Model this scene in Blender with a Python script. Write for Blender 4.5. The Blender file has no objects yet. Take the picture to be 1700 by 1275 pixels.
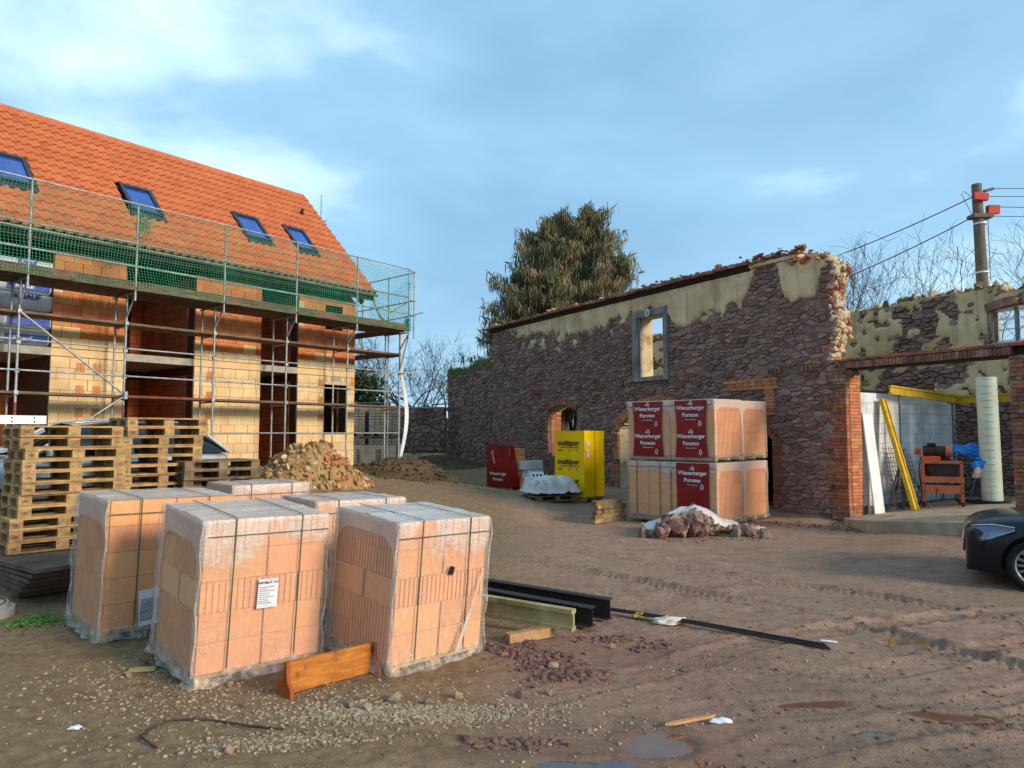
import bpy, math, random
import numpy as np
from mathutils import Vector, Matrix, Euler
R = math.radians
random.seed(7); rng = np.random.default_rng(7)
scene = bpy.context.scene
col = scene.collection

# ------------------------------------------------------------------ camera, sky, sun, exposure
cam_d = bpy.data.cameras.new('camera'); cam = bpy.data.objects.new('camera', cam_d); col.objects.link(cam)
cam_d.sensor_width = 36.0; cam_d.lens = 36.0 * 1180 / 1700; cam_d.clip_start = 0.1; cam_d.clip_end = 3000
cam.location = (0, 0, 1.95); cam.rotation_euler = (R(90) + math.atan(81.5 / 1180), 0, 0)
scene.camera = cam
SUN_H = Vector((0.82, -0.57, 0)).normalized(); SUN_EL = R(20)
w = bpy.data.worlds.new('World'); scene.world = w; w.use_nodes = True
nt = w.node_tree; nt.nodes.clear(); L = nt.links
out = nt.nodes.new('ShaderNodeOutputWorld'); bg = nt.nodes.new('ShaderNodeBackground'); bg.inputs[1].default_value = 0.138
sky = nt.nodes.new('ShaderNodeTexSky'); sky.sky_type = 'NISHITA'; sky.sun_disc = False
sky.sun_elevation = SUN_EL; sky.sun_rotation = math.atan2(SUN_H.x, SUN_H.y)
sky.air_density = 1.3; sky.dust_density = 0.6; sky.ozone_density = 2.5
tc = nt.nodes.new('ShaderNodeTexCoord')
def wnode(t, **k):
    n = nt.nodes.new(t)
    for a, b in k.items(): setattr(n, a, b)
    return n
mp = wnode('ShaderNodeMapping'); mp.inputs['Scale'].default_value = (1.0, 1.0, 2.4); mp.inputs['Rotation'].default_value = (0.1, 0.35, 0.4)
mp.inputs['Location'].default_value = (0.0, 0.1, 1.1)
L.new(tc.outputs['Generated'], mp.inputs['Vector'])
n1 = wnode('ShaderNodeTexNoise'); n1.inputs['Scale'].default_value = 1.5; n1.inputs['Detail'].default_value = 4; n1.inputs['Roughness'].default_value = 0.45; n1.inputs['Distortion'].default_value = 0.2
n2 = wnode('ShaderNodeTexNoise'); n2.inputs['Scale'].default_value = 2.1; n2.inputs['Detail'].default_value = 7; n2.inputs['Roughness'].default_value = 0.5; n2.inputs['Distortion'].default_value = 0.15
L.new(mp.outputs[0], n1.inputs['Vector']); L.new(mp.outputs[0], n2.inputs['Vector'])
r1 = wnode('ShaderNodeValToRGB'); r1.color_ramp.elements[0].position = 0.30; r1.color_ramp.elements[1].position = 0.62
r1.color_ramp.elements[0].color = (0.72, 0.72, 0.72, 1); r1.color_ramp.elements[1].color = (0.96, 0.96, 0.96, 1)
L.new(n1.outputs[0], r1.inputs[0])
r2 = wnode('ShaderNodeValToRGB')   # cloud tone: grey-blue veil to white puffs
e = r2.color_ramp.elements; e[0].position = 0.36; e[0].color = (1.42, 2.7, 4.0, 1); e[1].position = 0.55; e[1].color = (1.9, 3.4, 4.8, 1)
e2 = r2.color_ramp.elements.new(0.70); e2.color = (4.3, 5.8, 6.2, 1)
L.new(n2.outputs[0], r2.inputs[0])
mx = wnode('ShaderNodeMix', data_type='RGBA'); L.new(r1.outputs[0], mx.inputs[0]); L.new(sky.outputs[0], mx.inputs[6]); L.new(r2.outputs[0], mx.inputs[7])
L.new(mx.outputs[2], bg.inputs[0]); L.new(bg.outputs[0], out.inputs[0])
sd = bpy.data.lights.new('sun', 'SUN'); sd.energy = 2.45; sd.angle = R(14); sd.color = (1.0, 0.85, 0.66)
sun = bpy.data.objects.new('sun', sd); col.objects.link(sun)
sdir = Vector((SUN_H.x * math.cos(SUN_EL), SUN_H.y * math.cos(SUN_EL), math.sin(SUN_EL)))
sun.rotation_euler = sdir.to_track_quat('Z', 'Y').to_euler(); sun.location = sdir * 60
vs = scene.view_settings; vs.view_transform = 'Standard'; vs.look = 'None'; vs.exposure = 0.62; vs.gamma = 1.0; vs.use_curve_mapping = False
scene.render.engine = 'CYCLES'
scene.cycles.use_denoising = True; scene.cycles.max_bounces = 6; scene.cycles.transparent_max_bounces = 16
scene.cycles.diffuse_bounces = 4; scene.cycles.glossy_bounces = 3; scene.cycles.caustics_reflective = False; scene.cycles.caustics_refractive = False

# ------------------------------------------------------------------ helpers
def tag(o, label=None, cat=None, group=None, kind=None):
    if label: o['label'] = label
    if cat: o['category'] = cat
    if group: o['group'] = group
    if kind: o['kind'] = kind
    return o
def link(o, parent=None, loc=None, rot=None, scale=None):
    col.objects.link(o)
    if parent is not None: o.parent = parent
    if loc is not None: o.location = loc
    if rot is not None: o.rotation_euler = rot
    if scale is not None: o.scale = scale
    return o
def empty(name, loc=(0, 0, 0), rz=0.0, label=None, cat=None, group=None, parent=None, rot=None):
    o = bpy.data.objects.new(name, None); o.empty_display_size = 0.1
    link(o, parent, loc, rot if rot is not None else (0, 0, rz)); return tag(o, label, cat, group)
def inst(name, me, parent=None, loc=(0, 0, 0), rot=(0, 0, 0), scale=(1, 1, 1)):
    return link(bpy.data.objects.new(name, me), parent, loc, rot, scale)
def copy_tree(o, parent=None):
    c = o.copy(); col.objects.link(c); c.parent = parent
    for ch in o.children: copy_tree(ch, c)
    return c
def rotm(rx, ry, rz): return np.array(Euler((rx, ry, rz)).to_matrix())

class MB:
    def __init__(s): s.v = []; s.f = []; s.m = []; s.sm = []
    def add(s, verts, faces, mi=0, smooth=False):
        b = len(s.v); s.v.extend([tuple(map(float, p)) for p in verts])
        for f in faces: s.f.append(tuple(b + i for i in f)); s.m.append(mi); s.sm.append(smooth)
        return s
    def box(s, c, d, rot=None, mi=0, jit=0.0):
        x, y, z = d[0] / 2, d[1] / 2, d[2] / 2
        P = np.array([(-x, -y, -z), (x, -y, -z), (x, y, -z), (-x, y, -z), (-x, -y, z), (x, -y, z), (x, y, z), (-x, y, z)])
        if jit: P = P + rng.uniform(-jit, jit, P.shape)
        if rot is not None: P = P @ rotm(*rot).T
        P = P + np.array(c)
        return s.add(P, [(0, 3, 2, 1), (4, 5, 6, 7), (0, 1, 5, 4), (1, 2, 6, 5), (2, 3, 7, 6), (3, 0, 4, 7)], mi)
    def b2(s, lo, hi, mi=0, jit=0.0):
        lo = np.array(lo, float); hi = np.array(hi, float); return s.box((lo + hi) / 2, hi - lo, mi=mi, jit=jit)
    def tube(s, pts, r, n=6, mi=0, caps=True, smooth=True):
        pts = [Vector(p) for p in pts]; rs = r if isinstance(r, (list, tuple)) else [r] * len(pts)
        rings = []; prev = None
        for i, p in enumerate(pts):
            t = (pts[min(i + 1, len(pts) - 1)] - pts[max(i - 1, 0)])
            if t.length < 1e-9: t = Vector((0, 0, 1))
            t.normalize()
            a = t.cross(Vector((0, 0, 1))) if prev is None else prev - t * prev.dot(t)
            if a.length < 1e-3: a = t.cross(Vector((1, 0, 0)))
            a.normalize(); prev = a; b = t.cross(a)
            rings.append([p + (a * math.cos(2 * math.pi * k / n) + b * math.sin(2 * math.pi * k / n)) * rs[i] for k in range(n)])
        V = [q for rg in rings for q in rg]; Fc = []
        for i in range(len(pts) - 1):
            for k in range(n): Fc.append((i * n + k, i * n + (k + 1) % n, (i + 1) * n + (k + 1) % n, (i + 1) * n + k))
        s.add(V, Fc, mi, smooth)
        if caps:
            s.add(rings[0], [tuple(range(n - 1, -1, -1))], mi); s.add(rings[-1], [tuple(range(n))], mi)
        return s
    def ext(s, poly, axis, a, b, mi=0, smooth=False):
        """extrude a 2D polygon along an axis: 'x' uses (y,z), 'y' uses (x,z), 'z' uses (x,y)"""
        n = len(poly)
        def mk(p, t): return {'x': (t, p[0], p[1]), 'y': (p[0], t, p[1]), 'z': (p[0], p[1], t)}[axis]
        V = [mk(p, a) for p in poly] + [mk(p, b) for p in poly]
        fl = axis == 'y'
        cap0, cap1 = tuple(range(n - 1, -1, -1)), tuple(range(n, 2 * n))
        sides = [(i, (i + 1) % n, n + (i + 1) % n, n + i) for i in range(n)]
        if fl: cap0, cap1, sides = cap0[::-1], cap1[::-1], [q[::-1] for q in sides]
        s.add(V, [cap0, cap1], mi); s.add(V, sides, mi, smooth); return s
    def rock(s, c, r, sq=(1, 1, 1), mi=0, rot=None):
        P = np.array(ICO_V) * (1 + rng.uniform(-0.28, 0.28, (len(ICO_V), 1))) * np.array(sq) * r
        P = P @ rotm(*(rng.uniform(0, 6.28, 3) if rot is None else rot)).T + np.array(c)
        return s.add(P, ICO_F, mi)
    def mesh(s, name, mats):
        me = bpy.data.meshes.new(name); me.from_pydata(s.v, [], s.f)
        for m in (mats if isinstance(mats, (list, tuple)) else [mats]): me.materials.append(m)
        if len(s.f):
            me.polygons.foreach_set('material_index', s.m); me.polygons.foreach_set('use_smooth', s.sm)
        me.update(); return me
    def build(s, name, mats, parent=None, loc=(0, 0, 0), rot=(0, 0, 0), scale=(1, 1, 1)):
        return inst(name, s.mesh(name, mats), parent, loc, rot, scale)
t_ = (1 + 5 ** .5) / 2
ICO_V = [Vector(p).normalized() for p in [(-1, t_, 0), (1, t_, 0), (-1, -t_, 0), (1, -t_, 0), (0, -1, t_), (0, 1, t_), (0, -1, -t_), (0, 1, -t_), (t_, 0, -1), (t_, 0, 1), (-t_, 0, -1), (-t_, 0, 1)]]
ICO_V = [tuple(v) for v in ICO_V]
ICO_F = [(0, 11, 5), (0, 5, 1), (0, 1, 7), (0, 7, 10), (0, 10, 11), (1, 5, 9), (5, 11, 4), (11, 10, 2), (10, 7, 6), (7, 1, 8), (3, 9, 4), (3, 4, 2), (3, 2, 6), (3, 6, 8), (3, 8, 9), (4, 9, 5), (2, 4, 11), (6, 2, 10), (8, 6, 7), (9, 8, 1)]

def vnoise(x, y, seed=0):
    x = np.asarray(x, float); y = np.asarray(y, float)
    xi = np.floor(x).astype(np.int64); yi = np.floor(y).astype(np.int64); fx = x - xi; fy = y - yi
    fx = fx * fx * (3 - 2 * fx); fy = fy * fy * (3 - 2 * fy)
    def h(a, b):
        n = (a * 374761393 + b * 668265263 + seed * 974634777) & 0xFFFFFFFF
        n = ((n ^ (n >> 13)) * 1274126177) & 0xFFFFFFFF
        return ((n ^ (n >> 16)) & 0xFFFF) / 65535.0
    return (h(xi, yi) * (1 - fx) + h(xi + 1, yi) * fx) * (1 - fy) + (h(xi, yi + 1) * (1 - fx) + h(xi + 1, yi + 1) * fx) * fy
def fbm(x, y, seed=0, oct=4):
    a, t, s = 1.0, 0.0, 0.0
    for k in range(oct):
        t = t + a * (vnoise(np.asarray(x) * 2 ** k, np.asarray(y) * 2 ** k, seed + k) - 0.5); s += a; a *= 0.5
    return t / s * 2

# ------------------------------------------------------------------ materials
def srgb(r, g, b): return tuple(((c / 255) / 12.92 if c / 255 <= 0.04045 else (((c / 255) + 0.055) / 1.055) ** 2.4) for c in (r, g, b)) + (1,)
def mat(name, c1, c2=None, scale=6.0, rough=0.85, var=0.2, hue=0.0, bump=0.25, bscale=60.0, metal=0.0, spec=0.3, stretch=(1, 1, 1), lo=0.35, hi=0.65, c3=None, s3=2.0, lo3=0.55, hi3=0.7, coat=0.0, local=False, rot=(0, 0, 0)):
    m = bpy.data.materials.new(name); m.use_nodes = True; t = m.node_tree; N = t.nodes; K = t.links
    b = N['Principled BSDF']; b.inputs['Roughness'].default_value = rough; b.inputs['Metallic'].default_value = metal
    b.inputs['Specular IOR Level'].default_value = spec
    if coat: b.inputs['Coat Weight'].default_value = coat; b.inputs['Coat Roughness'].default_value = 0.05
    if local:
        tcn = N.new('ShaderNodeTexCoord'); src = tcn.outputs['Object']
    else:
        g = N.new('ShaderNodeNewGeometry'); src = g.outputs['Position']
    mpn = N.new('ShaderNodeMapping'); mpn.inputs['Scale'].default_value = stretch; mpn.inputs['Rotation'].default_value = rot; K.new(src, mpn.inputs['Vector'])
    n = N.new('ShaderNodeTexNoise'); n.inputs['Scale'].default_value = scale; n.inputs['Detail'].default_value = 6; n.inputs['Roughness'].default_value = 0.6; K.new(mpn.outputs[0], n.inputs['Vector'])
    mr = N.new('ShaderNodeMapRange'); mr.inputs[1].default_value = lo; mr.inputs[2].default_value = hi; K.new(n.outputs[0], mr.inputs[0])
    mix = N.new('ShaderNodeMix'); mix.data_type = 'RGBA'; mix.inputs[6].default_value = c1
    mix.inputs[7].default_value = c2 if c2 else tuple(x * 0.75 for x in c1[:3]) + (1,)
    K.new(mr.outputs[0], mix.inputs[0]); res = mix.outputs[2]
    if c3:
        n3 = N.new('ShaderNodeTexNoise'); n3.inputs['Scale'].default_value = s3; n3.inputs['Detail'].default_value = 8; n3.inputs['Roughness'].default_value = 0.65; K.new(src, n3.inputs['Vector'])
        m3 = N.new('ShaderNodeMapRange'); m3.inputs[1].default_value = lo3; m3.inputs[2].default_value = hi3; K.new(n3.outputs[0], m3.inputs[0])
        mix3 = N.new('ShaderNodeMix'); mix3.data_type = 'RGBA'; mix3.inputs[7].default_value = c3; K.new(m3.outputs[0], mix3.inputs[0]); K.new(res, mix3.inputs[6]); res = mix3.outputs[2]
    if var or hue:
        oi = N.new('ShaderNodeObjectInfo'); ge = N.new('ShaderNodeNewGeometry')
        ad = N.new('ShaderNodeMath'); ad.operation = 'ADD'; K.new(oi.outputs['Random'], ad.inputs[0]); K.new(ge.outputs['Random Per Island'], ad.inputs[1])
        fr = N.new('ShaderNodeMath'); fr.operation = 'FRACT'; K.new(ad.outputs[0], fr.inputs[0])
        hs = N.new('ShaderNodeHueSaturation'); K.new(res, hs.inputs['Color'])
        v = N.new('ShaderNodeMapRange'); v.inputs[3].default_value = 1 - var; v.inputs[4].default_value = 1 + var; K.new(fr.outputs[0], v.inputs[0]); K.new(v.outputs[0], hs.inputs['Value'])
        m5 = N.new('ShaderNodeMath'); m5.operation = 'MULTIPLY'; m5.inputs[1].default_value = 7.13; K.new(fr.outputs[0], m5.inputs[0])
        f5 = N.new('ShaderNodeMath'); f5.operation = 'FRACT'; K.new(m5.outputs[0], f5.inputs[0])
        h = N.new('ShaderNodeMapRange'); h.inputs[3].default_value = 0.5 - hue; h.inputs[4].default_value = 0.5 + hue; K.new(f5.outputs[0], h.inputs[0]); K.new(h.outputs[0], hs.inputs['Hue'])
        res = hs.outputs[0]
    K.new(res, b.inputs['Base Color'])
    if bump:
        nb = N.new('ShaderNodeTexNoise'); nb.inputs['Scale'].default_value = bscale; nb.inputs['Detail'].default_value = 5; K.new(mpn.outputs[0], nb.inputs['Vector'])
        bp = N.new('ShaderNodeBump'); bp.inputs['Strength'].default_value = bump; bp.inputs['Distance'].default_value = 0.02; K.new(nb.outputs[0], bp.inputs['Height']); K.new(bp.outputs[0], b.inputs['Normal'])
    return m
def paint(name, c, rough=0.4, **k): return mat(name, c, var=0, bump=0, rough=rough, **k)
M = {}
M['clay'] = mat('terracotta_upper', srgb(216, 140, 90), srgb(198, 120, 72), scale=3, rough=0.9, var=0.10, hue=0.01, bump=0.2, c3=srgb(232, 150, 92), s3=1.2)
M['clay_pale'] = mat('pale_clay', srgb(228, 200, 154), srgb(214, 182, 134), scale=2.5, rough=0.9, var=0.06, hue=0.008, bump=0.2, c3=srgb(206, 180, 140), s3=1.5, lo3=0.6, hi3=0.75)
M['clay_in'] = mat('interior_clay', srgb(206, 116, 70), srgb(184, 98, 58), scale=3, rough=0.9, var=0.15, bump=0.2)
M['tile'] = mat('roof_tile', srgb(202, 114, 66), srgb(186, 98, 54), scale=2, rough=0.65, var=0.06, hue=0.004, bump=0.1, spec=0.4)
M['conc'] = mat('concrete', srgb(176, 172, 160), srgb(146, 142, 132), scale=4, rough=0.9, var=0.05, bump=0.2)
M['conc_dk'] = mat('grey_concrete', srgb(140, 138, 128), srgb(112, 112, 104), scale=3, rough=0.9, var=0.15, bump=0.25)
M['galv'] = mat('galvanised_steel', srgb(176, 180, 180), srgb(130, 136, 138), scale=9, rough=0.5, var=0.12, bump=0.05, metal=0.35, spec=0.5)
M['steel_dk'] = mat('dark_steel', srgb(52, 40, 38), srgb(30, 28, 32), scale=8, rough=0.6, var=0.15, bump=0.1, spec=0.4, c3=srgb(96, 60, 44), s3=4, lo3=0.6)
M['rust'] = mat('rusty_wire', srgb(96, 62, 48), rough=0.8, var=0.1, bump=0)
M['plank'] = mat('weathered_plank', srgb(128, 104, 84), srgb(92, 76, 64), scale=5, rough=0.9, var=0.22, hue=0.01, bump=0.3, stretch=(1, 1, 6))
M['plank_red'] = mat('red_plank', srgb(142, 74, 56), srgb(110, 60, 50), scale=6, rough=0.85, var=0.1, bump=0.2)
M['wood'] = mat('pallet_wood', srgb(184, 150, 102), srgb(146, 114, 74), scale=7, rough=0.85, var=0.24, hue=0.012, bump=0.35, bscale=50, c3=srgb(128, 104, 74), s3=3, lo3=0.6, hi3=0.8)
M['wood_old'] = mat('old_pallet_wood', srgb(134, 112, 84), srgb(96, 80, 62), scale=7, rough=0.9, var=0.28, hue=0.012, bump=0.4, bscale=50)
M['wood_blk'] = mat('pallet_block_wood', srgb(178, 146, 102), srgb(140, 112, 76), scale=14, rough=0.9, var=0.26, hue=0.014, bump=0.4, bscale=80)
M['ink'] = paint('black_ink', srgb(40, 32, 26), 0.8)
M['wood_or'] = mat('orange_formwork_wood', srgb(204, 132, 56), srgb(170, 100, 40), scale=5, rough=0.8, var=0.05, bump=0.3, stretch=(1, 1, 6), c3=srgb(122, 80, 46), s3=9, lo3=0.56, hi3=0.72)
M['wood_or2'] = mat('orange_formwork_end', srgb(176, 88, 34), srgb(150, 70, 28), scale=8, rough=0.75, var=0.05, bump=0.15)
M['yel'] = mat('yellow_beam', srgb(214, 176, 40), srgb(180, 142, 30), scale=6, rough=0.7, var=0.1, bump=0.1)
M['yel_old'] = mat('old_yellow_beam', srgb(184, 172, 124), srgb(150, 140, 94), scale=4, rough=0.8, var=0.05, bump=0.2, c3=srgb(96, 100, 52), s3=2.5)
M['stone'] = mat('porphyry_stone', srgb(156, 123, 109), srgb(122, 94, 85), scale=11, rough=0.9, var=0.36, hue=0.014, bump=1.0, bscale=20, c3=srgb(146, 124, 110), s3=5, lo3=0.6, hi3=0.75)
M['mortar'] = mat('wall_mortar', srgb(120, 100, 84), srgb(94, 78, 68), scale=8, rough=0.95, var=0, bump=0.6, bscale=40)
M['plaster'] = mat('old_plaster', srgb(214, 190, 152), srgb(192, 166, 126), scale=2.2, rough=0.95, var=0, bump=0.5, bscale=22, c3=srgb(160, 138, 100), s3=1.4, lo3=0.52, hi3=0.72)
M['plaster_y'] = mat('yellow_plaster', srgb(210, 192, 158), srgb(188, 166, 130), scale=2.0, rough=0.95, var=0.06, bump=0.5, bscale=22, c3=srgb(150, 124, 84), s3=2.2, lo3=0.52, hi3=0.66)
M['brick'] = mat('old_red_brick', srgb(172, 104, 76), srgb(146, 84, 62), scale=9, rough=0.9, var=0.24, hue=0.018, bump=0.5, bscale=45, c3=srgb(176, 136, 104), s3=4, lo3=0.58, hi3=0.75)
M['brick_or'] = mat('orange_brick', srgb(198, 132, 92), srgb(176, 110, 74), scale=9, rough=0.9, var=0.2, hue=0.014, bump=0.5, bscale=45)  # orange brick, also the painted sunlit tone on jambs and reveal
M['brick_dk'] = mat('weathered_brick', srgb(150, 104, 84), srgb(120, 86, 72), scale=9, rough=0.9, var=0.32, hue=0.02, bump=0.5, bscale=45, c3=srgb(170, 150, 128), s3=4, lo3=0.52, hi3=0.7)
M['timber_grey'] = mat('grey_timber', srgb(146, 146, 140), srgb(98, 98, 98), scale=6, rough=0.9, var=0.12, bump=0.4, stretch=(1, 1, 0.3))
M['timber_dk'] = mat('dark_timber', srgb(64, 50, 42), srgb(42, 34, 30), scale=5, rough=0.9, var=0.15, bump=0.3)
M['dark'] = mat('painted_dark', srgb(40, 34, 32), rough=0.95, var=0, bump=0.1)  # near-black colour that paints indoor shade
M['aac'] = mat('white_aac', srgb(232, 232, 230), srgb(206, 208, 208), scale=2.5, rough=0.9, var=0.05, bump=0.15, c3=srgb(178, 178, 178), s3=0.8, lo3=0.55, hi3=0.65)
M['white'] = mat('white_cover', srgb(236, 238, 236), srgb(214, 218, 218), scale=3, rough=0.5, var=0.03, bump=0.05)
M['column'] = mat('column_card', srgb(226, 232, 206), srgb(210, 216, 190), scale=2, rough=0.7, var=0, bump=0.05)
M['yellow_film'] = mat('yellow_film', srgb(255, 205, 4), srgb(250, 194, 2), scale=2, rough=0.3, var=0, bump=1.0, bscale=4, spec=0.5)
M['red_film'] = mat('red_film', srgb(150, 18, 18), srgb(126, 12, 14), scale=3, rough=0.35, var=0, bump=0.5, bscale=7, spec=0.45)
M['white_ink'] = paint('white_ink', srgb(240, 236, 232), 0.5)
M['navy_ink'] = paint('navy_ink', srgb(44, 44, 52), 0.5)
M['blue_ink'] = paint('blue_ink', srgb(24, 74, 176), 0.5)
M['bale'] = mat('white_bale_film', srgb(214, 220, 226), srgb(192, 200, 210), scale=3, rough=0.4, var=0.05, bump=0.5, bscale=8)
M['blue_film'] = mat('blue_bale_film', srgb(28, 88, 200), srgb(20, 66, 160), scale=3, rough=0.35, var=0, bump=0.4, bscale=8)
M['green_net'] = mat('green_net', srgb(70, 172, 132), srgb(54, 146, 110), rough=0.7, var=0.1, bump=0)
M['green_bag'] = mat('green_net_bag', srgb(44, 130, 74), srgb(20, 70, 42), scale=10, rough=0.7, var=0.1, bump=0.5)
M['teal'] = mat('teal_net', srgb(40, 186, 170), srgb(30, 160, 150), rough=0.7, var=0.1, bump=0)
M['gutter'] = mat('zinc_gutter', srgb(150, 160, 158), srgb(120, 130, 128), rough=0.45, var=0, bump=0, metal=0.5, spec=0.5)
M['frame_dk'] = paint('dark_window_frame', srgb(58, 60, 66), 0.45)
M['glass_sky'] = paint('sky_painted_glass', srgb(30, 74, 160), 0.04, spec=1.0)  # blue sky reflection painted into the base colour
M['strap'] = paint('green_strap', srgb(70, 92, 80), 0.5)
M['paper'] = mat('white_paper', srgb(226, 230, 238), rough=0.7, var=0, bump=0.1)
M['grass'] = mat('grass_blades', srgb(92, 140, 48), srgb(58, 98, 34), scale=4, rough=0.8, var=0.3, hue=0.02, bump=0)
M['yew'] = mat('conifer_needles', srgb(136, 122, 90), srgb(84, 92, 64), scale=0.9, rough=0.9, var=0.35, hue=0.03, bump=0, c3=srgb(136, 106, 80), s3=0.7, lo3=0.52, hi3=0.7)
M['bark'] = mat('bark', srgb(96, 82, 72), srgb(66, 56, 50), scale=8, rough=0.95, var=0.2, bump=0.5)
M['clod'] = mat('mud_clod', srgb(128, 100, 86), srgb(100, 76, 64), scale=20, rough=0.9, var=0.2, bump=0.4)
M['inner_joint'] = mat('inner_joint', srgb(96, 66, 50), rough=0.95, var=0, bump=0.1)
M['twig'] = mat('bare_twig', srgb(92, 80, 78), srgb(70, 60, 60), scale=3, rough=0.95, var=0.2, bump=0)
M['hedge'] = mat('hedge_leaf', srgb(58, 76, 40), srgb(36, 52, 28), scale=2, rough=0.8, var=0.4, hue=0.02, bump=0)
M['rub'] = mat('rubble_sand', srgb(176, 146, 96), srgb(148, 118, 76), scale=7, rough=0.95, var=0.22, hue=0.012, bump=0.6, bscale=30)
M['earth'] = mat('dark_earth', srgb(112, 90, 60), srgb(78, 62, 44), scale=5, rough=0.95, var=0.15, bump=0.8, bscale=24)
M['machine'] = mat('machine_orange', srgb(182, 104, 72), srgb(150, 84, 62), scale=6, rough=0.7, var=0.08, bump=0.15, c3=srgb(110, 76, 62), s3=7, lo3=0.58, hi3=0.7)
M['machine_or'] = paint('motor_orange', srgb(212, 92, 40), 0.55)
M['rubber'] = paint('black_rubber', srgb(28, 28, 28), 0.8)
M['blue_bag'] = mat('blue_plastic', srgb(60, 150, 226), srgb(34, 110, 200), scale=4, rough=0.35, var=0, bump=0.8, bscale=10)
M['prop'] = mat('steel_prop', srgb(110, 122, 128), srgb(84, 94, 100), scale=8, rough=0.55, var=0.08, bump=0.05, metal=0.3)
M['pole'] = mat('concrete_pole', srgb(126, 112, 96), srgb(98, 86, 74), scale=10, rough=0.95, var=0, bump=0.5)
M['red_tag'] = paint('red_cover', srgb(204, 44, 34), 0.5)
M['wire'] = paint('cable', srgb(60, 50, 70), 0.7)
M['wire_red'] = paint('red_cable', srgb(116, 30, 60), 0.7)
M['carblue'] = mat('dark_blue_paint', srgb(8, 12, 30), srgb(6, 10, 26), rough=0.3, var=0, bump=0, spec=0.25, coat=0.35)
M['carwhite'] = mat('white_paint', srgb(222, 226, 226), rough=0.3, var=0, bump=0, coat=0.8)
M['carsilver'] = mat('silver_paint', srgb(190, 194, 198), rough=0.3, var=0, bump=0, coat=0.8, metal=0.3)
M['carglass'] = paint('car_glass', srgb(20, 24, 28), 0.05, spec=0.8)
M['chrome'] = mat('chrome', srgb(210, 212, 214), rough=0.15, var=0, bump=0, metal=0.9)
M['rim'] = mat('alloy', srgb(206, 206, 204), rough=0.3, var=0, bump=0, metal=0.6)
M['black_plastic'] = paint('black_plastic', srgb(18, 18, 20), 0.5)
M['lamp_glass'] = paint('lamp_glass', srgb(120, 140, 170), 0.08, spec=0.9)
M['pebble'] = mat('gravel', srgb(168, 148, 122), srgb(134, 114, 92), scale=20, rough=0.85, var=0.35, hue=0.02, bump=0.2)
M['pebble_red'] = mat('red_gravel', srgb(128, 92, 82), srgb(100, 72, 66), scale=20, rough=0.85, var=0.35, hue=0.02, bump=0.3)
M['heapstone'] = mat('heap_stone', srgb(156, 126, 110), srgb(122, 98, 88), scale=10, rough=0.9, var=0.38, hue=0.03, bump=0.6, bscale=30)
M['litter'] = mat('pale_litter', srgb(214, 206, 190), srgb(186, 176, 160), rough=0.7, var=0.1, bump=0.3)

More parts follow.
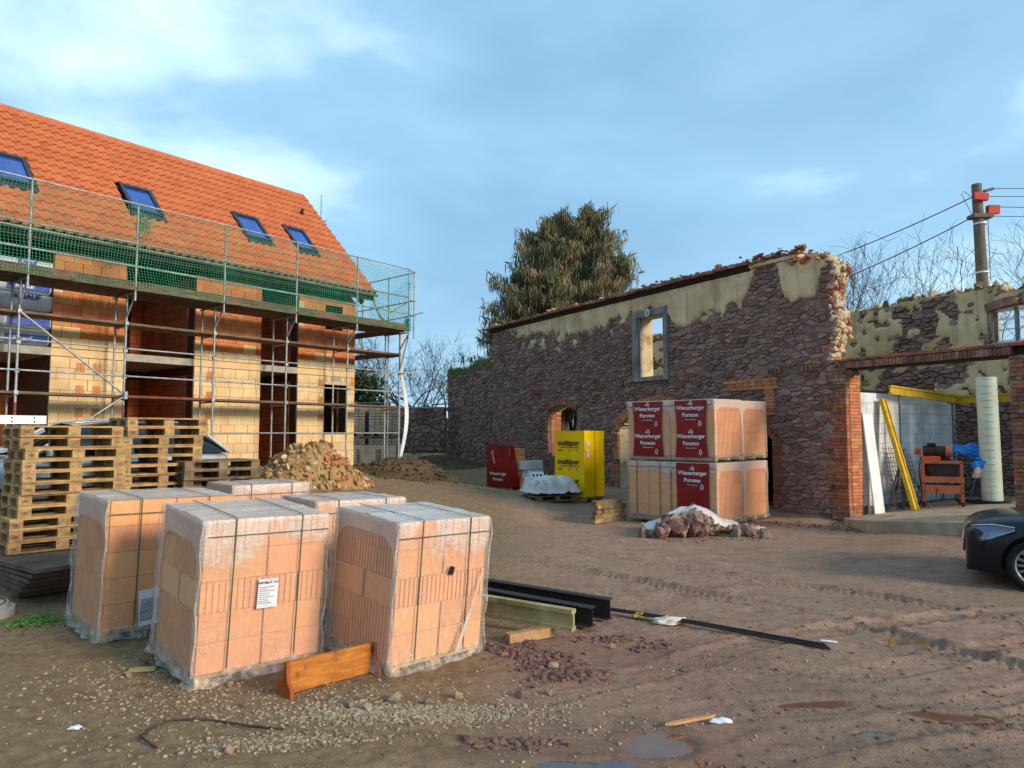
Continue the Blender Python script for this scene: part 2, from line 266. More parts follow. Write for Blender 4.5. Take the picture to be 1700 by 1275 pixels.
def film_mat(name, base, mode, h=1.27, hw=0.5, seed=0.0):
    """clear plastic film: milky where condensation, folds or doubled hood film sit"""
    m = bpy.data.materials.new(name); m.use_nodes = True; t = m.node_tree; N = t.nodes; K = t.links
    b = N['Principled BSDF']; b.inputs['Base Color'].default_value = srgb(232, 222, 212); b.inputs['Roughness'].default_value = 0.14; b.inputs['Specular IOR Level'].default_value = 0.5
    tr = N.new('ShaderNodeBsdfTransparent'); ms = N.new('ShaderNodeMixShader'); o = N['Material Output']
    tcn = N.new('ShaderNodeTexCoord'); sx = N.new('ShaderNodeSeparateXYZ'); K.new(tcn.outputs['Object'], sx.inputs[0])
    def mth(op, a, bb=None):
        n = N.new('ShaderNodeMath'); n.operation = op
        for i, q in enumerate((a, bb)):
            if q is None: continue
            if isinstance(q, (int, float)): n.inputs[i].default_value = q
            else: K.new(q, n.inputs[i])
        return n.outputs[0]
    def rngmap(v, a, bb, c, d):
        n = N.new('ShaderNodeMapRange'); K.new(v, n.inputs[0])
        for i, q in enumerate((a, bb, c, d)): n.inputs[1 + i].default_value = q
        return n.outputs[0]
    oi = N.new('ShaderNodeObjectInfo')
    va = N.new('ShaderNodeVectorMath'); va.operation = 'ADD'; K.new(tcn.outputs['Object'], va.inputs[0])
    cmb = N.new('ShaderNodeCombineXYZ'); K.new(mth('MULTIPLY', oi.outputs['Random'], 19.0), cmb.inputs[0]); K.new(cmb.outputs[0], va.inputs[1])
    def noise(sc, st, det=4):
        mpn = N.new('ShaderNodeMapping'); mpn.inputs['Scale'].default_value = st; K.new(va.outputs[0], mpn.inputs['Vector'])
        n = N.new('ShaderNodeTexNoise'); n.inputs['Scale'].default_value = sc; n.inputs['Detail'].default_value = det; n.inputs['Roughness'].default_value = 0.6; K.new(mpn.outputs[0], n.inputs['Vector']); return n.outputs[0]
    streak = noise(34, (1, 1, 0.04)); big = noise(2.6, (1, 1, 0.6)); fine = noise(16, (1, 0.5, 1))
    fac = rngmap(fine, 0.45, 0.75, base, base + 0.14)
    if mode == 'front':
        edge = mth('ADD', mth('MULTIPLY', streak, 0.26), mth('MULTIPLY', big, 1.15))
        zz = mth('ADD', sx.outputs[2], edge)
        f2 = rngmap(zz, h * 0.70 + 0.76, h * 0.70 + 0.96, 0.0, 0.66)
        drip = rngmap(streak, 0.50, 0.64, 0.0, 0.40)
        f2 = mth('MULTIPLY', f2, mth('SUBTRACT', 1.0, drip)); fac = mth('MAXIMUM', fac, f2)
    if mode in ('left', 'side'):
        qy = mth('MAXIMUM', mth('SUBTRACT', mth('ABSOLUTE', sx.outputs[1 if mode == 'left' else 0]), hw - 0.24), 0.0)
        qz = mth('MAXIMUM', mth('SUBTRACT', sx.outputs[2], h - 0.36), 0.0)
        d = mth('SQRT', mth('ADD', mth('MULTIPLY', qy, qy), mth('MULTIPLY', qz, qz)))
        d = mth('ADD', d, mth('MULTIPLY', mth('SUBTRACT', big, 0.5), 0.03))
        fac = mth('MAXIMUM', fac, rngmap(d, 0.185, 0.192, 0.0, 0.50))
    def ridge(n, a, bb): return rngmap(mth('ABSOLUTE', mth('SUBTRACT', n, 0.5)), bb, a, 0.0, 1.0)
    cr1 = noise(5.0, (0.7, 0.7, 2.6), 3); cr2 = noise(7.5, (2.4, 2.4, 0.5), 3)
    crease = mth('MULTIPLY', mth('MAXIMUM', ridge(cr1, 0.004, 0.014), ridge(cr2, 0.003, 0.012)), rngmap(big, 0.42, 0.6, 0.0, 1.0))
    if mode in ('front', 'left', 'plain'):
        lowz = rngmap(sx.outputs[2], 0.35, 0.72, 1.0, 0.0); fac = mth('MAXIMUM', fac, mth('MULTIPLY', mth('MULTIPLY', crease, lowz), 0.62))
    if mode == 'top': fac = rngmap(big, 0.3, 0.7, 0.66, 0.90); pass
    if mode == 'skirt': fac = rngmap(fine, 0.42, 0.70, 0.16, 0.55)
    K.new(fac, ms.inputs[0]); K.new(tr.outputs[0], ms.inputs[1]); K.new(b.outputs[0], ms.inputs[2]); K.new(ms.outputs[0], o.inputs[0])
    nb = mth('ADD', noise(9, (1, 1, 1), 5), mth('MULTIPLY', crease, 0.2)); bp = N.new('ShaderNodeBump'); bp.inputs['Strength'].default_value = 0.8; bp.inputs['Distance'].default_value = 0.025; K.new(nb, bp.inputs['Height']); K.new(bp.outputs[0], b.inputs['Normal'])
    return m
FILM = [film_mat('film_top', 0.6, 'top'), film_mat('film_front', 0.19, 'front'), film_mat('film_left', 0.15, 'left', hw=0.47), film_mat('film_back', 0.14, 'plain'), film_mat('film_skirt', 0.3, 'skirt')]
M['sheet'] = film_mat('plastic_sheet', 0.55, 'plain')

def text_mesh(txt, size, m, bold=0.0, sx=1.0):
    c = bpy.data.curves.new('lettering', 'FONT'); c.body = txt; c.size = size; c.align_x = 'CENTER'; c.align_y = 'CENTER'; c.extrude = 0.0008; c.offset = bold; c.resolution_u = 3
    o = bpy.data.objects.new('lettering_source', c); col.objects.link(o)
    bpy.context.view_layer.update()
    me = bpy.data.meshes.new_from_object(o.evaluated_get(bpy.context.evaluated_depsgraph_get()))
    bpy.data.objects.remove(o); me.materials.clear(); me.materials.append(m)
    if sx != 1.0:
        for v in me.vertices: v.co.x *= sx
    return me
_txt = {}
def text(txt, size, m, parent, loc, rot, bold=0.0, sx=1.0, name='lettering'):
    k = (txt, size, m.name, bold, sx)
    if k not in _txt: _txt[k] = text_mesh(txt, size, m, bold, sx)
    return inst(name, _txt[k], parent, loc, rot)

# ------------------------------------------------------------------ frames of the two buildings
HC = Vector((-4.78, 21.5, 0)); HYAW = math.atan2(0.7748, 0.6322)      # house: local x along the facade, y into the house
RC = Vector((7.19, 15.65, 0)); RYAW = math.atan2(-0.8526, 0.5226)     # ruin: local x along its front, y into it
hD = np.array([0.6322, 0.7748]); hN = np.array([0.7748, -0.6322])
rD = np.array([0.5226, -0.8526]); rI = np.array([0.8526, 0.5226])
def sstep(a, b, x): t = np.clip((x - a) / (b - a), 0, 1); return t * t * (3 - 2 * t)
def terrain(x, y):
    x = np.asarray(x, float); y = np.asarray(y, float)
    off = (x - HC.x) * hN[0] + (y - HC.y) * hN[1]; s = (x - HC.x) * hD[0] + (y - HC.y) * hD[1]
    a = np.clip(1.0 - 0.135 * np.maximum(off - 0.6, 0), 0, 1.0); a = np.where(off > 6.5, np.maximum(a - 0.02 * (off - 6.5), 0), a)
    b = 0.45 * sstep(17, 30, y) * sstep(6, 0, x) + 0.12 * sstep(14, 24, y)
    k = sstep(0.3, 3.4, s)
    z = a * (1 - k) + b * k
    rs = (x - RC.x) * rD[0] + (y - RC.y) * rD[1]; rt = (x - RC.x) * rI[0] + (y - RC.y) * rI[1]
    z = z + 0.2 * sstep(1.0, 3.2, rs) * sstep(-4.5, -1.2, rt) + 0.10 * sstep(-0.9, 0.0, rt) * sstep(0.2, -0.6, rs)
    return z
def gzv(x, y): return float(terrain(x, y))

# ------------------------------------------------------------------ ground, puddles, gravel
PUD = [  # name-less list: x, y, half-length, half-width, angle, colour key, label
    (0.42, 4.27, 0.40, 0.12, 0.05, 'b', 'grey sky-reflecting puddle beside the brown puddle with the stick'),
    (0.96, 4.58, 0.20, 0.18, 0.3, 'o', 'orange-brown muddy puddle in front of the broken stick'),
    (2.25, 5.26, 0.36, 0.06, 0.12, 'o', 'long thin brown puddle in a wheel rut'),
    (2.92, 5.04, 0.24, 0.07, -0.2, 'o', 'dark brown puddle at the end of the wheel rut'),
    (2.35, 4.74, 0.13, 0.06, 0.0, 'b', 'tiny bluish puddle lying alone in the mud'),
    (3.60, 6.78, 0.17, 0.09, 0.1, 'o', 'small clear puddle beyond the tyre marks, mirroring yellow')]
TRK = [  # tyre tracks: polyline, half width, depth
    ([(-0.4, 11.6), (0.9, 10.3), (2.2, 8.9), (3.0, 8.1), (3.6, 7.1), (4.2, 6.0), (5.0, 4.6)], 0.13, 0.035),
    ([(1.2, 12.0), (2.5, 10.4), (3.9, 9.1), (4.9, 8.0), (5.6, 6.6)], 0.13, 0.03),
    ([(0.6, 5.6), (1.2, 5.9), (1.9, 6.5), (2.6, 6.9), (3.5, 7.3), (5.0, 7.8), (7, 8.0)], 0.15, 0.03),
    ([(0.9, 4.0), (1.7, 4.55), (2.5, 4.8), (3.3, 4.9), (4.4, 5.3), (6, 5.8)], 0.14, 0.032),
    ([(1.2, 5.05), (2.2, 5.25), (3.0, 5.1), (3.8, 5.4), (5.0, 5.9)], 0.16, 0.03),
    ([(1.6, 3.9), (2.2, 4.25), (3.0, 4.5), (4.0, 4.7)], 0.14, 0.03),
    ([(2.0, 6.0), (2.7, 5.8), (3.4, 6.1), (4.2, 6.5), (5.4, 6.9)], 0.14, 0.022),
    ([(-3.6, 3.4), (-2.6, 3.9), (-1.2, 4.1), (0.1, 4.0)], 0.16, 0.015)]
def track_relief(x, y):
    z = np.zeros_like(x)
    for pts, hw, dep in TRK:
        best = np.full(x.shape, 1e9); su = np.zeros_like(x); sv = np.zeros_like(x); acc = 0.0
        # smooth the polyline
        P = np.array(pts); T = np.linspace(0, len(P) - 1, 6 * (len(P) - 1) + 1)
        P = np.stack([np.interp(T, np.arange(len(P)), P[:, k]) for k in (0, 1)], 1)
        for _ in range(3): P[1:-1] = (P[:-2] + 2 * P[1:-1] + P[2:]) / 4
        sel = (x > P[:, 0].min() - 0.6) & (x < P[:, 0].max() + 0.6) & (y > P[:, 1].min() - 0.6) & (y < P[:, 1].max() + 0.6)
        xs, ys = x[sel], y[sel]; b2 = np.full(xs.shape, 1e9); u2 = np.zeros_like(xs); v2 = np.zeros_like(xs)
        for a, b in zip(P[:-1], P[1:]):
            d = b - a; l = np.hypot(*d); d = d / l
            t = (xs - a[0]) * d[0] + (ys - a[1]) * d[1]; tc = np.clip(t, 0, l)
            dx = xs - a[0] - d[0] * tc; dy = ys - a[1] - d[1] * tc; ds = np.hypot(dx, dy)
            k = ds < b2; b2[k] = ds[k]; u2[k] = (acc + tc)[k]; v2[k] = (-(xs - a[0]) * d[1] + (ys - a[1]) * d[0])[k]; acc += l
        wob = 0.04 * fbm(u2 * 1.3, u2 * 0 + hw * 50, 31, 3)
        v2 = v2 + wob
        m = sstep(hw + 0.05, hw - 0.03, np.abs(v2)); rim = np.exp(-((np.abs(v2) - hw - 0.05) / 0.05) ** 2)
        wear = sstep(-0.35, 0.35, fbm(u2 * 0.8, v2 * 2 + dep * 900, 41, 3))
        tread = np.sign(np.sin((u2 + 0.55 * np.abs(v2)) * 2 * math.pi / 0.095)) * 0.5
        zz = -dep * m * (0.35 + 0.65 * wear) + m * tread * dep * 0.42 * wear + rim * dep * 0.55 * (0.4 + wear * (0.6 + fbm(u2 * 7, v2 * 7, 5, 2)))
        tmp = np.zeros_like(x); tmp[sel] = zz; z = z + tmp
    return z
def ground_z(x, y, fine=True):
    x = np.asarray(x, float); y = np.asarray(y, float)
    z = terrain(x, y)
    near = sstep(40, 14, y) * sstep(-40, -12, x) * sstep(40, 14, x)
    z = z + 0.06 * fbm(x * 0.35, y * 0.35, 3, 3) * (0.3 + 0.7 * near)
    if fine:
        z = z + near * (0.020 * fbm(x * 2.1, y * 2.1, 9, 4) * sstep(16, 8, y) + 0.016 * np.abs(fbm(x * 7, y * 7, 17, 3)) * sstep(-1.5, 1.5, x - 0.2) + 0.006 * fbm(x * 18, y * 18, 23, 2))
        z = z + track_relief(x, y)
    return z
PLEV = []
for (px, py, a, b, an, ck, lab) in PUD:
    PLEV.append(float(np.median(ground_z(px + np.array([-a, a, 0, 0, a, -a]), py + np.array([0, 0, b, -b, b, -b]) * 1.1, False))) - 0.012)
def with_puddles(x, y, z):
    for (px, py, a, b, an, ck, lab), lv in zip(PUD, PLEV):
        dx, dy = x - px, y - py; u = (dx * math.cos(an) + dy * math.sin(an)) / a; v = (-dx * math.sin(an) + dy * math.cos(an)) / b
        rr = np.hypot(u, v) + 0.55 * fbm(x * 4, y * 4, 51, 4)
        k = sstep(1.9, 0.7, rr)
        z = z * (1 - k) + k * (lv - 0.035 + 0.06 * sstep(0.35, 1.5, rr))
    return z
def axis(lo, hi, step, far_lo, far_hi, g):
    a = list(np.arange(lo, hi, step)); s = step; p = lo; left = []
    while p > far_lo: s *= g; p -= s; left.append(p)
    s = step; p = a[-1]; right = []
    while p < far_hi: s *= g; p += s; right.append(p)
    return np.array(left[::-1] + a + right)
xs = axis(-4.6, 6.6, 0.026, -420, 420, 1.045); ys = axis(3.7, 8.6, 0.024, -60, 520, 1.028)
GX, GY = np.meshgrid(xs, ys); GZ = with_puddles(GX, GY, ground_z(GX, GY))
nx, ny = len(xs), len(ys)
idx = np.arange(nx * ny).reshape(ny, nx)
quads = np.stack([idx[:-1, :-1], idx[:-1, 1:], idx[1:, 1:], idx[1:, :-1]], -1).reshape(-1, 4)
me = bpy.data.meshes.new('ground'); me.vertices.add(nx * ny); me.vertices.foreach_set('co', np.stack([GX, GY, GZ], -1).ravel())
me.loops.add(quads.size); me.loops.foreach_set('vertex_index', quads.ravel()); me.polygons.add(len(quads))
me.polygons.foreach_set('loop_start', np.arange(0, quads.size, 4)); me.polygons.foreach_set('loop_total', np.full(len(quads), 4)); me.polygons.foreach_set('use_smooth', np.ones(len(quads), bool))
me.update()
# soil kinds: sandy gravel in front of the packs, red mud in the drive
sand = sstep(0.9, -0.5, GX + 0.5 * fbm(GX * 0.8, GY * 0.8, 61, 3)) * sstep(4.05, 4.7, GY - 0.16 * GX + 0.5 * fbm(GX, GY, 62, 3))
redm = np.clip(np.exp(-(((GX - 0.9) / 1.3) ** 2 + ((GY - 6.4) / 0.9) ** 2)) + np.exp(-(((GX - 0.9) / 0.6) ** 2 + ((GY - 4.6) / 0.4) ** 2)) + 0.6 * np.exp(-(((GX - 6.2) / 1.0) ** 2 + ((GY - 12.0) / 0.5) ** 2)), 0, 1)
wet = np.zeros_like(GX)
for (px, py, a, b, an, ck, lab) in PUD: wet = np.maximum(wet, np.exp(-(np.hypot(GX - px, GY - py) / (a + 0.25)) ** 4))
wet = np.maximum(wet, sstep(0.2, 1.2, GX) * sstep(11, 5, GY) * sstep(-0.2, 0.5, fbm(GX * 0.6, GY * 1.2, 71, 4)))
for nm, arr in (('sand', sand), ('redm', redm), ('wet', wet)):
    at = me.attributes.new(nm, 'FLOAT', 'POINT'); at.data.foreach_set('value', arr.ravel().astype(np.float32))
gm = bpy.data.materials.new('yard_soil'); gm.use_nodes = True; N = gm.node_tree.nodes; K = gm.node_tree.links; b = N['Principled BSDF']
def attr(n): a = N.new('ShaderNodeAttribute'); a.attribute_name = n; return a.outputs['Fac']
geo = N.new('ShaderNodeNewGeometry')
def gnoise(sc, det=6, st=(1, 1, 1)):
    mpn = N.new('ShaderNodeMapping'); mpn.inputs['Scale'].default_value = st; K.new(geo.outputs['Position'], mpn.inputs[0])
    n = N.new('ShaderNodeTexNoise'); n.inputs['Scale'].default_value = sc; n.inputs['Detail'].default_value = det; n.inputs['Roughness'].default_value = 0.65; K.new(mpn.outputs[0], n.inputs['Vector']); return n.outputs[0]
def gmix(f, a, bb):
    m = N.new('ShaderNodeMix'); m.data_type = 'RGBA'
    for i, q in ((0, f), (6, a), (7, bb)):
        if isinstance(q, tuple): m.inputs[i].default_value = q
        elif isinstance(q, (int, float)): m.inputs[i].default_value = q
        else: K.new(q, m.inputs[i])
    return m.outputs[2]
def gmap(v, a, bb, c=0.0, d=1.0):
    m = N.new('ShaderNodeMapRange'); K.new(v, m.inputs[0])
    for i, q in enumerate((a, bb, c, d)): m.inputs[1 + i].default_value = q
    return m.outputs[0]
mud = gmix(gmap(gnoise(3.0, 8), 0.38, 0.62), srgb(198, 158, 134), srgb(168, 128, 107))
mud = gmix(gmap(gnoise(0.55, 5), 0.42, 0.62), mud, srgb(178, 146, 118))
sandc = gmix(gmap(gnoise(9, 8), 0.35, 0.65), srgb(176, 146, 108), srgb(140, 112, 80))
c = gmix(attr('sand'), mud, sandc)
c = gmix(gmap(attr('redm'), 0, 1, 0, 0.55), c, srgb(156, 110, 88))
grit = gmap(gnoise(85, 3), 0.58, 0.72); c = gmix(gmap(grit, 0, 1, 0, 0.55), c, srgb(200, 178, 150))
c = gmix(gmap(gnoise(60, 3), 0.60, 0.72, 0, 0.65), c, srgb(84, 60, 50))
c = gmix(gmap(gnoise(11, 7), 0.50, 0.70, 0, 0.55), c, srgb(112, 80, 64))
c = gmix(gmap(gnoise(2.2, 8, (0.5, 1.6, 1)), 0.54, 0.66, 0, 0.4), c, srgb(120, 84, 66))
c = gmix(gmap(attr('wet'), 0, 1, 0, 0.30), c, srgb(104, 76, 62))
K.new(c, b.inputs['Base Color'])
K.new(gmap(attr('wet'), 0, 1, 0.88, 0.45), b.inputs['Roughness']); b.inputs['Specular IOR Level'].default_value = 0.35
bp = N.new('ShaderNodeBump'); bp.inputs['Strength'].default_value = 1.0; bp.inputs['Distance'].default_value = 0.03
ad = N.new('ShaderNodeMath'); ad.operation = 'ADD'; K.new(gnoise(26, 6), ad.inputs[0]); K.new(gmap(gnoise(90, 3), 0.3, 0.8, 0, 0.6), ad.inputs[1]); K.new(ad.outputs[0], bp.inputs['Height']); K.new(bp.outputs[0], b.inputs['Normal'])
me.materials.append(gm)
tag(inst('ground', me), kind='structure')
def GZ_at(x, y):
    x = np.atleast_1d(np.asarray(x, float)); y = np.atleast_1d(np.asarray(y, float))
    return with_puddles(x, y, ground_z(x, y))
def gzf(x, y): return float(GZ_at(x, y)[0])
M['water_o'] = paint('muddy_water', srgb(122, 86, 64), 0.04, spec=0.5); M['water_b'] = paint('shallow_water', srgb(92, 80, 74), 0.02, spec=0.6)
for (px, py, a, bb, an, ck, lab), lv in zip(PUD, PLEV):
    n = 40; mb = MB(); V = [(0, 0, 0)] + [(a * 1.75 * math.cos(2 * math.pi * k / n), bb * 1.75 * math.sin(2 * math.pi * k / n), 0) for k in range(n)]
    mb.add(V, [(0, 1 + k, 1 + (k + 1) % n) for k in range(n)])
    tag(mb.build('puddle', M['water_' + ck], None, (px, py, lv), (0, 0, an)), lab, 'puddle', kind='structure')

def scatter(name, m, spots, n, rmin, rmax, label, squash=0.6):
    """pebbles in gaussian patches, one joined mesh"""
    P = []; wsum = sum(s[4] for s in spots)
    for (cx, cy, ax, ay, wt, an) in spots:
        k = int(n * wt / wsum); u = rng.normal(0, 1, (k, 2)) * np.array([ax, ay]); ca, sa = math.cos(an), math.sin(an)
        P.append(np.stack([cx + u[:, 0] * ca - u[:, 1] * sa, cy + u[:, 0] * sa + u[:, 1] * ca], 1))
    P = np.concatenate(P); zz = GZ_at(P[:, 0], P[:, 1]); k = len(P)
    base = np.array(ICO_V); r = rmin + (rmax - rmin) * rng.random(k) ** 3.0
    V = base[None] * (1 + rng.uniform(-0.3, 0.3, (k, 12, 1))) * r[:, None, None] * np.stack([rng.uniform(0.8, 1.3, k), rng.uniform(0.8, 1.3, k), rng.uniform(0.5, 0.8, k)], 1)[:, None, :]
    an = rng.uniform(0, 6.28, k); ca, sa = np.cos(an)[:, None], np.sin(an)[:, None]
    X = V[..., 0] * ca - V[..., 1] * sa + P[:, :1]; Y = V[..., 0] * sa + V[..., 1] * ca + P[:, 1:]; Z = V[..., 2] + zz[:, None] + r[:, None] * 0.15
    co = np.stack([X, Y, Z], -1).reshape(-1, 3)
    fa = (np.array(ICO_F)[None] + 12 * np.arange(k)[:, None, None]).reshape(-1, 3)
    me = bpy.data.meshes.new(name); me.from_pydata(co.tolist(), [], fa.tolist()); me.materials.append(m)
    return tag(inst(name, me), label, 'gravel', kind='stuff')
scatter('gravel', M['pebble'], [(-0.95, 5.1, 0.35, 0.10, 5, 0.05), (-0.35, 5.1, 0.32, 0.09, 4, 0.1), (-1.5, 4.6, 0.28, 0.07, 2.2, 0.1), (-1.3, 5.2, 0.7, 0.28, 1.6, 0), (-2.2, 5.4, 0.7, 0.35, 2.0, 0), (-1.6, 5.0, 1.4, 0.5, 1.4, 0), (-3.0, 5.9, 0.5, 0.3, 1.5, 0), (0.2, 5.0, 0.5, 0.3, 0.6, 0), (0.5, 8, 2.5, 2, 0.8, 0)], 11000, 0.003, 0.017, 'pale crushed gravel strewn in front of the shrink-wrapped packs')
scatter('red_gravel', M['pebble_red'], [(0.05, 6.55, 0.12, 0.16, 3, 0), (0.25, 6.2, 0.13, 0.12, 3.5, -0.7), (0.45, 5.85, 0.16, 0.07, 2, 0), (0.9, 6.85, 0.16, 0.07, 1.0, 0), (1.25, 6.6, 0.15, 0.06, .6, 0.4), (0.05, 4.6, 0.14, 0.05, 1.4, 0), (-2.9, 6.3, 0.16, 0.1, 0.8, 0), (6.6, 14.6, 0.5, 0.22, 2.5, -0.9), (5.4, 15.6, 0.5, 0.2, 1, -0.9), (4.0, 13.2, 0.5, 0.15, 1, 0)], 2400, 0.005, 0.034, 'purple-red stone chips spilled along the muddy drive')
scatter('stone_crumbs', M['pebble'], [(3, 9, 3.5, 3.0, 1, 0), (1, 15, 3, 3, 0.7, 0), (0.5, 6.0, 1.6, 1.0, 0.8, 0)], 1500, 0.003, 0.016, 'small pale pebbles sprinkled over the open mud yard')

ck = []
for pts, hw, dep in TRK:
    for (ax0, ay0), (ax1, ay1) in zip(pts[:-1], pts[1:]):
        l_ = math.hypot(ax1 - ax0, ay1 - ay0); an = math.atan2(ay1 - ay0, ax1 - ax0); ck.append(((ax0 + ax1) / 2, (ay0 + ay1) / 2, l_ * .32, .16, l_, an))
scatter('mud_clods', M['clod'], ck + [(2.5, 6.0, 1.6, 1.2, 2, 0), (3.6, 8.5, 2.0, 1.6, 2, 0)], 1900, 0.005, 0.020, 'dark mud clods thrown up along the tyre tracks')

# ------------------------------------------------------------------ new house (local frame: x along facade, y into the house, z up)
house = empty('house', HC, HYAW, 'unfinished clay-block house with orange tiled roof behind the scaffold', 'house')
ZB, ZS0, ZS1, ZT, RH = 0.95, 3.61, 3.80, 5.95, 0.2425
OPEN = [(-10.6, -8.13), (-6.64, -4.98), (-3.15, -2.0)]          # full-height openings
def is_open(x, z):
    for a, b_ in OPEN:
        if a < x < b_: return True
    if -1.09 < x < -0.29 and 1.93 < z < 3.45: return True
    if -1.09 < x < -0.48 and 4.92 < z < 5.75: return True
    return False
wall = MB()   # core behind the blocks
for a, b_ in [(-12.6, -10.6), (-8.13, -6.64), (-4.98, -3.15), (-2.0, -1.09)]:
    wall.b2((a + 0.01, 0.02, ZB), (b_ - 0.01, 0.36, ZS0)); wall.b2((a + 0.01, 0.02, ZS1), (b_ - 0.01, 0.36, ZT))
wall.b2((-1.10, 0.02, ZB), (-0.28, 0.36, 1.92)); wall.b2((-1.10, 0.02, 3.46), (-0.28, 0.36, ZS0)); wall.b2((-0.28, 0.02, ZB), (-0.02, 0.36, ZS0))
wall.b2((-1.10, 0.02, ZS1), (-0.46, 0.36, 4.91)); wall.b2((-0.47, 0.02, ZS1), (-0.02, 0.36, ZT))
wall.b2((-0.36, 0.36, ZB), (-0.02, 6.8, ZT)); wall.b2((-12.6, 6.5, ZB), (-0.02, 6.8, ZT))          # gable end and rear wall
# gable triangle
wall.ext([(0.0, ZT), (6.8, ZT), (3.4, 9.6)], 'x', -0.36, -0.05)
# jambs and partitions inside
wall.b2((-8.13, 0.36, ZB), (-7.9, 6.5, ZT - .05)); wall.b2((-4.98, 0.36, ZB), (-4.75, 4.2, ZT - .05)); wall.b2((-6.62, 3.0, ZB), (-4.98, 3.2, ZT - .05)); wall.b2((-3.15, 2.3, ZB), (-2.0, 2.5, ZT - .05)); wall.b2((-2.0, 0.36, ZB), (-1.78, 2.4, ZT - .05)); wall.b2((-10.6, 2.8, ZB), (-8.13, 3.0, ZT - .05))
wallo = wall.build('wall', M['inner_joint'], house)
def clay_block_mesh(name, m):
    mb = MB(); prof = [(-0.5, 0.012), (-0.49, 0), (-0.2, 0), (-0.19, 0.006), (0.19, 0.006), (0.2, 0), (0.49, 0), (0.5, 0.012), (0.5, 0.06), (-0.5, 0.06)]
    mb.ext(prof, 'z', -0.5, 0.5); return mb.mesh(name, m)
BLK = {'clay': clay_block_mesh('block', M['clay']), 'clay_pale': clay_block_mesh('block', M['clay_pale'])}
cands = []
for zone, z0, z1 in ((0, ZB, ZS0), (1, ZS1, ZT)):
    nrow = int(round((z1 - z0) / RH)); rh = (z1 - z0) / nrow
    for r in range(nrow):
        za, zb = z0 + r * rh, z0 + (r + 1) * rh; zc = (za + zb) / 2
        spans = [(-12.6, -10.6), (-8.13, -6.64), (-4.98, -3.15)]
        last = [(-2.0, 0.0)]
        if zone == 0 and 1.93 < zc < 3.45: last = [(-2.0, -1.09), (-0.29, 0.0)]
        if zone == 1 and 4.92 < zc < 5.75: last = [(-2.0, -1.09), (-0.48, 0.0)]
        for a, b_ in spans + last:
            x = a; first = True
            while x < b_ - 1e-6:
                ln = 0.373 if not (first and r % 2) else 0.19
                if random.random() < 0.06: ln *= 0.6
                x2 = min(x + ln, b_)
                if b_ - x2 < 0.07: x2 = b_
                pale = zone == 0 or zc < 4.06 + 0.12 * math.sin(x * 3) or (random.random() < 0.008) or (abs(x - a) < 0.01 and r % 2 and random.random() < 0.45 and a > -9)
                if zone == 0 and random.random() < 0.006: pale = False
                cands.append(((x + x2) / 2, zc, x2 - x, rh, pale)); x = x2; first = False
cands.sort(key=lambda q: -q[0] if q[0] > -9 else 99)          # those in view first
stuff = MB()
for i, (xc, zc, ln, rh, pale) in enumerate(cands):
    dy = random.uniform(-0.003, 0.004)
    if i < 300:
        inst('block', BLK['clay_pale' if pale else 'clay'], wallo, (xc, dy - 0.012, zc), (0, 0, 0), (ln - 0.007, 1, rh - 0.007))
    else: stuff.b2((xc - ln / 2 + .004, dy - .012, zc - rh / 2 + .004), (xc + ln / 2 - .004, .05, zc + rh / 2 - .004), mi=1 if pale else 0)
tag(stuff.build('block_courses', [M['clay'], M['clay_pale']], wallo), kind='stuff')
# ribbed narrow blocks (teeth) and mortar chases on the piers
teeth = MB()
for xx in (-7.62, -7.28, -4.66, -1.3):
    for zz in (2.3, 2.8, 3.3, 4.3, 4.8, 5.3):
        for k in range(5): teeth.b2((xx + k * 0.036, -0.022, zz), (xx + 0.022 + k * 0.036, -0.011, zz + 0.2))
tag(teeth.build('rib', M['clay'], wallo), kind='stuff')
# gable side blocks (seen edge on)
gs = MB()
for r in range(20):
    z = ZB + r * 0.25
    if z > ZT - 0.2: break
    for k in range(17): gs.b2((-0.02, 0.02 + k * 0.4 + (r % 2) * 0.2, z + .004), (0.004, 0.41 + k * 0.4 + (r % 2) * 0.2 - 0.008, z + 0.244))
tag(gs.build('gable_block_courses', M['clay_pale'], wallo), kind='stuff')
# interior block courses on the partitions one looks at
ib = MB()
for (fx, y0, y1) in ((-4.985, 0.37, 4.1), (-2.004, 0.37, 2.3)):
    for r in range(20):
        z = ZB + 0.02 + r * 0.245
        if ZS0 - 0.22 < z < ZS1 or z > ZT - 0.3: continue
        y = y0 - (r % 2) * 0.18
        while y < y1: ib.b2((fx - 0.014, max(y, y0) + .004, z), (fx + .01, min(y + 0.362, y1), z + 0.232)); y += 0.373
for (fy, x0, x1) in ((2.998, -6.6, -5.0), (2.298, -3.14, -2.02), (2.798, -10.5, -8.15)):
    for r in range(20):
        z = ZB + 0.02 + r * 0.245
        if ZS0 - 0.22 < z < ZS1 or z > ZT - 0.3: continue
        x = x0 - (r % 2) * 0.18
        while x < x1: ib.b2((max(x, x0) + .004, fy - 0.014, z), (min(x + 0.362, x1), fy + .01, z + 0.232)); x += 0.373
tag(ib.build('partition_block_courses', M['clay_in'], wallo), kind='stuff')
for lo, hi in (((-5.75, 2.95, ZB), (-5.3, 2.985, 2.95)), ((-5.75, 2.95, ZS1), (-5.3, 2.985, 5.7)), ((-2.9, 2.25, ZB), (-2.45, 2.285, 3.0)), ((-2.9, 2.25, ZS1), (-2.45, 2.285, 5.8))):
    dk = MB(); dk.b2(lo, hi); dk.build('doorway_shade_sheet', M['dark'], house)  # dark sheets on the partitions paint the shade of open doorways
sl = MB()
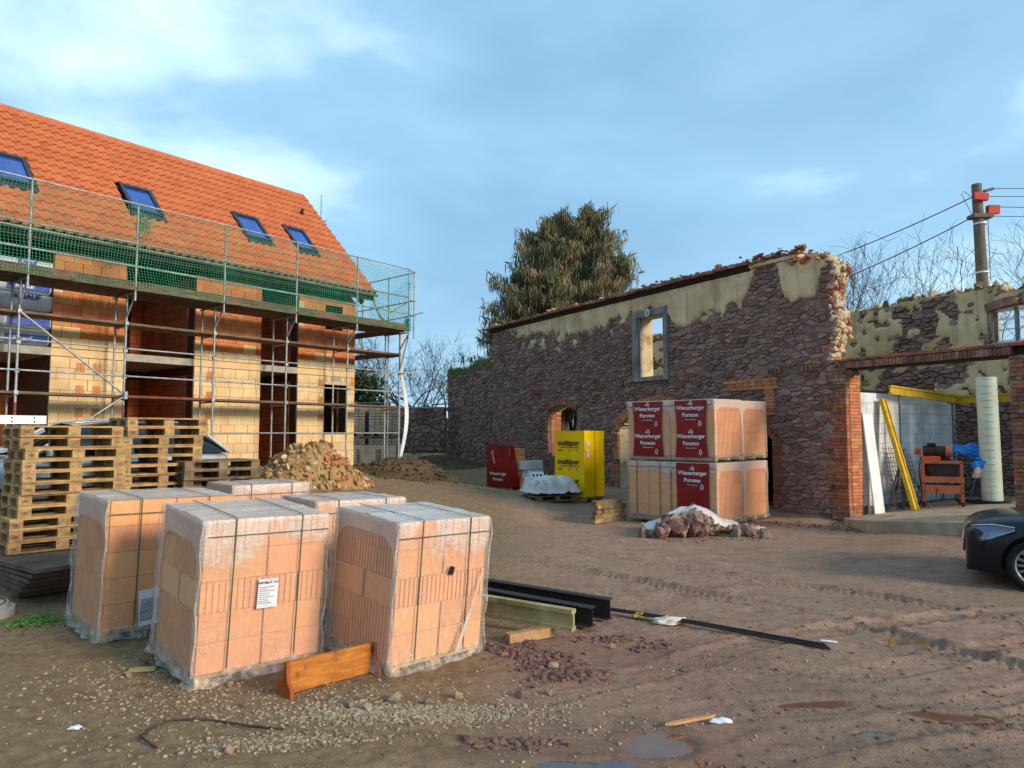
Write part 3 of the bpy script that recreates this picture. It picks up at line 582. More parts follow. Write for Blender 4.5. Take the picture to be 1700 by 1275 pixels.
sl.b2((-12.6, -0.012, ZS0 + .01), (-8.13, 6.4, ZS1 - .01)); sl.b2((-6.64, -0.012, ZS0 + .01), (-4.98, 6.4, ZS1 - .01)); sl.b2((-3.15, -0.012, ZS0 + .01), (-2.0, 6.4, ZS1 - .01)); sl.b2((-1.09, -.012, 3.47), (-0.29, .3, ZS0 - .01))
sl.build('floor_slab', M['conc'], house)
for a, b_ in ((-8.13, -6.64), (-4.98, -3.15), (-2.0, 0)):
    sb = MB(); sb.b2((a, -0.008, ZS0 + .012), (b_, .3, ZS1 - .012)); sb.build('slab_edging', M['clay_pale'], house)
fl = MB(); fl.b2((-12.6, -0.12, 0.2), (0.12, 6.9, ZB - .005)); fl.build('floor_plate', M['conc'], house)
# roof: eave line y=-0.45 z=6.2, 45 degrees, ridge y=3.45 z=10.1
roof_d = MB(); S2 = math.sqrt(.5)
roof_d.ext([(-0.36, 6.16), (3.45, 9.97), (7.26, 6.16), (7.26, 6.10), (3.45, 9.86), (-0.36, 6.10)], 'x', -12.6, 0.38)
roof = roof_d.build('roof', M['timber_dk'], house)
def roof_pt(s, t, h=0.0): return (s, -0.45 + t * S2 - h * S2, 6.2 + t * S2 + h * S2)
tw, tl = 0.206, 0.345
prof = [(0.0, 0.012), (0.03, 0.0), (0.075, -0.004), (0.115, 0.010), (0.15, 0.036), (0.185, 0.046), (0.215, 0.040), (0.232, 0.022)]
mb = MB(); V = []
for (px, pz) in prof: V.append((px, -0.02, pz + 0.048)); V.append((px, tl + 0.03, pz + 0.004)); V.append((px, -0.02, pz + 0.016))
n = len(prof)
mb.add(V, [(3 * i, 3 * i + 3, 3 * i + 4, 3 * i + 1) for i in range(n - 1)], 0, True)
mb.add(V, [(3 * i + 2, 3 * i + 5, 3 * i + 3, 3 * i) for i in range(n - 1)])
tile_me = mb.mesh('tile', M['tile'])
SKY_W = [(-9.10, -8.36), (-6.34, -5.55), (-3.32, -2.50), (-1.67, -0.94)]; ST0, ST1 = 1.60, 2.76
tiles = []
ncol = int(11.6 / tw); nrow = int(5.46 / tl)
tl2 = 5.46 / nrow
for c in range(ncol):
    s = 0.37 - (c + 1) * tw - 0.02
    for r in range(nrow):
        t = r * tl2
        if any(a - 0.02 < s + tw / 2 < b_ + 0.02 and ST0 - 0.12 < t + tl2 / 2 < ST1 + 0.05 for a, b_ in SKY_W): continue
        p = roof_pt(s, t); wp = Vector((HC.x + p[0] * hD[0] - p[1] * hN[0], HC.y + p[0] * hD[1] - p[1] * hN[1], p[2]))
        tiles.append(((wp - cam.location).length, s, t, wp))
tiles.sort(key=lambda q: q[0] if q[1] > -9.7 else 1e3 + q[0])
TROT = Euler((R(45), 0, 0))
TR = np.array(TROT.to_matrix()); tst = MB()
for i, (dd, s, t, wp) in enumerate(tiles):
    p = roof_pt(s, t, 0.015); jr = random.uniform(-0.006, 0.006)
    if i < 300: inst('tile', tile_me, roof, p, (R(45) + jr, jr, 0))
    else:
        Q = np.array(V) @ TR.T + np.array(p)
        tst.add(Q, [(3 * i_, 3 * i_ + 3, 3 * i_ + 4, 3 * i_ + 1) for i_ in range(n - 1)], 0, True); tst.add(Q, [(3 * i_ + 2, 3 * i_ + 5, 3 * i_ + 3, 3 * i_) for i_ in range(n - 1)])
tag(tst.build('tile_field', M['tile'], roof), kind='stuff')
rb = MB(); rb.b2((-12.6, 3.5, 9.95), (.37, 7.4, 9.96)); 
rear = MB(); rear.add([(-12.6, 3.45, 10.1), (.37, 3.45, 10.1), (.37, 7.35, 6.2), (-12.6, 7.35, 6.2)], [(0, 1, 2, 3)]); rear.build('rear_slope', M['tile'], roof)
rid = MB(); rid.ext([(-.12, 0), (-.11, .06), (-.06, .11), (0, .125), (.06, .11), (.11, .06), (.12, 0)], 'x', 0, .38, smooth=True)
rme = rid.mesh('ridge_tile', M['tile'])
for k in range(31): inst('ridge_tile', rme, roof, (0.37 - (k + 1) * 0.375, 3.45, 10.02), (0, R(-0.8), 0))
vg = MB()
for k in range(nrow): 
    p = roof_pt(0.37, k * tl2, 0.0); vg.box((p[0] + 0.012, p[1] + .12, p[2] + .12), (0.03, 0.36, 0.11), (R(45), 0, 0))
tag(vg.build('verge_tile', M['tile'], roof), kind='stuff')
gt = MB(); gp = [(math.cos(a) * .07, math.sin(a) * .07) for a in np.linspace(math.pi, 2 * math.pi, 8)]; gp = gp + [(x * .88, z * .88) for x, z in gp[::-1]]
gt.ext(gp, 'x', -12.6, 0.42, smooth=True); gt.build('gutter', M['gutter'], roof, (0, -0.50, 6.17))
fa = MB(); fa.b2((-12.6, -0.42, 5.98), (0.36, -0.39, 6.14)); fa.build('fascia', M['timber_dk'], roof)
rf = MB()
for k in range(19): rf.box((0.1 - k * 0.68, 0.16, 6.28), (0.09, 1.0, 0.14), (R(45), 0, 0))
tag(rf.build('rafter_end', M['timber_dk'], roof), kind='stuff')
vt = MB(); p = roof_pt(-0.44, 3.9, .08); vt.tube([(0, 0, 0), (0, -.02, .18)], .05, 8); vt.build('roof_vent', M['black_plastic'], roof, p)
for a, b_ in SKY_W:
    wi = empty('skylight', roof_pt((a + b_) / 2, (ST0 + ST1) / 2, 0.07), parent=house, rot=(R(45), 0, 0))
    hw, hh = (b_ - a) / 2, (ST1 - ST0) / 2; f = MB()
    f.b2((-hw, -hh, -.05), (-hw + .09, hh, .06)); f.b2((hw - .09, -hh, -.05), (hw, hh, .06)); f.b2((-hw + .09, hh - .1, -.05), (hw - .09, hh, .07)); f.b2((-hw + .09, -hh, -.05), (hw - .09, -hh + .08, .05))
    f.build('frame', M['frame_dk'], wi)
    ap = MB(); ap.b2((-hw - .04, -hh - .2, -.03), (hw + .04, -hh - .004, .0)); ap.build('flashing', M['frame_dk'], wi)
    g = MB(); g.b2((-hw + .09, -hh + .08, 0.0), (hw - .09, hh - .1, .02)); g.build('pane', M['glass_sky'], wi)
# insulation bales and netted bag standing on the first floor slab at the open left bay
for k, (zz, hh) in enumerate([(3.81, .36), (4.18, .36), (4.56, .36), (4.93, .36), (5.30, .36)]):
    x0 = -9.15 + 0.03 * (k % 3); bl = empty('insulation_bale', HC + Vector((x0 * hD[0] - 0.1 * -hN[0] * -1, x0 * hD[1], 0)), HYAW)
    bl.location = Vector((HC.x + x0 * hD[0] - 0.08 * hN[0], HC.y + x0 * hD[1] - 0.08 * hN[1], zz))
    tag(bl, ['white and blue insulation bale at the bottom of the stack in the open bay', 'insulation bale second from the bottom of the stack in the open bay', 'insulation bale in the middle of the stack in the open bay', 'insulation bale with large blue panel, second from the top of the stack', 'white insulation bale on top of the stack in the open bay'][k], 'insulation')
    q = MB(); pr = []
    for a in np.linspace(0, 2 * math.pi, 20, endpoint=False): pr.append((0.30 + 0.32 * np.sign(math.cos(a)) * abs(math.cos(a)) ** .5, hh / 2 + hh * .5 * np.sign(math.sin(a)) * abs(math.sin(a)) ** .5))
    q.ext(pr, 'x', 0, 1.0, smooth=True); q.build('wrap', M['bale'], bl)
    q = MB(); q.b2((.18, -.026, .05), (.97, -.02, .22)); q.build('blue_panel', M['blue_film'], bl) if k in (0, 1, 3) else None
    text('KNAUF' if k in (1, 2) else 'Knauf', .15, M['white_ink'] if k in (0, 3) else M['blue_ink'], bl, (.5, -.029, .27 if k in (1, 2, 4) else .13), (R(90), 0, 0), .004)
gb = MB()
for k in range(7): gb.rock((0, 0, .15 + k * .24), .27, (1, 1, .75))
for k in range(60):
    a = random.uniform(0, 6.28); z = random.uniform(0, 1.75); gb.tube([(math.cos(a) * .29, math.sin(a) * .29, z), (math.cos(a + .5) * .31, math.sin(a + .5) * .31, z + random.uniform(-.2, .2))], .012, 4)
x0 = -9.62; gbo = gb.build('netted_bag', M['green_bag'], None, (HC.x + x0 * hD[0] + .1 * hN[0], HC.y + x0 * hD[1] + .1 * hN[1], 3.81))
tag(gbo, 'bulging green netted bag column beside the insulation bales', 'bag')

# ------------------------------------------------------------------ scaffold on the house (same frame)
scaf = empty('scaffold', HC, HYAW, 'galvanised tube scaffold with plank decks along the new house', 'scaffold')
PX = [-11.05, -9.05, -7.06, -5.05, -3.08, -1.12, 0.82]
def tubep(pts, r=.024, m='galv', name='post', n=7, parent=None): 
    q = MB(); q.tube(pts, r, n); return q.build(name, M[m], parent or scaf)
def ground_h(s, off): return gzv(HC.x + s * hD[0] + off * hN[0], HC.y + s * hD[1] + off * hN[1])
for s in PX:
    g = ground_h(s, 1.1)
    po = tubep([(s, -1.1, g), (s, -1.1, 5.0)]); pi = tubep([(s + .06, -.38, ground_h(s, .38)), (s + .06, -.38, 5.0)])
    q = MB(); q.b2((s - .07, -1.17, g - .02), (s + .07, -1.03, g + .012)); q.build('base_plate', M['galv'], scaf)
    tubep([(s, -1.5, 4.78), (s, -1.5, 6.9)], name='post')
    tubep([(s, -1.1, 4.45), (s, -1.5, 4.93)], .02, name='bracket'); tubep([(s, -.38, 4.96), (s, -1.5, 4.96)], .02, name='transom')
    tubep([(s, -1.1, 4.27), (s + .06, -.38, 4.27)], .02, name='transom'); tubep([(s, -1.1, 2.68), (s + .06, -.38, 2.68)], .02, name='transom')
    for z in (2.75, 3.18, 3.75, 4.34): 
        q = MB(); q.b2((s - .035, -1.14, z - .05), (s + .035, -1.07, z + .03)); q.build('coupler', M['galv'], scaf)
rustring = MB()
for s in PX[1:3]: rustring.tube([(s, -1.1, 2.0), (s, -1.1, 2.55)], .027, 8)
rustring.build('red_marked_sleeve', M['plank_red'], scaf)
dkm = {}
def deck(s0, s1, y0, y1, z, th, m='plank', nb=3, name='deck'):
    d = empty(name, (0, 0, 0), parent=scaf); wdt = (y1 - y0) / nb
    for k in range(nb):
        q = MB(); q.b2((s0 + .01, y0 + k * wdt + .006, z - th + random.uniform(-.004, .004)), (s1 - .01, y0 + (k + 1) * wdt - .006, z)); q.build('plank', M[m], d)
for i, (a, b_) in enumerate(zip(PX[:-1], PX[1:])):
    deck(a, b_, -1.56, -.34, 5.06, .055, nb=4); deck(a, b_, -1.08, -.42, 4.36, .05, nb=2)
    deck(a, b_, -1.08, -.42, 2.77, .05, 'plank_red' if i == 2 else 'plank', nb=2)
    for z, m in ((3.18, 'galv'), (3.78, 'galv')): tubep([(a - .05, -1.13, z), (b_ + .05, -1.13, z)], .02, m, 'rail')
    if i >= 3: tubep([(a, -1.13, 1.95), (b_, -1.13, 1.95)], .018, name='rail')
    for z in (5.52, 6.02, 6.88): tubep([(a, -1.53, z), (b_, -1.53, z)], .019, name='guard_rail')
    q = MB(); q.b2((a + .02, -1.53, 5.06), (b_ - .02, -1.50, 5.2)); q.build('toe_board', M['plank'], scaf)
tubep([(-9.05, -1.16, 4.32), (-7.06, -1.16, 2.77)], .022, name='brace'); tubep([(-7.06, -1.16, 2.75), (-8.6, -1.16, 1.6)], .022, name='brace')
q = MB(); q.tube([(-7.06, -1.2, 2.68), (-7.06, -1.2, 2.84)], .05, 8); q.build('coupler', M['galv'], scaf)
# gable return
for (s, y, zt) in ((1.0, -.38, 5.0), (0.95, 1.35, 4.9), (0.98, 3.2, 10.25)):
    tubep([(s, y, ground_h(s, -y)), (s, y, zt)])
for z, y1 in ((4.36, 1.5), (5.06, 1.6)): deck(.36, 1.02, -1.08, y1, z, .05, nb=2)
for s, y in ((1.03, -1.5), (1.06, -.3), (1.08, 1.0)): tubep([(s, y, 4.8), (s, y, 6.85)])
for z in (5.5, 5.95, 6.82): tubep([(1.03, -1.55, z), (1.1, 1.4, z - .02)], .018, name='guard_rail')
for z in (5.5, 5.95, 6.85): tubep([(PX[-1], -1.53, z), (1.1, -1.5, z)], .018, name='guard_rail')
for p0, p1 in (((.1, -1.5, 5.48), (1.25, -.9, 5.98)), ((1.3, -1.6, 5.62), (.2, -.2, 5.2)), ((.95, .3, 4.0), (1.0, 1.3, 3.5)), ((.95, 1.35, 3.4), (.45, .9, 4.2)), ((-.2, -.95, 3.70), (1.35, -1.35, 3.80)), ((-.1, -1.0, 3.2), (1.35, -.9, 3.22))): tubep([p0, p1], .018, name='brace')
tubep([(.82, -1.1, 3.8), (.82, -1.5, 4.9)], .02, name='bracket'); tubep([(.98, 2.9, 9.25), (.98, 4.0, 9.5)], .018, name='rail'); tubep([(1.02, 3.7, 8.8), (1.02, 3.7, 9.55)], .016, name='post')
# netting
def net(name, m, pts_fn, nu, nv, r, label):
    q = MB(); G = [[pts_fn(u / nu, v / nv) for v in range(nv + 1)] for u in range(nu + 1)]
    for u in range(nu + 1): q.tube(G[u], r, 3, caps=False)
    for v in range(nv + 1): q.tube([G[u][v] for u in range(nu + 1)], r, 3, caps=False)
    return tag(q.build(name, m, None, HC, (0, 0, HYAW)), label, 'net')
def netf(u, v):
    s = -11.1 + u * 11.9; sag = .07 * math.sin(s * 3.1) + .05 * math.sin(s * 7.3 + 1); z = 5.0 + v * 1.84
    z -= (v ** 2) * .06 * (1 - math.cos((s + 11.05) / 1.985 * 2 * math.pi)) / 2
    return (s + .02 * math.sin(z * 9 + s), -1.575 + .03 * (1 - v) * math.sin(s * 5) + .03 * math.sin(z * 6 + s * 2) + .02 * sag, z)
net('safety_net', M['green_net'], netf, 190, 30, .0042, 'long green safety net stretched along the top scaffold deck')
def netg(u, v):
    y = -1.45 + u * 1.9; top = 6.8 - 1.1 * (math.sin(u * math.pi) ** 1.0) * .45 - .9 * max(0, u - .7); z = 5.06 + v * (top - 5.06)
    return (1.0 + .03 * math.sin(z * 5 + y * 3), y + .1 * math.sin(z * 2.4), z)
net('end_net', M['teal'], netg, 22, 18, .0035, 'small teal net sagging at the gable end of the scaffold')
q = MB()
for k in range(24): q.tube([(random.gauss(0, .06), random.gauss(0, .05), random.gauss(0, .12)) for _ in range(5)], .006, 3)
tag(q.build('net_knot', M['teal'], None, (HC.x + .75 * hD[0] + 1.5 * hN[0], HC.y + .75 * hD[1] + 1.5 * hN[1], 5.22)), 'bunched teal net end hanging over the deck edge by the gable', 'net')
q = MB()
for k in range(30): q.tube([(random.gauss(0, .12), random.gauss(0, .04), random.gauss(0, .18)) for _ in range(4)], .005, 3)
tag(q.build('net_knot', M['green_net'], None, (HC.x - 6.95 * hD[0] + 1.47 * hN[0], HC.y - 6.95 * hD[1] + 1.47 * hN[1], 6.45), (0, 0, HYAW)), 'tangled green net bunch tied to the guard rail below the skylight', 'net')
# grey drain hose from the gutter and white strip hanging at the scaffold end
q = MB(); q.tube([(0.3, -.5, 6.1), (.3, -.5, 5.95), (.35, -.55, 5.75), (.4, -.7, 5.45), (.55, -1.0, 5.2), (.7, -1.3, 5.1)], .035, 7)
tag(q.build('drain_hose', M['gutter'], None, HC, (0, 0, HYAW)), 'grey drain hose drooping from the gutter end onto the deck', 'hose')
q = MB(); V = []; nn = 24
for k in range(nn + 1):
    z = 5.0 - k / nn * 3.75; bow = .20 * math.sin(max(0, (k / nn - .35) / .65) * math.pi); wd = .05 + .05 * math.sin(max(0, (k / nn - .3) / .7) * math.pi)
    V += [(.86 + bow, -1.1, z), (.86 + bow + wd, -1.16, z)]
q.add(V, [(2 * k, 2 * k + 1, 2 * k + 3, 2 * k + 2) for k in range(nn)], 0, True)
q.add([(a, b_ + .01, c_) for a, b_, c_ in V], [(2 * k + 2, 2 * k + 3, 2 * k + 1, 2 * k) for k in range(nn)], 0, True)
tag(q.build('plastic_strip', M['white'], None, HC, (0, 0, HYAW)), 'long white plastic strip bowing out from the scaffold end post', 'strip')

# ------------------------------------------------------------------ stone walls
BRICK_ME = {}
def brick_me(mk):
    if mk not in BRICK_ME:
        q = MB(); c = .06; P = []
        for (x, y, z) in [(-.5, -.5, -.5), (.5, -.5, -.5), (.5, .5, -.5), (-.5, .5, -.5), (-.5, -.5, .5), (.5, -.5, .5), (.5, .5, .5), (-.5, .5, .5)]: P.append((x, y, z))
        # front and back faces inset a little so that each brick has a worn arris
        P2 = [(x * (1 - c * .35), y, z * (1 - c)) for x, y, z in P]; P3 = [(x, y * (1 - c), z) for x, y, z in P]
        q.add(P2 + P3, [(0, 1, 5, 4), (2, 3, 7, 6), (8, 11, 10, 9), (12, 13, 14, 15), (9, 10, 14, 13), (11, 8, 12, 15), (0, 8, 9, 1), (4, 5, 13, 12), (0, 4, 12, 8), (1, 9, 13, 5), (2, 10, 11, 3), (6, 7, 15, 14), (2, 6, 14, 10), (3, 11, 15, 7)])
        BRICK_ME[mk] = q.mesh('brick', M[mk])
    return BRICK_ME[mk]
BUDGET = {'n': 0}
REST = {}
def brick(parent, c, d, mk='brick', ry=0.0, jit=.006):
    d = (d[0] - .008, d[1], d[2] - .008); c = (c[0], c[1] + random.uniform(-jit, jit), c[2])
    if BUDGET['n'] < 300:
        BUDGET['n'] += 1; return inst('brick', brick_me(mk), parent, c, (random.uniform(-.01, .01), ry + random.uniform(-.012, .012), random.uniform(-.012, .012)), d)
    REST.setdefault((parent.name, mk), (parent, MB()))[1].box(c, d, (0, ry, 0), jit=.004)
def flush_bricks():
    for (pn, mk), (p, q) in REST.items(): tag(q.build('brickwork', M[mk], p), kind='stuff')
    REST.clear()

def vor_cells(pts, R0=0.6, k=18):
    P = np.array(pts); cells = []
    order = np.argsort(P[:, 0]); Ps = P[order]; inv = np.empty_like(order); inv[order] = np.arange(len(order))
    for i in range(len(P)):
        j = inv[i]; lo = np.searchsorted(Ps[:, 0], P[i, 0] - R0 * 1.3); hi = np.searchsorted(Ps[:, 0], P[i, 0] + R0 * 1.3)
        nb = Ps[lo:hi]; d2 = ((nb - P[i]) ** 2).sum(1); nb = nb[np.argsort(d2)[1:k + 1]]
        poly = [(P[i, 0] - R0, P[i, 1] - R0), (P[i, 0] + R0, P[i, 1] - R0), (P[i, 0] + R0, P[i, 1] + R0), (P[i, 0] - R0, P[i, 1] + R0)]
        for q in nb:
            mx_, my_ = (P[i, 0] + q[0]) / 2, (P[i, 1] + q[1]) / 2; nx_, ny_ = q[0] - P[i, 0], q[1] - P[i, 1]; res = []
            for a in range(len(poly)):
                p0, p1 = poly[a], poly[(a + 1) % len(poly)]
                d0 = (p0[0] - mx_) * nx_ + (p0[1] - my_) * ny_; d1 = (p1[0] - mx_) * nx_ + (p1[1] - my_) * ny_
                if d0 <= 0: res.append(p0)
                if d0 * d1 < 0: t = d0 / (d0 - d1); res.append((p0[0] + t * (p1[0] - p0[0]), p0[1] + t * (p1[1] - p0[1])))
            poly = res
            if len(poly) < 3: break
        cells.append(poly)
    return cells
def stone_skin(parent, x0, x1, z0, z1, inside, nparts, near, du=.20, dv=.084, mk='stone', depth=.05, yoff=0.0, thin=.24, gap=.011):
    asp = du / dv; pts = []; r = 0; z = z0 - dv
    while z < z1 + dv:
        x = x0 - du + (r % 2) * du / 2
        while x < x1 + du:
            if random.random() > thin * (.4 + 2.2 * float(vnoise(x * .9, z * 1.1, 12))): pts.append((x + random.uniform(-.4, .4) * du, (z + random.uniform(-.4, .4) * dv) * asp))
            x += du
        z += dv; r += 1
    out_ = []
    for poly in vor_cells(pts, R0=max(.6, du * 2.4)):
        if len(poly) < 3: continue
        P = np.array([(a, b / asp) for a, b in poly]); c = P.mean(0)
        if not (x0 - .03 < c[0] < x1 + .03) or not inside(c[0], c[1]): continue
        P[:, 0] = np.clip(P[:, 0], x0 - .04, x1 + .04)
        ctr = P - c; sz = np.abs(ctr).max(0)
        if sz[0] > du * 2.4 or sz[1] > dv * 2.6: continue
        ctr *= (1 - gap / np.maximum(sz, .05)); out_.append((c, ctr))
    out_.sort(key=lambda q: near(q[0]))
    rest = MB()
    for i, (c, ctr) in enumerate(out_):
        n = len(ctr); h = depth * random.uniform(.35, 1.35); t1, t2 = random.uniform(-.25, .25), random.uniform(-.25, .25)
        ring = []
        for s_, hh in ((1.0, .06), (.97, -h * .55), (.86 + random.uniform(-.1, .07), -h)):
            for p in ctr: ring.append((p[0] * s_ + random.uniform(-.010, .010), hh + (p[0] * t1 + p[1] * t2) * (.5 if hh < 0 else 0) * .5, p[1] * s_ + random.uniform(-.008, .008)))
        fc = [(a * n + k, a * n + (k + 1) % n, (a + 1) * n + (k + 1) % n, (a + 1) * n + k) for a in (0, 1) for k in range(n)] + [tuple(2 * n + k for k in range(n))]
        if i < nparts:
            q = MB(); q.add(ring, fc); q.build('stone', M[mk], parent, (c[0], yoff, c[1]))
        else: rest.add([(p[0] + c[0], p[1] + yoff, p[2] + c[1]) for p in ring], fc)
    if rest.v: tag(rest.build('stonework', M[mk], parent), kind='stuff')
def wall_mask_mat(name, a, bm, ab=.6):
    m = bpy.data.materials.new(name); m.use_nodes = True; N = m.node_tree.nodes; K = m.node_tree.links; b = N['Principled BSDF']; b.inputs['Roughness'].default_value = .95; b.inputs['Specular IOR Level'].default_value = .2
    g = N.new('ShaderNodeNewGeometry'); at = N.new('ShaderNodeAttribute'); at.attribute_name = 'plaster'
    def ns(sc, d=6):
        n = N.new('ShaderNodeTexNoise'); n.inputs['Scale'].default_value = sc; n.inputs['Detail'].default_value = d; n.inputs['Roughness'].default_value = .65; K.new(g.outputs['Position'], n.inputs['Vector']); return n.outputs[0]
    def mx(f, p, q, lo=0, hi=1):
        r = N.new('ShaderNodeMapRange'); K.new(f, r.inputs[0]); r.inputs[1].default_value = lo; r.inputs[2].default_value = hi
        n = N.new('ShaderNodeMix'); n.data_type = 'RGBA'; K.new(r.outputs[0], n.inputs[0])
        for i, v in ((6, p), (7, q)):
            if isinstance(v, tuple): n.inputs[i].default_value = v
            else: K.new(v, n.inputs[i])
        return n.outputs[2]
    pl = mx(ns(1.3), a[0], a[1], .38, .62); pl = mx(ns(6), pl, a[2], .56, .75)
    mps = N.new('ShaderNodeMapping'); mps.inputs['Scale'].default_value = (3.2, 3.2, .35); K.new(g.outputs['Position'], mps.inputs[0]); nst = N.new('ShaderNodeTexNoise'); nst.inputs['Scale'].default_value = 1.6; nst.inputs['Detail'].default_value = 7; K.new(mps.outputs[0], nst.inputs['Vector'])
    pl = mx(nst.outputs[0], pl, tuple(v * .62 for v in a[2][:3]) + (1,), .50, .86)
    mo = mx(ns(7), bm[0], bm[1], .35, .65)
    K.new(mx(at.outputs['Fac'], mo, pl, .3, .55), b.inputs['Base Color'])
    bp = N.new('ShaderNodeBump'); bp.inputs['Strength'].default_value = ab; bp.inputs['Distance'].default_value = .03; K.new(ns(20, 7), bp.inputs['Height']); K.new(bp.outputs[0], b.inputs['Normal'])
    return m
M['front_skin'] = wall_mask_mat('front_skin', (srgb(232, 206, 164), srgb(206, 176, 134), srgb(178, 148, 112)), (srgb(168, 144, 124), srgb(120, 100, 88)))
M['back_skin'] = wall_mask_mat('back_skin', (srgb(220, 196, 152), srgb(200, 172, 126), srgb(170, 142, 104)), (srgb(120, 100, 84), srgb(90, 76, 66)))
def plaster_sheet(name, parent, x0, x1, z0, z1, step, keep, mask, m, thick=.075, yoff=0.0):
    X = np.arange(x0, x1 + step * .5, step); Z = np.arange(z0, z1 + step * .5, step); XX, ZZ = np.meshgrid(X, Z); mk = mask(XX, ZZ)
    YY = yoff - thick * mk - .012 * fbm(XX * 3, ZZ * 3, 88, 3) * (.3 + mk) ; kp = keep(XX, ZZ)
    nX, nZ = len(X), len(Z); q = MB(); V = np.stack([XX, YY, ZZ], -1).reshape(-1, 3)
    fc = [(j * nX + i, j * nX + i + 1, (j + 1) * nX + i + 1, (j + 1) * nX + i) for j in range(nZ - 1) for i in range(nX - 1) if kp[j, i] and kp[j, i + 1] and kp[j + 1, i] and kp[j + 1, i + 1]]
    q.add(V, fc, 0, True); o = q.build(name, m, parent); at = o.data.attributes.new('plaster', 'FLOAT', 'POINT'); at.data.foreach_set('value', mk.ravel().astype(np.float32)); return o

# ------------------------------------------------------------------ ruined barn (local frame: x along the front, y inwards, z up)
ruin = empty('ruined_barn', RC, RYAW, 'roofless purple stone barn ruin with brick arches and patchy plaster', 'ruin')
def arch_top(x, cx, a, spring, rise):
    r = (a * a + rise * rise) / (2 * rise); d = abs(x - cx)
    return spring + rise - r + math.sqrt(max(r * r - d * d, 0)) if d <= a else None
ARCH = [(-10.42, .83, 2.70, .22), (-5.75, 1.68, 2.08, .67), (-2.34, .60, 1.80, .25)]
def openings(x):
    o = []
    for cx, a, sp, ri in ARCH:
        t = arch_top(x, cx, a, sp, ri)
        if t is not None: o.append((-1.0, t))
    if -6.42 < x < -5.35: o.append((3.60, 5.38))
    return o
def x_end(z): return -0.10 + 0.16 * float(fbm(z * 1.6, 3.3, 77, 3)) - 0.9 * max(0.0, z - 5.75) if z > 3.5 else -0.02
def top_f(x): return 6.02 if x < -2.25 else 6.05
def solid(x, z):
    if z > top_f(x) or x > x_end(z): return False
    return not any(a < z < b for a, b in openings(x))
core = MB(); xx = -15.2; brk = sorted(set([round(v, 3) for v in list(np.arange(-15.2, -.5, .14)) + [c - a for c, a, _, _ in ARCH] + [c + a for c, a, _, _ in ARCH] + [-6.42, -5.35, -.5]]))
for a, b_ in zip(brk[:-1], brk[1:]):
    if b_ - a < .004: continue
    z = -.4
    for lo, hi in sorted(openings((a + b_) / 2)) + [(top_f(a), top_f(a))]:
        if lo > z: core.b2((a, .03, z), (b_, .5, lo))
        z = max(z, hi)
zz = -.4
while zz < 6.0:
    core.b2((-.5, .03, zz), (x_end(zz + .1) - .02, .5, min(zz + .2, 6.05))); zz += .2
front = core.build('front_wall', M['plaster_y'], ruin)
PB_X = [-15.3, -14.2, -13, -11, -9.6, -8, -6.9, -5.2, -4.9, -3.2, -2.6, -2.2, -1.6, -1.3, -1.1, -.5, -.3, .2]
PB_Z = [6.35, 6.05, 5.72, 5.5, 5.4, 5.45, 5.55, 5.3, 4.98, 5.0, 5.15, 6.0, 6.35, 5.35, 5.02, 5.1, 5.6, 6.0]
def pmask(X, Z):
    zb = np.interp(X, PB_X, PB_Z); n = fbm(X * 1.7, Z * 1.7, 91, 4)
    m = sstep(-.10, .10, Z - zb + .42 * n + .16 * fbm(X * 8, Z * 8, 93, 3))
    patch = sstep(.12, .34, fbm(X * 2.6, Z * 3.4, 95, 3)) * sstep(1.15, .25, zb - Z) * sstep(-13.5, -12.5, X) * sstep(-6.9, -8.2, X) * (Z < zb + .1)
    return np.clip(np.maximum(m, patch * .9), 0, 1)
vsolid = np.vectorize(solid)
plaster_sheet('plaster', front, -15.2, 0.0, -.4, 6.05, .045, lambda X, Z: vsolid(X, Z), pmask, M['front_skin'])
def in_brick_zone(x, z):
    if x > -.32 + .12 * math.sin(z * 9) and z < 3.45: return True
    for cx, a, sp, ri in ARCH:
        t = arch_top(x, cx, a + .28, sp - .02, ri + .27)
        if t is not None and abs(x - cx) < a + .26 and z < t and (z > sp - .1 or abs(x - cx) < a + (.24 if cx != -2.34 else .18)): return True
    if -3.12 < x < -1.62 and 3.02 < z < 3.3: return True
    if -1.95 < x < -1.62 and 2.37 < z < 3.3: return True
    if -6.72 < x < -5.17 and 3.46 < z < 5.6: return True
    return False
def st_in(x, z): return solid(x, z) and not in_brick_zone(x, z) and float(pmask(np.array(x), np.array(z))) < .92
camr = ((0 - RC.x) * rD[0] + (0 - RC.y) * rD[1])
stone_skin(front, -15.2, -.02, -.3, 6.0, st_in, 300, lambda c: -c[0] - (.0 if c[1] > .5 else 0), depth=.042)
# brickwork
pierL = empty('brick_pier', (0, 0, 0), parent=ruin)
mort = MB(); mort.b2((-.30, .0, -.4), (.19, .5, 3.34)); mort.build('mortar_core', M['mortar'], pierL)
for r in range(46):
    z = .0 + r * .0735; lx = -.30 + (.14 if r % 3 == 0 else 0) + random.choice([0, .1, .18, -.05]); mk = 'brick' if z < 2.6 else 'brick_dk'
    if z < .35: mk = 'brick_dk'
    x = lx
    while x < .195:
        x2 = min(x + random.choice([.12, .24, .24]), .2)
        if .2 - x2 < .06: x2 = .2
        brick(pierL, ((x + x2) / 2, .045, z + .037), (x2 - x, .13, .0735), mk); x = x2
    y = .11
    while y < .49:
        y2 = min(y + (.12 if (r % 2 and y < .12) else .24), .5)
        if .5 - y2 < .07: y2 = .5
        brick(pierL, (.155, (y + y2) / 2, z + .037), (.115, y2 - y, .0735), 'brick_or' if z > .3 else 'brick', jit=.002); y = y2  # jamb face in orange brick, its sunlight painted into the colour
lint = empty('brick_lintel', (0, 0, 0), parent=ruin)
x = .02
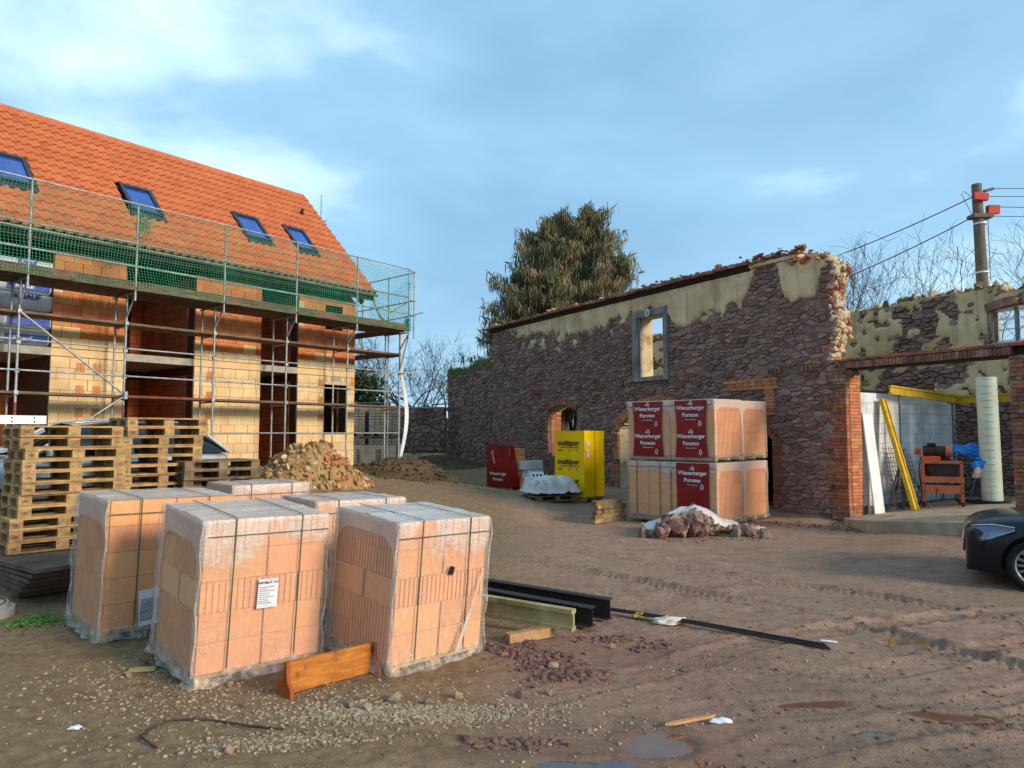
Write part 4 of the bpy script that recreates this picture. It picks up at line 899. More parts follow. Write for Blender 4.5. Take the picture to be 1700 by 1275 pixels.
while x < 3.42: brick(lint, (x + .036, .05, 3.43), (.072, .14, .15), 'brick_dk' if random.random() < .88 else 'brick'); x += .0725
x = -.22
while x < 4.6: brick(lint, (x + .12, .05, 3.545), (.24, .15, .066), 'brick_dk' if random.random() < .5 else 'brick'); x += .242
q = MB(); q.b2((-.05, .02, 3.325), (3.45, .42, 3.352)); q.b2((-.05, .13, 3.352), (4.6, .42, 3.57)); q.build('lintel_beam', M['timber_dk'], lint)
q = MB(); q.box((.24, .16, 3.27), (.18, .28, .10), (0, .2, 0)); q.build('bearing_stone', M['stone'], lint)
ringp = empty('brick_arches', (0, 0, 0), parent=front)
for cx, a, sp, ri in ARCH:
    rr = (a * a + ri * ri) / (2 * ri); cz = sp + ri - rr; th = math.asin(a / rr); nb = int(2 * th * (rr + .1) / .078); hh = .27 if a > 1 else .2
    for k in range(nb):
        an = -th + 2 * th * (k + .5) / nb; brick(ringp, (cx + math.sin(an) * (rr + hh / 2), .04, cz + math.cos(an) * (rr + hh / 2)), (.076, .22, hh), 'brick_or' if a > 1 else ('brick' if random.random() < .6 else 'brick_dk'), ry=an)
def quoin(xa, side, z0, z1, mk, wmax=.26):
    r = 0; z = z0
    while z < z1:
        wd = random.choice([.14, .24, wmax]); c = xa + side * wd / 2; brick(ringp, (c, .04, z + .037), (wd, .2, .0735), mk if random.random() < .75 else 'brick_dk'); z += .0755; r += 1
quoin(-1.74, 1, .2, 1.85, 'brick'); quoin(-7.43, -1, .25, 2.1, 'brick_or', .3); quoin(-11.25, -1, 1.2, 2.7, 'brick_dk', .2)  # orange quoin of the big arch has sunlight painted in
for r in range(20):     # left doorway reveal, sunlight painted in as orange brick
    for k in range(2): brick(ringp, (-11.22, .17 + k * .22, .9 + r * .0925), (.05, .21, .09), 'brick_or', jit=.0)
x = -3.12
for r in range(3):
    x = -3.12 + (r % 2) * .1
    while x < -1.64: brick(ringp, (x + .06, -.005, 3.06 + r * .09), (.12 if r == 1 else .2, .16, .088), 'brick_or'); x += .122 if r == 1 else .204
for r in range(9): brick(ringp, (-1.76 + random.uniform(-.02, .02), -.005, 2.42 + r * .0755), (.27, .16, .074), 'brick_or')
for sx in (-11.9, -10.65, -9.45, -8.3, -7.0, -4.48, -3.05, -1.62, -.66):
    for k in range(4):
        if random.random() < .9: brick(ringp, (sx - .17 + k * .11, -.035, 3.44), (.062, .14, .13), 'brick' if random.random() < .55 else 'brick_dk')
# right pier
pierR = empty('brick_pier', (0, 0, 0), parent=ruin)
q = MB(); q.b2((3.42, .02, .2), (4.9, .5, 3.34)); q.build('mortar_core', M['mortar'], pierR)
for r in range(40):
    z = .36 + r * .0745; x = 3.40
    while x < 4.75:
        x2 = x + random.choice([.12, .24, .26]); brick(pierR, ((x + x2) / 2, .02 + random.uniform(-.012, .012), z + .037), (x2 - x, .14, .0745), random.choice(['brick_dk', 'brick_dk', 'brick_dk', 'brick'])); x = x2
    for k in range(2): brick(pierR, (3.425, .2 + k * .2, z + .037), (.06, .2, .0745), 'brick_dk', jit=0)
flush_bricks()
# cornice and rubble crown
q = MB(); q.ext([(.5, 5.99), (-.085, 5.99), (-.16, 6.06), (-.16, 6.13), (.5, 6.13)], 'x', -15.3, -2.28); q.build('cornice_timber_shade', M['timber_dk'], front)  # timber wall plate, its dark tone also paints the overhang's shadow
def crown(lo, hi, z0, z1, n, mats, name, sq=(1, .8, .45), rr=(.04, .10)):
    q = MB()
    for k in range(n):
        x = random.uniform(lo, hi); f = random.random(); q.rock((x, random.uniform(-.15, .45), z0 + (z1 - z0) * f * random.random()), random.uniform(*rr), (random.uniform(.8, 1.6), random.uniform(.6, 1.2), random.uniform(.3, .7)), mi=random.randrange(len(mats)), rot=(random.uniform(-.3, .3), random.uniform(-.3, .3), random.uniform(0, 6)))
    tag(q.build(name, [M[m] for m in mats], front), kind='stuff')
x = -15.32; k = 0
while x < -2.3:
    ln = random.uniform(.22, .3); q = MB(); zj = random.uniform(-.012, .012); q.box((0, 0, 0), (ln - .008, .48, .075), (0, random.uniform(-.02, .02), random.uniform(-.03, .03)), jit=.008)
    q.build('coping_brick', M['brick_dk' if random.random() < .6 else 'brick'], front, (x + ln / 2, -.03 + random.uniform(-.02, .02), 6.17 + zj)); x += ln
x = -2.25
while x < -.95:
    q = MB(); q.box((0, 0, 0), (.165, .4, .085), jit=.006); q.build('coping_block', M['plaster'], front, (x + .085, .08, 6.09)); x += .176
crown(-15.2, -2.3, 6.2, 6.30, 420, ['brick_dk', 'plaster', 'brick', 'mortar'], 'coping_rubble', rr=(.04, .11)); crown(-8, -2.3, 6.2, 6.38, 220, ['brick_dk', 'plaster_y', 'mortar', 'brick'], 'coping_rubble')
crown(-2.3, -.75, 6.14, 6.42, 190, ['brick', 'plaster', 'brick_dk', 'mortar'], 'coping_rubble'); crown(-1.1, -.3, 5.9, 6.1, 60, ['brick', 'plaster_y', 'brick_or'], 'coping_rubble')
q = MB()
for k in range(520):   # the torn end of the wall
    z = random.uniform(3.45, 6.05); y = random.uniform(.0, .48); q.rock((x_end(z) + random.uniform(-.06, .05), y, z), random.uniform(.035, .115), (1, 1, .6), mi=random.choice([0, 0, 0, 1, 2]))
tag(q.build('torn_end', [M['plaster_y'], M['stone'], M['brick']], front), kind='stuff')
# upper window frame
wf = empty('window_frame', (0, 0, 0), parent=ruin)
for lo, hi in (((-6.70, -.08, 3.60), (-6.50, .10, 5.38)), ((-5.35, -.10, 3.60), (-5.18, .10, 5.38)), ((-6.70, -.09, 5.38), (-5.18, .10, 5.58)), ((-6.78, -.13, 3.47), (-5.15, .12, 3.60)), ((-6.50, .0, 3.6), (-6.42, .09, 5.38))):
    q = MB(); q.b2(lo, hi, jit=.008); q.build('frame_timber', M['timber_grey'], wf)
q = MB(); q.tube([(math.cos(a) * .075, 0, math.sin(a) * .09) for a in np.linspace(0, 2 * math.pi, 17)], .02, 6, caps=False); q.tube([(.03, 0, .07), (-.02, 0, -.01)], .012, 5); q.build('ring_ornament', M['white'], wf, (-5.98, -.11, 5.47))
# room behind the small door, shade painted into its dark walls, interior cross wall
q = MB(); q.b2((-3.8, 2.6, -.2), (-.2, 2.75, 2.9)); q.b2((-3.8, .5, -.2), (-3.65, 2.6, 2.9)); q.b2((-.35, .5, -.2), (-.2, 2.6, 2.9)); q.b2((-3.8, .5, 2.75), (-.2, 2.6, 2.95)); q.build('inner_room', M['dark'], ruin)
# rear wall
BK = 4.6
def bopen(x): return [(4.13, 5.02 - .06 * ((x - 1.72) / .7) ** 2)] if 1.03 < x < 2.42 else []
def btop(x): return 5.48 + .08 * float(fbm(x * 1.2, 9.1, 44, 3)) - (.12 if 1.3 < x < 3 else 0) + (.12 if x < -8 else 0)
q = MB(); xx = -15.0
bk = sorted(set([round(v, 3) for v in list(np.arange(-15, 6.01, .2)) + [1.03, 2.42]]))
for a, b_ in zip(bk[:-1], bk[1:]):
    if b_ - a < .004: continue
    z = -.3; m_ = (a + b_) / 2
    for lo, hi in bopen(m_) + [(btop(m_), 9)]:
        q.b2((a, BK + .03, z), (b_, BK + .5, lo)); z = hi
back = q.build('rear_wall', M['plaster_y'], ruin)
def bsolid(x, z): return z < btop(x) and not any(a < z < b for a, b in bopen(x))
def bmask(X, Z):
    m = sstep(-.30, -.16, fbm(X * 5.5, Z * 6.5, 131, 2) + .06 + .2 * fbm(X * .8, Z * .8, 139, 2))
    hole = sstep(.18, .36, fbm(X * 1.2, Z * 1.2, 137, 4)) * sstep(-2.2, -1.4, X) * sstep(.9, .2, X); low = sstep(2.85, 2.7, Z + .1 * fbm(X * 3, Z, 4, 2)) * (X > .1)
    return np.clip(m * (1 - hole * .9) * (1 - low), 0, 1)
vb = np.vectorize(bsolid)
plaster_sheet('plaster', back, -15, 6, -.3, 5.5, .08, lambda X, Z: vb(X, Z), bmask, M['back_skin'], yoff=BK)
stone_skin(back, -12.5, 6, .2, 5.45, lambda x, z: bsolid(x, z) and float(bmask(np.array(x), np.array(z))) < .75, 0, lambda c: 0, depth=.06, yoff=BK)
q = MB()
for k in range(420):
    x = random.uniform(-14, 6); q.rock((x, BK + random.uniform(0, .45), btop(x) + random.uniform(-.02, .05)), random.uniform(.05, .13), (1.4, 1, .5), mi=random.choice([0, 0, 1, 2]))
tag(q.build('mossy_crown', [M['plaster_y'], M['brick_dk'], mat('moss', srgb(120, 112, 56), srgb(92, 92, 44), rough=.95, var=.2)], back), kind='stuff')
q = MB()
for k in range(30):
    for j in range(3): q.box((-11.8 + k * .13, BK + .0 + j * .15, 5.56 + .10 * j), (.12, .2, .03), (.5, 0, 0))
tag(q.build('coping_tile', M['brick'], back), kind='stuff')
# rear window: segmental brick head, pale frame, panes
rw = empty('rear_window', (1.72, BK + .12, 0), parent=ruin)
for k in range(19):
    x = -.72 + k * .08; q = MB(); q.box((0, 0, 0), (.074, .2, .2), (0, x * .25, 0), jit=.004); q.build('arch_brick', M['brick_dk'], rw, (x, -.10, 5.10 - .10 * (x / .7) ** 2))
for lo, hi in (((-.66, -.03, 4.14), (-.58, .04, 4.94)), ((-.20, -.03, 4.14), (-.12, .04, 4.95)), ((.26, -.03, 4.14), (.34, .04, 4.95)), ((-.69, -.03, 4.13), (.7, .04, 4.18)), ((-.66, -.03, 4.88), (.7, .04, 4.94)), ((-.58, -.02, 4.43), (.7, .02, 4.46)), ((-.58, -.02, 4.68), (.7, .02, 4.71))):
    q = MB(); q.b2(lo, hi); q.build('muntin', M['timber_grey'] if hi[2] - lo[2] > .2 else M['white'], rw)
pm = bpy.data.materials.new('window_pane'); pm.use_nodes = True; nn_ = pm.node_tree.nodes; tr_ = nn_.new('ShaderNodeBsdfTransparent'); gl_ = nn_.new('ShaderNodeBsdfGlossy'); gl_.inputs['Roughness'].default_value = .02; fz = nn_.new('ShaderNodeFresnel'); fz.inputs[0].default_value = 1.7; mm_ = nn_.new('ShaderNodeMixShader')
pm.node_tree.links.new(fz.outputs[0], mm_.inputs[0]); pm.node_tree.links.new(tr_.outputs[0], mm_.inputs[1]); pm.node_tree.links.new(gl_.outputs[0], mm_.inputs[2]); pm.node_tree.links.new(mm_.outputs[0], nn_['Material Output'].inputs[0])
for xa, xb in ((-.58, -.20), (-.12, .26), (.34, .70)):
    for za, zb in ((4.18, 4.43), (4.46, 4.68), (4.71, 4.88)): q = MB(); q.b2((xa, .0, za), (xb, .004, zb)); q.build('pane', pm, rw)
# garage floor: a concrete plate rising gently to the right and rear
def slab_z(s, d): return .12 + .11 * s + .045 * d
q = MB(); E_ = [(.22, -.25), (.7, -.62), (1.4, -.88), (2.3, -1.06), (3.3, -1.2), (4.6, -1.35), (6.5, -1.5)]
top = []; 
for s, d in E_: top += [(s, d, slab_z(s, d)), (s, d, slab_z(s, d) - .45), (s, BK + .02, slab_z(s, BK))]
for i in range(len(E_) - 1): q.add(top, [(3 * i, 3 * i + 3, 3 * i + 5, 3 * i + 2), (3 * i + 1, 3 * i + 4, 3 * i + 3, 3 * i)])
M['slabm'] = mat('worn_slab', srgb(186, 164, 138), srgb(156, 134, 112), scale=3, rough=.9, var=0, bump=.4, bscale=30, c3=srgb(150, 110, 88), s3=1.3, stretch=(1, 1, 1))
q.build('concrete_floor', M['slabm'], ruin)
# white block wall along the left side of the bay
aw = empty('white_block_wall', (0, 0, 0), parent=ruin)
q = MB(); q.b2((-.1, .52, .0), (.13, 4.62, 2.86)); q.build('core', M['conc_dk'], aw)
for r in range(11):
    z = .34 + r * .229; y = .52 - (r % 2) * .28; 
    while y < 4.58:
        y0, y1 = max(y, .52), min(y + .56, 4.58)
        if y1 - y0 > .05: qq = MB(); qq.b2((-.1, 0, 0), (.0, y1 - y0 - .006, .223)); qq.build('aac_block', M['aac'], aw, (.15 + random.uniform(-.002, .002), y0, z))
        y += .566

# ------------------------------------------------------------------ garden walls between house and ruin
gw = empty('garden_wall', RC, RYAW, 'tall purple stone wall with grass growing on its top', 'wall')
GWX = -20.2
def gtop(x): return 4.92 + .10 * math.sin(x * 2.1) + (-.1 if x < -19 else 0) + .25 * max(0, (x + 17.2) / 2)
q = MB(); xx = GWX
while xx < -15.25: q.b2((xx, .45, -.3), (xx + .25, .95, gtop(xx) - .04)); xx += .25
gwo = q.build('wall_core', M['mortar'], gw)
stone_skin(gwo, GWX, -15.22, -.2, 5.1, lambda x, z: z < gtop(x) - .06, 200, lambda c: -c[1], du=.24, dv=.11, depth=.05, yoff=.45)
q = MB()
for k in range(2600):
    x = random.uniform(GWX, -15.2); y = random.uniform(.3, 1.0); b = Vector((x, y, gtop(x) - .08 - (.25 * random.random() if y < .45 else 0))); l = random.uniform(.08, .26); d = Vector((random.gauss(0, .08), random.gauss(-.03, .08), l))
    q.add([b, b + Vector((.02, .006, 0)), b + d], [(0, 1, 2)])
tag(q.build('grass', M['grass'], gw), kind='stuff')
q = MB()
for k in range(9):
    x = GWX + random.uniform(0, 2.2); q.tube([(x, .3, gtop(x) - .1), (x + random.gauss(0, .08), .3, gtop(x) + .2), (x + random.gauss(0, .25), .3, gtop(x) + random.uniform(.4, .7))], [.012, .008, .003], 4)
tag(q.build('weed_stalk', M['twig'], gw), kind='stuff')
mw = empty('boundary_wall', (-9.5, 31.6, 0), 0.03, 'low squared stone boundary wall with pale plinth behind the scaffold', 'wall')
q = MB(); q.b2((-2.5, .03, 0), (6.55, .4, 3.05)); mwo = q.build('wall_core', M['mortar'], mw)
stone_skin(mwo, -.5, 6.5, 1.08, 3.05, lambda x, z: 1.1 < z < 3.03, 200, lambda c: -c[0], du=.27, dv=.19, depth=.05, thin=.12)
q = MB(); q.b2((-.5, -.03, 0), (6.5, .03, 1.06)); q.build('plinth', M['plaster_y'], mw)
q = MB(); q.b2((-2.5, -.06, 3.05), (6.55, .46, 3.12)); q.build('coping', M['conc'], mw)
q = MB(); q.b2((-2.5, .1, 3.3), (6.6, .12, 3.32)); q.build('wire_rail', M['galv'], mw)

# ------------------------------------------------------------------ trees, hedge
def limb(q, p, d, l, r, depth, twist, up=.15, fan=3, n=5, leafs=None):
    r = max(r, .009); pts = [p]; rs = [r]; steps = 3
    for k in range(steps):
        d = (d + Vector((random.gauss(0, twist), random.gauss(0, twist), random.gauss(up * .4, twist)))).normalized(); p = p + d * (l / steps); pts.append(p); rs.append(r * (1 - .45 * (k + 1) / steps))
    q.tube(pts, rs, max(3, n), caps=False)
    if leafs is not None: leafs.append((p, d, depth))
    if depth > 0:
        for k in range(fan):
            a = pts[-1] if k == 0 else pts[random.randint(1, len(pts) - 1)]
            nd = (d + Vector((random.gauss(0, .55), random.gauss(0, .55), random.gauss(up, .4)))).normalized()
            limb(q, a, nd, l * random.uniform(.62, .85), rs[-1] * random.uniform(.6, .85), depth - 1, twist, up, fan, n - 1, leafs)
def bare_tree(x, y, h, label, depth=5, fan=3, r=.12, z=None, lean=0):
    t = empty('bare_tree', (x, y, gzv(x, y) - .1 if z is None else z), 0, label, 'tree'); q = MB()
    q.tube([(0, 0, 0), (lean * .3, 0, h * .18), (lean, .02, h * .34)], [r, r * .85, r * .75], 8); q.build('trunk', M['bark'], t)
    q = MB()
    for k in range(4): limb(q, Vector((lean, 0, h * (.26 + .03 * k))), Vector((random.gauss(0, .6), random.gauss(0, .6), .7)).normalized(), h * .26, r * .5, depth - 1, .22, .22, fan)
    q.build('crown', M['twig'], t); return t
random.seed(21)
bare_tree(-4.8, 36.5, 6.4, 'bare gnarled fruit tree behind the boundary wall by the stone corner', 5, 3, .16)
bare_tree(-7.4, 37.5, 7.2, 'bare fine-twigged tree next to the hedge behind the boundary wall', 5, 3, .13)
bare_tree(-6.2, 40.5, 8.0, 'taller bare tree standing deeper in the neighbouring garden', 5, 3, .13)
bare_tree(-3.8, 41.0, 6.6, 'bare tree half hidden by the grassy garden wall end', 5, 3, .12)
for k, (x, y, h, lb) in enumerate([(18.9, 30.5, 12.0, 'bare reddish-twigged tree rising over the rear wall left of the pole'), (22.5, 32.0, 12.0, 'bare tree over the rear wall behind the utility pole'), (15.3, 29.0, 10.8, 'small bare shrub tree over the mossy rear wall'), (20.6, 26.5, 10.4, 'bare tree seen behind the rear window panes'), (13.6, 31, 10.4, 'thin bare sapling over the rear wall beside the torn wall end')]):
    bare_tree(x, y, h, lb, 5, 3, .13)
def leaf_cloud(q, c, rad, n, size, droop=False):
    c = np.array(c); 
    for k in range(n):
        v = rng.normal(0, 1, 3); v /= np.linalg.norm(v); p = c + v * rad * (.55 + .45 * random.random() ** .5); a = rng.normal(0, 1, 3); a /= np.linalg.norm(a); b = np.cross(a, rng.normal(0, 1, 3)); b /= np.linalg.norm(b) + 1e-9
        s = size * random.uniform(.6, 1.4); q.add([p - a * s, p + b * s * .55, p + a * s, p - b * s * .55], [(0, 1, 2, 3)])
hd = empty('hedge', (-8.6, 35, gzv(-8.6, 35)), 0, 'dense dark evergreen hedge behind the paving stacks', 'hedge'); q = MB()
for k in range(95): leaf_cloud(q, (random.uniform(-2.4, 2.2), random.uniform(-.5, .5), random.uniform(.6, 4.3)), (.6, .5, .5), 150, .10)
q.build('foliage', M['hedge'], hd); q = MB()
for k in range(5): q.tube([(-1.8 + k * .9, 0, -.1), (-1.8 + k * .9 + .1, 0, 2.6)], [.07, .03], 6)
tag(q.build('stem', M['bark'], hd), kind='stuff')
# drooping conifer behind the ruin
random.seed(5); rng = np.random.default_rng(5)
ct = empty('conifer_tree', (2.6, 33.5, .3), 0, 'broad drooping brownish conifer rising behind the ruin', 'tree')
q = MB(); 
trunks = [(-.4, 0, 12.1, .32), (-1.15, .3, 11.4, .22), (.95, -.2, 12.3, .24), (.25, .5, 11.9, .2), (-2.3, 0, 9.3, .18), (2.2, .3, 10.2, .18), (1.6, .0, 11.2, .18), (-3.1, .2, 7.0, .16)]
for x, y, h, r in trunks: q.tube([(x * .3, y * .3, -.4), (x * .7, y, h * .4), (x, y * 1.3, h * .75), (x * 1.08, y * 1.4, h * .97)], [r, r * .7, r * .35, .03], 7)
q.build('trunk', M['bark'], ct)
q = MB(); br = MB()
def spray(p, n, l):
    for k in range(n):
        o = p + Vector((random.gauss(0, .17), random.gauss(0, .17), random.gauss(0, .10))); ln = l * random.uniform(.5, 1.3); w_ = random.uniform(.012, .03); an = random.uniform(0, 3.14); e1 = Vector((math.cos(an), math.sin(an), 0)) * w_
        sw = Vector((random.gauss(0, .1), random.gauss(0, .1), 0)); q.add([o - e1, o + e1, o + e1 * .8 + sw * .5 - Vector((0, 0, ln * .55)), o + sw - Vector((0, 0, ln)), o - e1 * .8 + sw * .5 - Vector((0, 0, ln * .55))], [(0, 1, 2, 3, 4)])
for x, y, h, r in trunks:
    nbr = int(h * 10)
    for k in range(nbr):
        f = .25 + .75 * (k + random.random()) / nbr; z = h * f; a = random.uniform(0, 6.28); L_ = (1.0 - f) ** .42 * 2.15 + .55; L_ *= random.uniform(.45, 1.3)
        if abs(x) > 1.5: L_ *= .95
        b0 = Vector((x * min(1, f * 1.3), y * f * 1.4, z)); d = Vector((math.cos(a), math.sin(a), .28)); pts = [b0]
        for j in range(1, 6): t = j / 5; pts.append(b0 + d * L_ * t + Vector((0, 0, -.35 * L_ * (t ** 2) + .22 * t ** 4 * L_)))
        br.tube(pts, [.03, .025, .02, .015, .01, .004], 3, caps=False)
        for j in range(1, 6):
            for _ in range(2): spray(pts[j].lerp(pts[j - 1], random.random()), 12, .26 + .26 * random.random())
        for _ in range(3):     # upturned tips
            p = pts[-1]; t2 = p + Vector((d.x * .25 + random.gauss(0, .08), d.y * .25 + random.gauss(0, .08), random.uniform(.02, .3))); q.add([p + Vector((0, 0, .05)), p - Vector((0, 0, .05)), t2], [(0, 1, 2)])
cr = q.build('crown', M['yew'], ct); tag(br.build('branches', M['bark'], cr), kind='stuff')
# utility pole, insulator covers and cables
PO = Vector((17.5, 26.2, 0)); pt = empty('utility_pole', PO, 0, 'tapered concrete utility pole with red insulator covers', 'pole')
q = MB(); q.tube([(.15, 0, 0), (0, 0, 11.3)], [.25, .17], 14); q.build('shaft', M['pole'], pt)
for z in (9.75, 7.9):
    q = MB(); q.tube([(.06, 0, z), (.06, 0, z + .06)], .225, 14); q.build('band', M['white'], pt)
for p, s in (((-.02, -.24, 10.75), (.5, .14, .26)), ((.5, -.1, 10.3), (.42, .2, .3))):
    q = MB(); q.box((0, 0, 0), s, (0, .06, 0), jit=.02); q.build('red_cover', M['red_tag'], pt, p)
q = MB(); q.b2((-.3, -.25, 9.98), (.45, .2, 10.12)); q.tube([(.2, -.1, 11.0), (.55, -.1, 11.1)], .06, 6); q.tube([(-.3, -.2, 10.0), (-.35, -.15, 10.15), (-.65, -.1, 10.9), (-.55, -.1, 11.0), (-.3, -.1, 10.8)], .012, 5); q.tube([(.26, -.16, 9.9), (.3, -.1, 8.8), (.3, -.1, 7.6)], .015, 5); q.build('cable_bracket', M['pole'], pt)
def cable(p0, p1, sag, r, m, label, n=20, t1=1.0, name='cable'):
    q = MB(); pts = []
    for k in range(n + 1): t = k / n * t1; pts.append(p0.lerp(p1, t) - Vector((0, 0, sag * 4 * t * (1 - t))))
    q.tube(pts, r, 5); return tag(q.build(name, m, None), label, 'cable')
for k, (dz, ex) in enumerate(((10.8, 8.3), (10.05, 6.9))):
    a = PO + Vector((-.2, -.1, dz)); b_ = Vector((9.2, 32.0, ex))
    cable(a, b_, .35, .013, M['wire'], ['upper cable running from the pole down behind the ruin', 'lower cable running from the pole down behind the ruin'][k]); cable(a, b_, .35, .022, M['wire_red'], ['red protective sleeve on the upper pole cable', 'red protective sleeve on the lower pole cable'][k], t1=.45 + .12 * k, name='cable_sleeve')
for k, (z0, z1) in enumerate(((11.1, 12.1), (10.8, 11.6), (10.4, 11.0), (10.05, 10.6))):
    cable(PO + Vector((.4, -.1, z0)), Vector((40, 22, z1)), .6, .013, M['wire'], ['topmost thin wire leaving the pole away from the ruin', 'second thin wire below the pole top, leaving away from the ruin', 'third thin wire leaving the pole beside the red cover', 'lowest thin wire leaving the pole below the red cover'][k])

# ------------------------------------------------------------------ shrink-wrapped block packs
random.seed(11); rng = np.random.default_rng(11)
M['pclay'] = mat('pack_clay', srgb(236, 168, 108), srgb(220, 148, 90), scale=4, rough=.85, var=.07, hue=.006, bump=.3, bscale=9, stretch=(14, 14, .4), local=True)
M['pclay_rib'] = M['pclay']
def ribbed_block():
    q = MB(); nt_ = 7; P = []; d = .026
    ys = np.linspace(-.5, .5, nt_ * 2 + 1)
    for k in range(nt_ * 2): P += [(.5 - (d if k % 2 else 0), ys[k]), (.5 - (d if k % 2 else 0), ys[k + 1])]
    L_ = [(-x, -y) for x, y in P]
    q.ext(P + L_, 'z', -.5, .5); return q.mesh('block', M['pclay'])
RIB = ribbed_block()
def film_mesh(w_, d_, h_, seed, skirt=.16, mats=FILM, flare=.05, pack_bottom=.10):
    q = MB(); r = .035; per = []
    nx_, ny_ = 26, 26; sides = []
    for k in range(nx_): per.append((-w_ / 2 + w_ * k / nx_, -d_ / 2, 1))       # front (-y)
    for k in range(ny_): per.append((w_ / 2, -d_ / 2 + d_ * k / ny_, 3))
    for k in range(nx_): per.append((w_ / 2 - w_ * k / nx_, d_ / 2, 3))
    for k in range(ny_): per.append((-w_ / 2, d_ / 2 - d_ * k / ny_, 2))       # left (-x)
    n = len(per); zs = [0.0, .02, .045, .07, .10, .13, .17, .22] + list(np.linspace(.3, h_ - .03, 12)) + [h_ - .008, h_ + .006]
    PX_ = np.array([p[0] for p in per])[None]; PY_ = np.array([p[1] for p in per])[None]; ZZ = np.array(zs)[:, None] + 0 * PX_; U = (np.arange(n) / n * (w_ + d_) * 2)[None] + 0 * ZZ
    low = np.maximum(0, (skirt - ZZ) / skirt)
    no = .016 * fbm(U * 3, ZZ * 2.2, seed, 3) + .004 + .006 * fbm(U * 9, ZZ * 9, seed + 5, 2) * (ZZ < h_ - .02)
    ou = np.maximum(no, .002) + flare * low * (.6 + 1.3 * fbm(U * 7, seed * 1.7 + ZZ * 3, seed + 9, 3)) + .016 * low * np.sin(U * 21 + ZZ * 30 + 3 * fbm(U * 3, ZZ, seed, 2)) + .006
    AX, AY = PX_ / (w_ / 2) + 0 * ZZ, PY_ / (d_ / 2) + 0 * ZZ; MM = np.maximum(abs(AX), abs(AY)); NX = np.where(abs(abs(AX) - MM) < 1e-6, AX, 0); NY = np.where(abs(abs(AY) - MM) < 1e-6, AY, 0)
    oi_ = ou - .012 * (ZZ > h_); Z2 = np.maximum(ZZ + .03 * fbm(U * 4, 1.1 + 0 * U, seed + 3, 2) * low, .004)
    V = np.stack([PX_ + NX * oi_, PY_ + NY * oi_, Z2], -1).reshape(-1, 3)
    for j in range(len(zs) - 1):
        for k in range(n):
            k2 = (k + 1) % n; mi = per[k][2]
            if zs[j] < .12 and pack_bottom > 0: mi = 4
            q.add([V[j * n + k], V[j * n + k2], V[(j + 1) * n + k2], V[(j + 1) * n + k]], [(0, 1, 2, 3)], mi, True)
    # top sheet
    gx = np.linspace(-w_ / 2, w_ / 2, 18); gy = np.linspace(-d_ / 2, d_ / 2, 18); GX_, GY_ = np.meshgrid(gx, gy); T = np.stack([GX_, GY_, h_ + .006 + .006 * fbm(GX_ * 4, GY_ * 9, seed + 20, 3) + .008 * np.exp(-((GY_ + .02) / .05) ** 2)], -1).reshape(-1, 3)
    q.add(T, [(j * 18 + i, j * 18 + i + 1, (j + 1) * 18 + i + 1, (j + 1) * 18 + i) for j in range(17) for i in range(17)], 0, True)
    me = q.mesh('film', mats)
    # weld so that the shading is smooth
    import bmesh
    bm = bmesh.new(); bm.from_mesh(me); bmesh.ops.remove_doubles(bm, verts=bm.verts, dist=.0006); bm.to_mesh(me); bm.free(); return me
def pallet_feet(p, w_, d_):
    for k in (-1, 0, 1):
        q = MB(); q.box((k * (w_ / 2 - .07), 0, .02), (.10, d_ - .02, .075)); q.build('pallet_runner', M['wood'], p)
    q = MB(); q.box((0, 0, .075), (w_ - .02, d_ - .02, .03)); q.build('pallet_deck', M['wood'], p)
def make_pack(x, y, yaw, rx, ry, w_, d_, h_, label, seed, ribrows=(2,), group=None, z=None, ribs_front=False, fm=FILM):
    t = empty('block_pack', (x, y, (gzf(x, y) + .02) if z is None else z), 0, label, 'block pack', group, rot=None)
    t.rotation_euler = (Matrix.Rotation(yaw, 3, 'Z') @ Matrix.Rotation(ry, 3, 'Y') @ Matrix.Rotation(rx, 3, 'X')).to_euler()
    pallet_feet(t, w_, d_)
    z0 = .095; rh = (h_ - z0) / 5
    for r in range(5):
        turn = (r in ribrows) != ribs_front
        zc = z0 + (r + .5) * rh; push = .018 if (turn and not ribs_front) else 0
        if not turn:
            for i in range(2):
                for j in range(3): inst('block', RIB, t, ((i - .5) * w_ / 2 + random.uniform(-.004, .004), (j - 1) * d_ / 3, zc), (0, 0, 0), (w_ / 2 - .006, d_ / 3 - .004, rh - .004))
        else:
            for i in range(3):
                for j in range(2): inst('block', RIB, t, ((i - 1) * w_ / 3, (j - .5) * d_ / 2 - (push if j == 0 else 0) + random.uniform(-.004, .004), zc), (0, 0, R(90)), (d_ / 2 - .006, w_ / 3 - .004, rh - .004))
    f = inst('film', film_mesh(w_ + .012, d_ + .03, h_, seed, mats=fm), t)
    for cx_, cy_ in ((-1, -1), (1, -1), (-1, 1)):      # welded film fins at the corners
        q = MB(); q.tube([(cx_ * (w_ / 2 + .022 + .012 * math.sin(k * 1.7 + seed)), cy_ * (d_ / 2 + .03 + .010 * math.sin(k * 2.3 + seed)), .10 + k * (h_ - .12) / 9) for k in range(10)], [.004 + .007 * random.random() for k in range(10)], 5); q.build('film_seam', FILM[4], t)
    for k in (-1, 1):       # straps
        xx = k * w_ * .27; q = MB(); e = .022
        q.b2((xx - .0055, -d_ / 2 - e - .012, .1), (xx + .0055, -d_ / 2 - e - .009, h_ + .012)); q.b2((xx - .0055, -d_ / 2 - e, h_ + .018), (xx + .0055, d_ / 2 + e, h_ + .021)); q.build('strap', M['strap'], t)
    q = MB(); zz_ = h_ - .13; e = .026
    q.b2((-w_ / 2 - .01, -d_ / 2 - e - .004, zz_), (w_ / 2 + .01, -d_ / 2 - e, zz_ + .008)); q.build('strap', M['strap'], t)
    return t
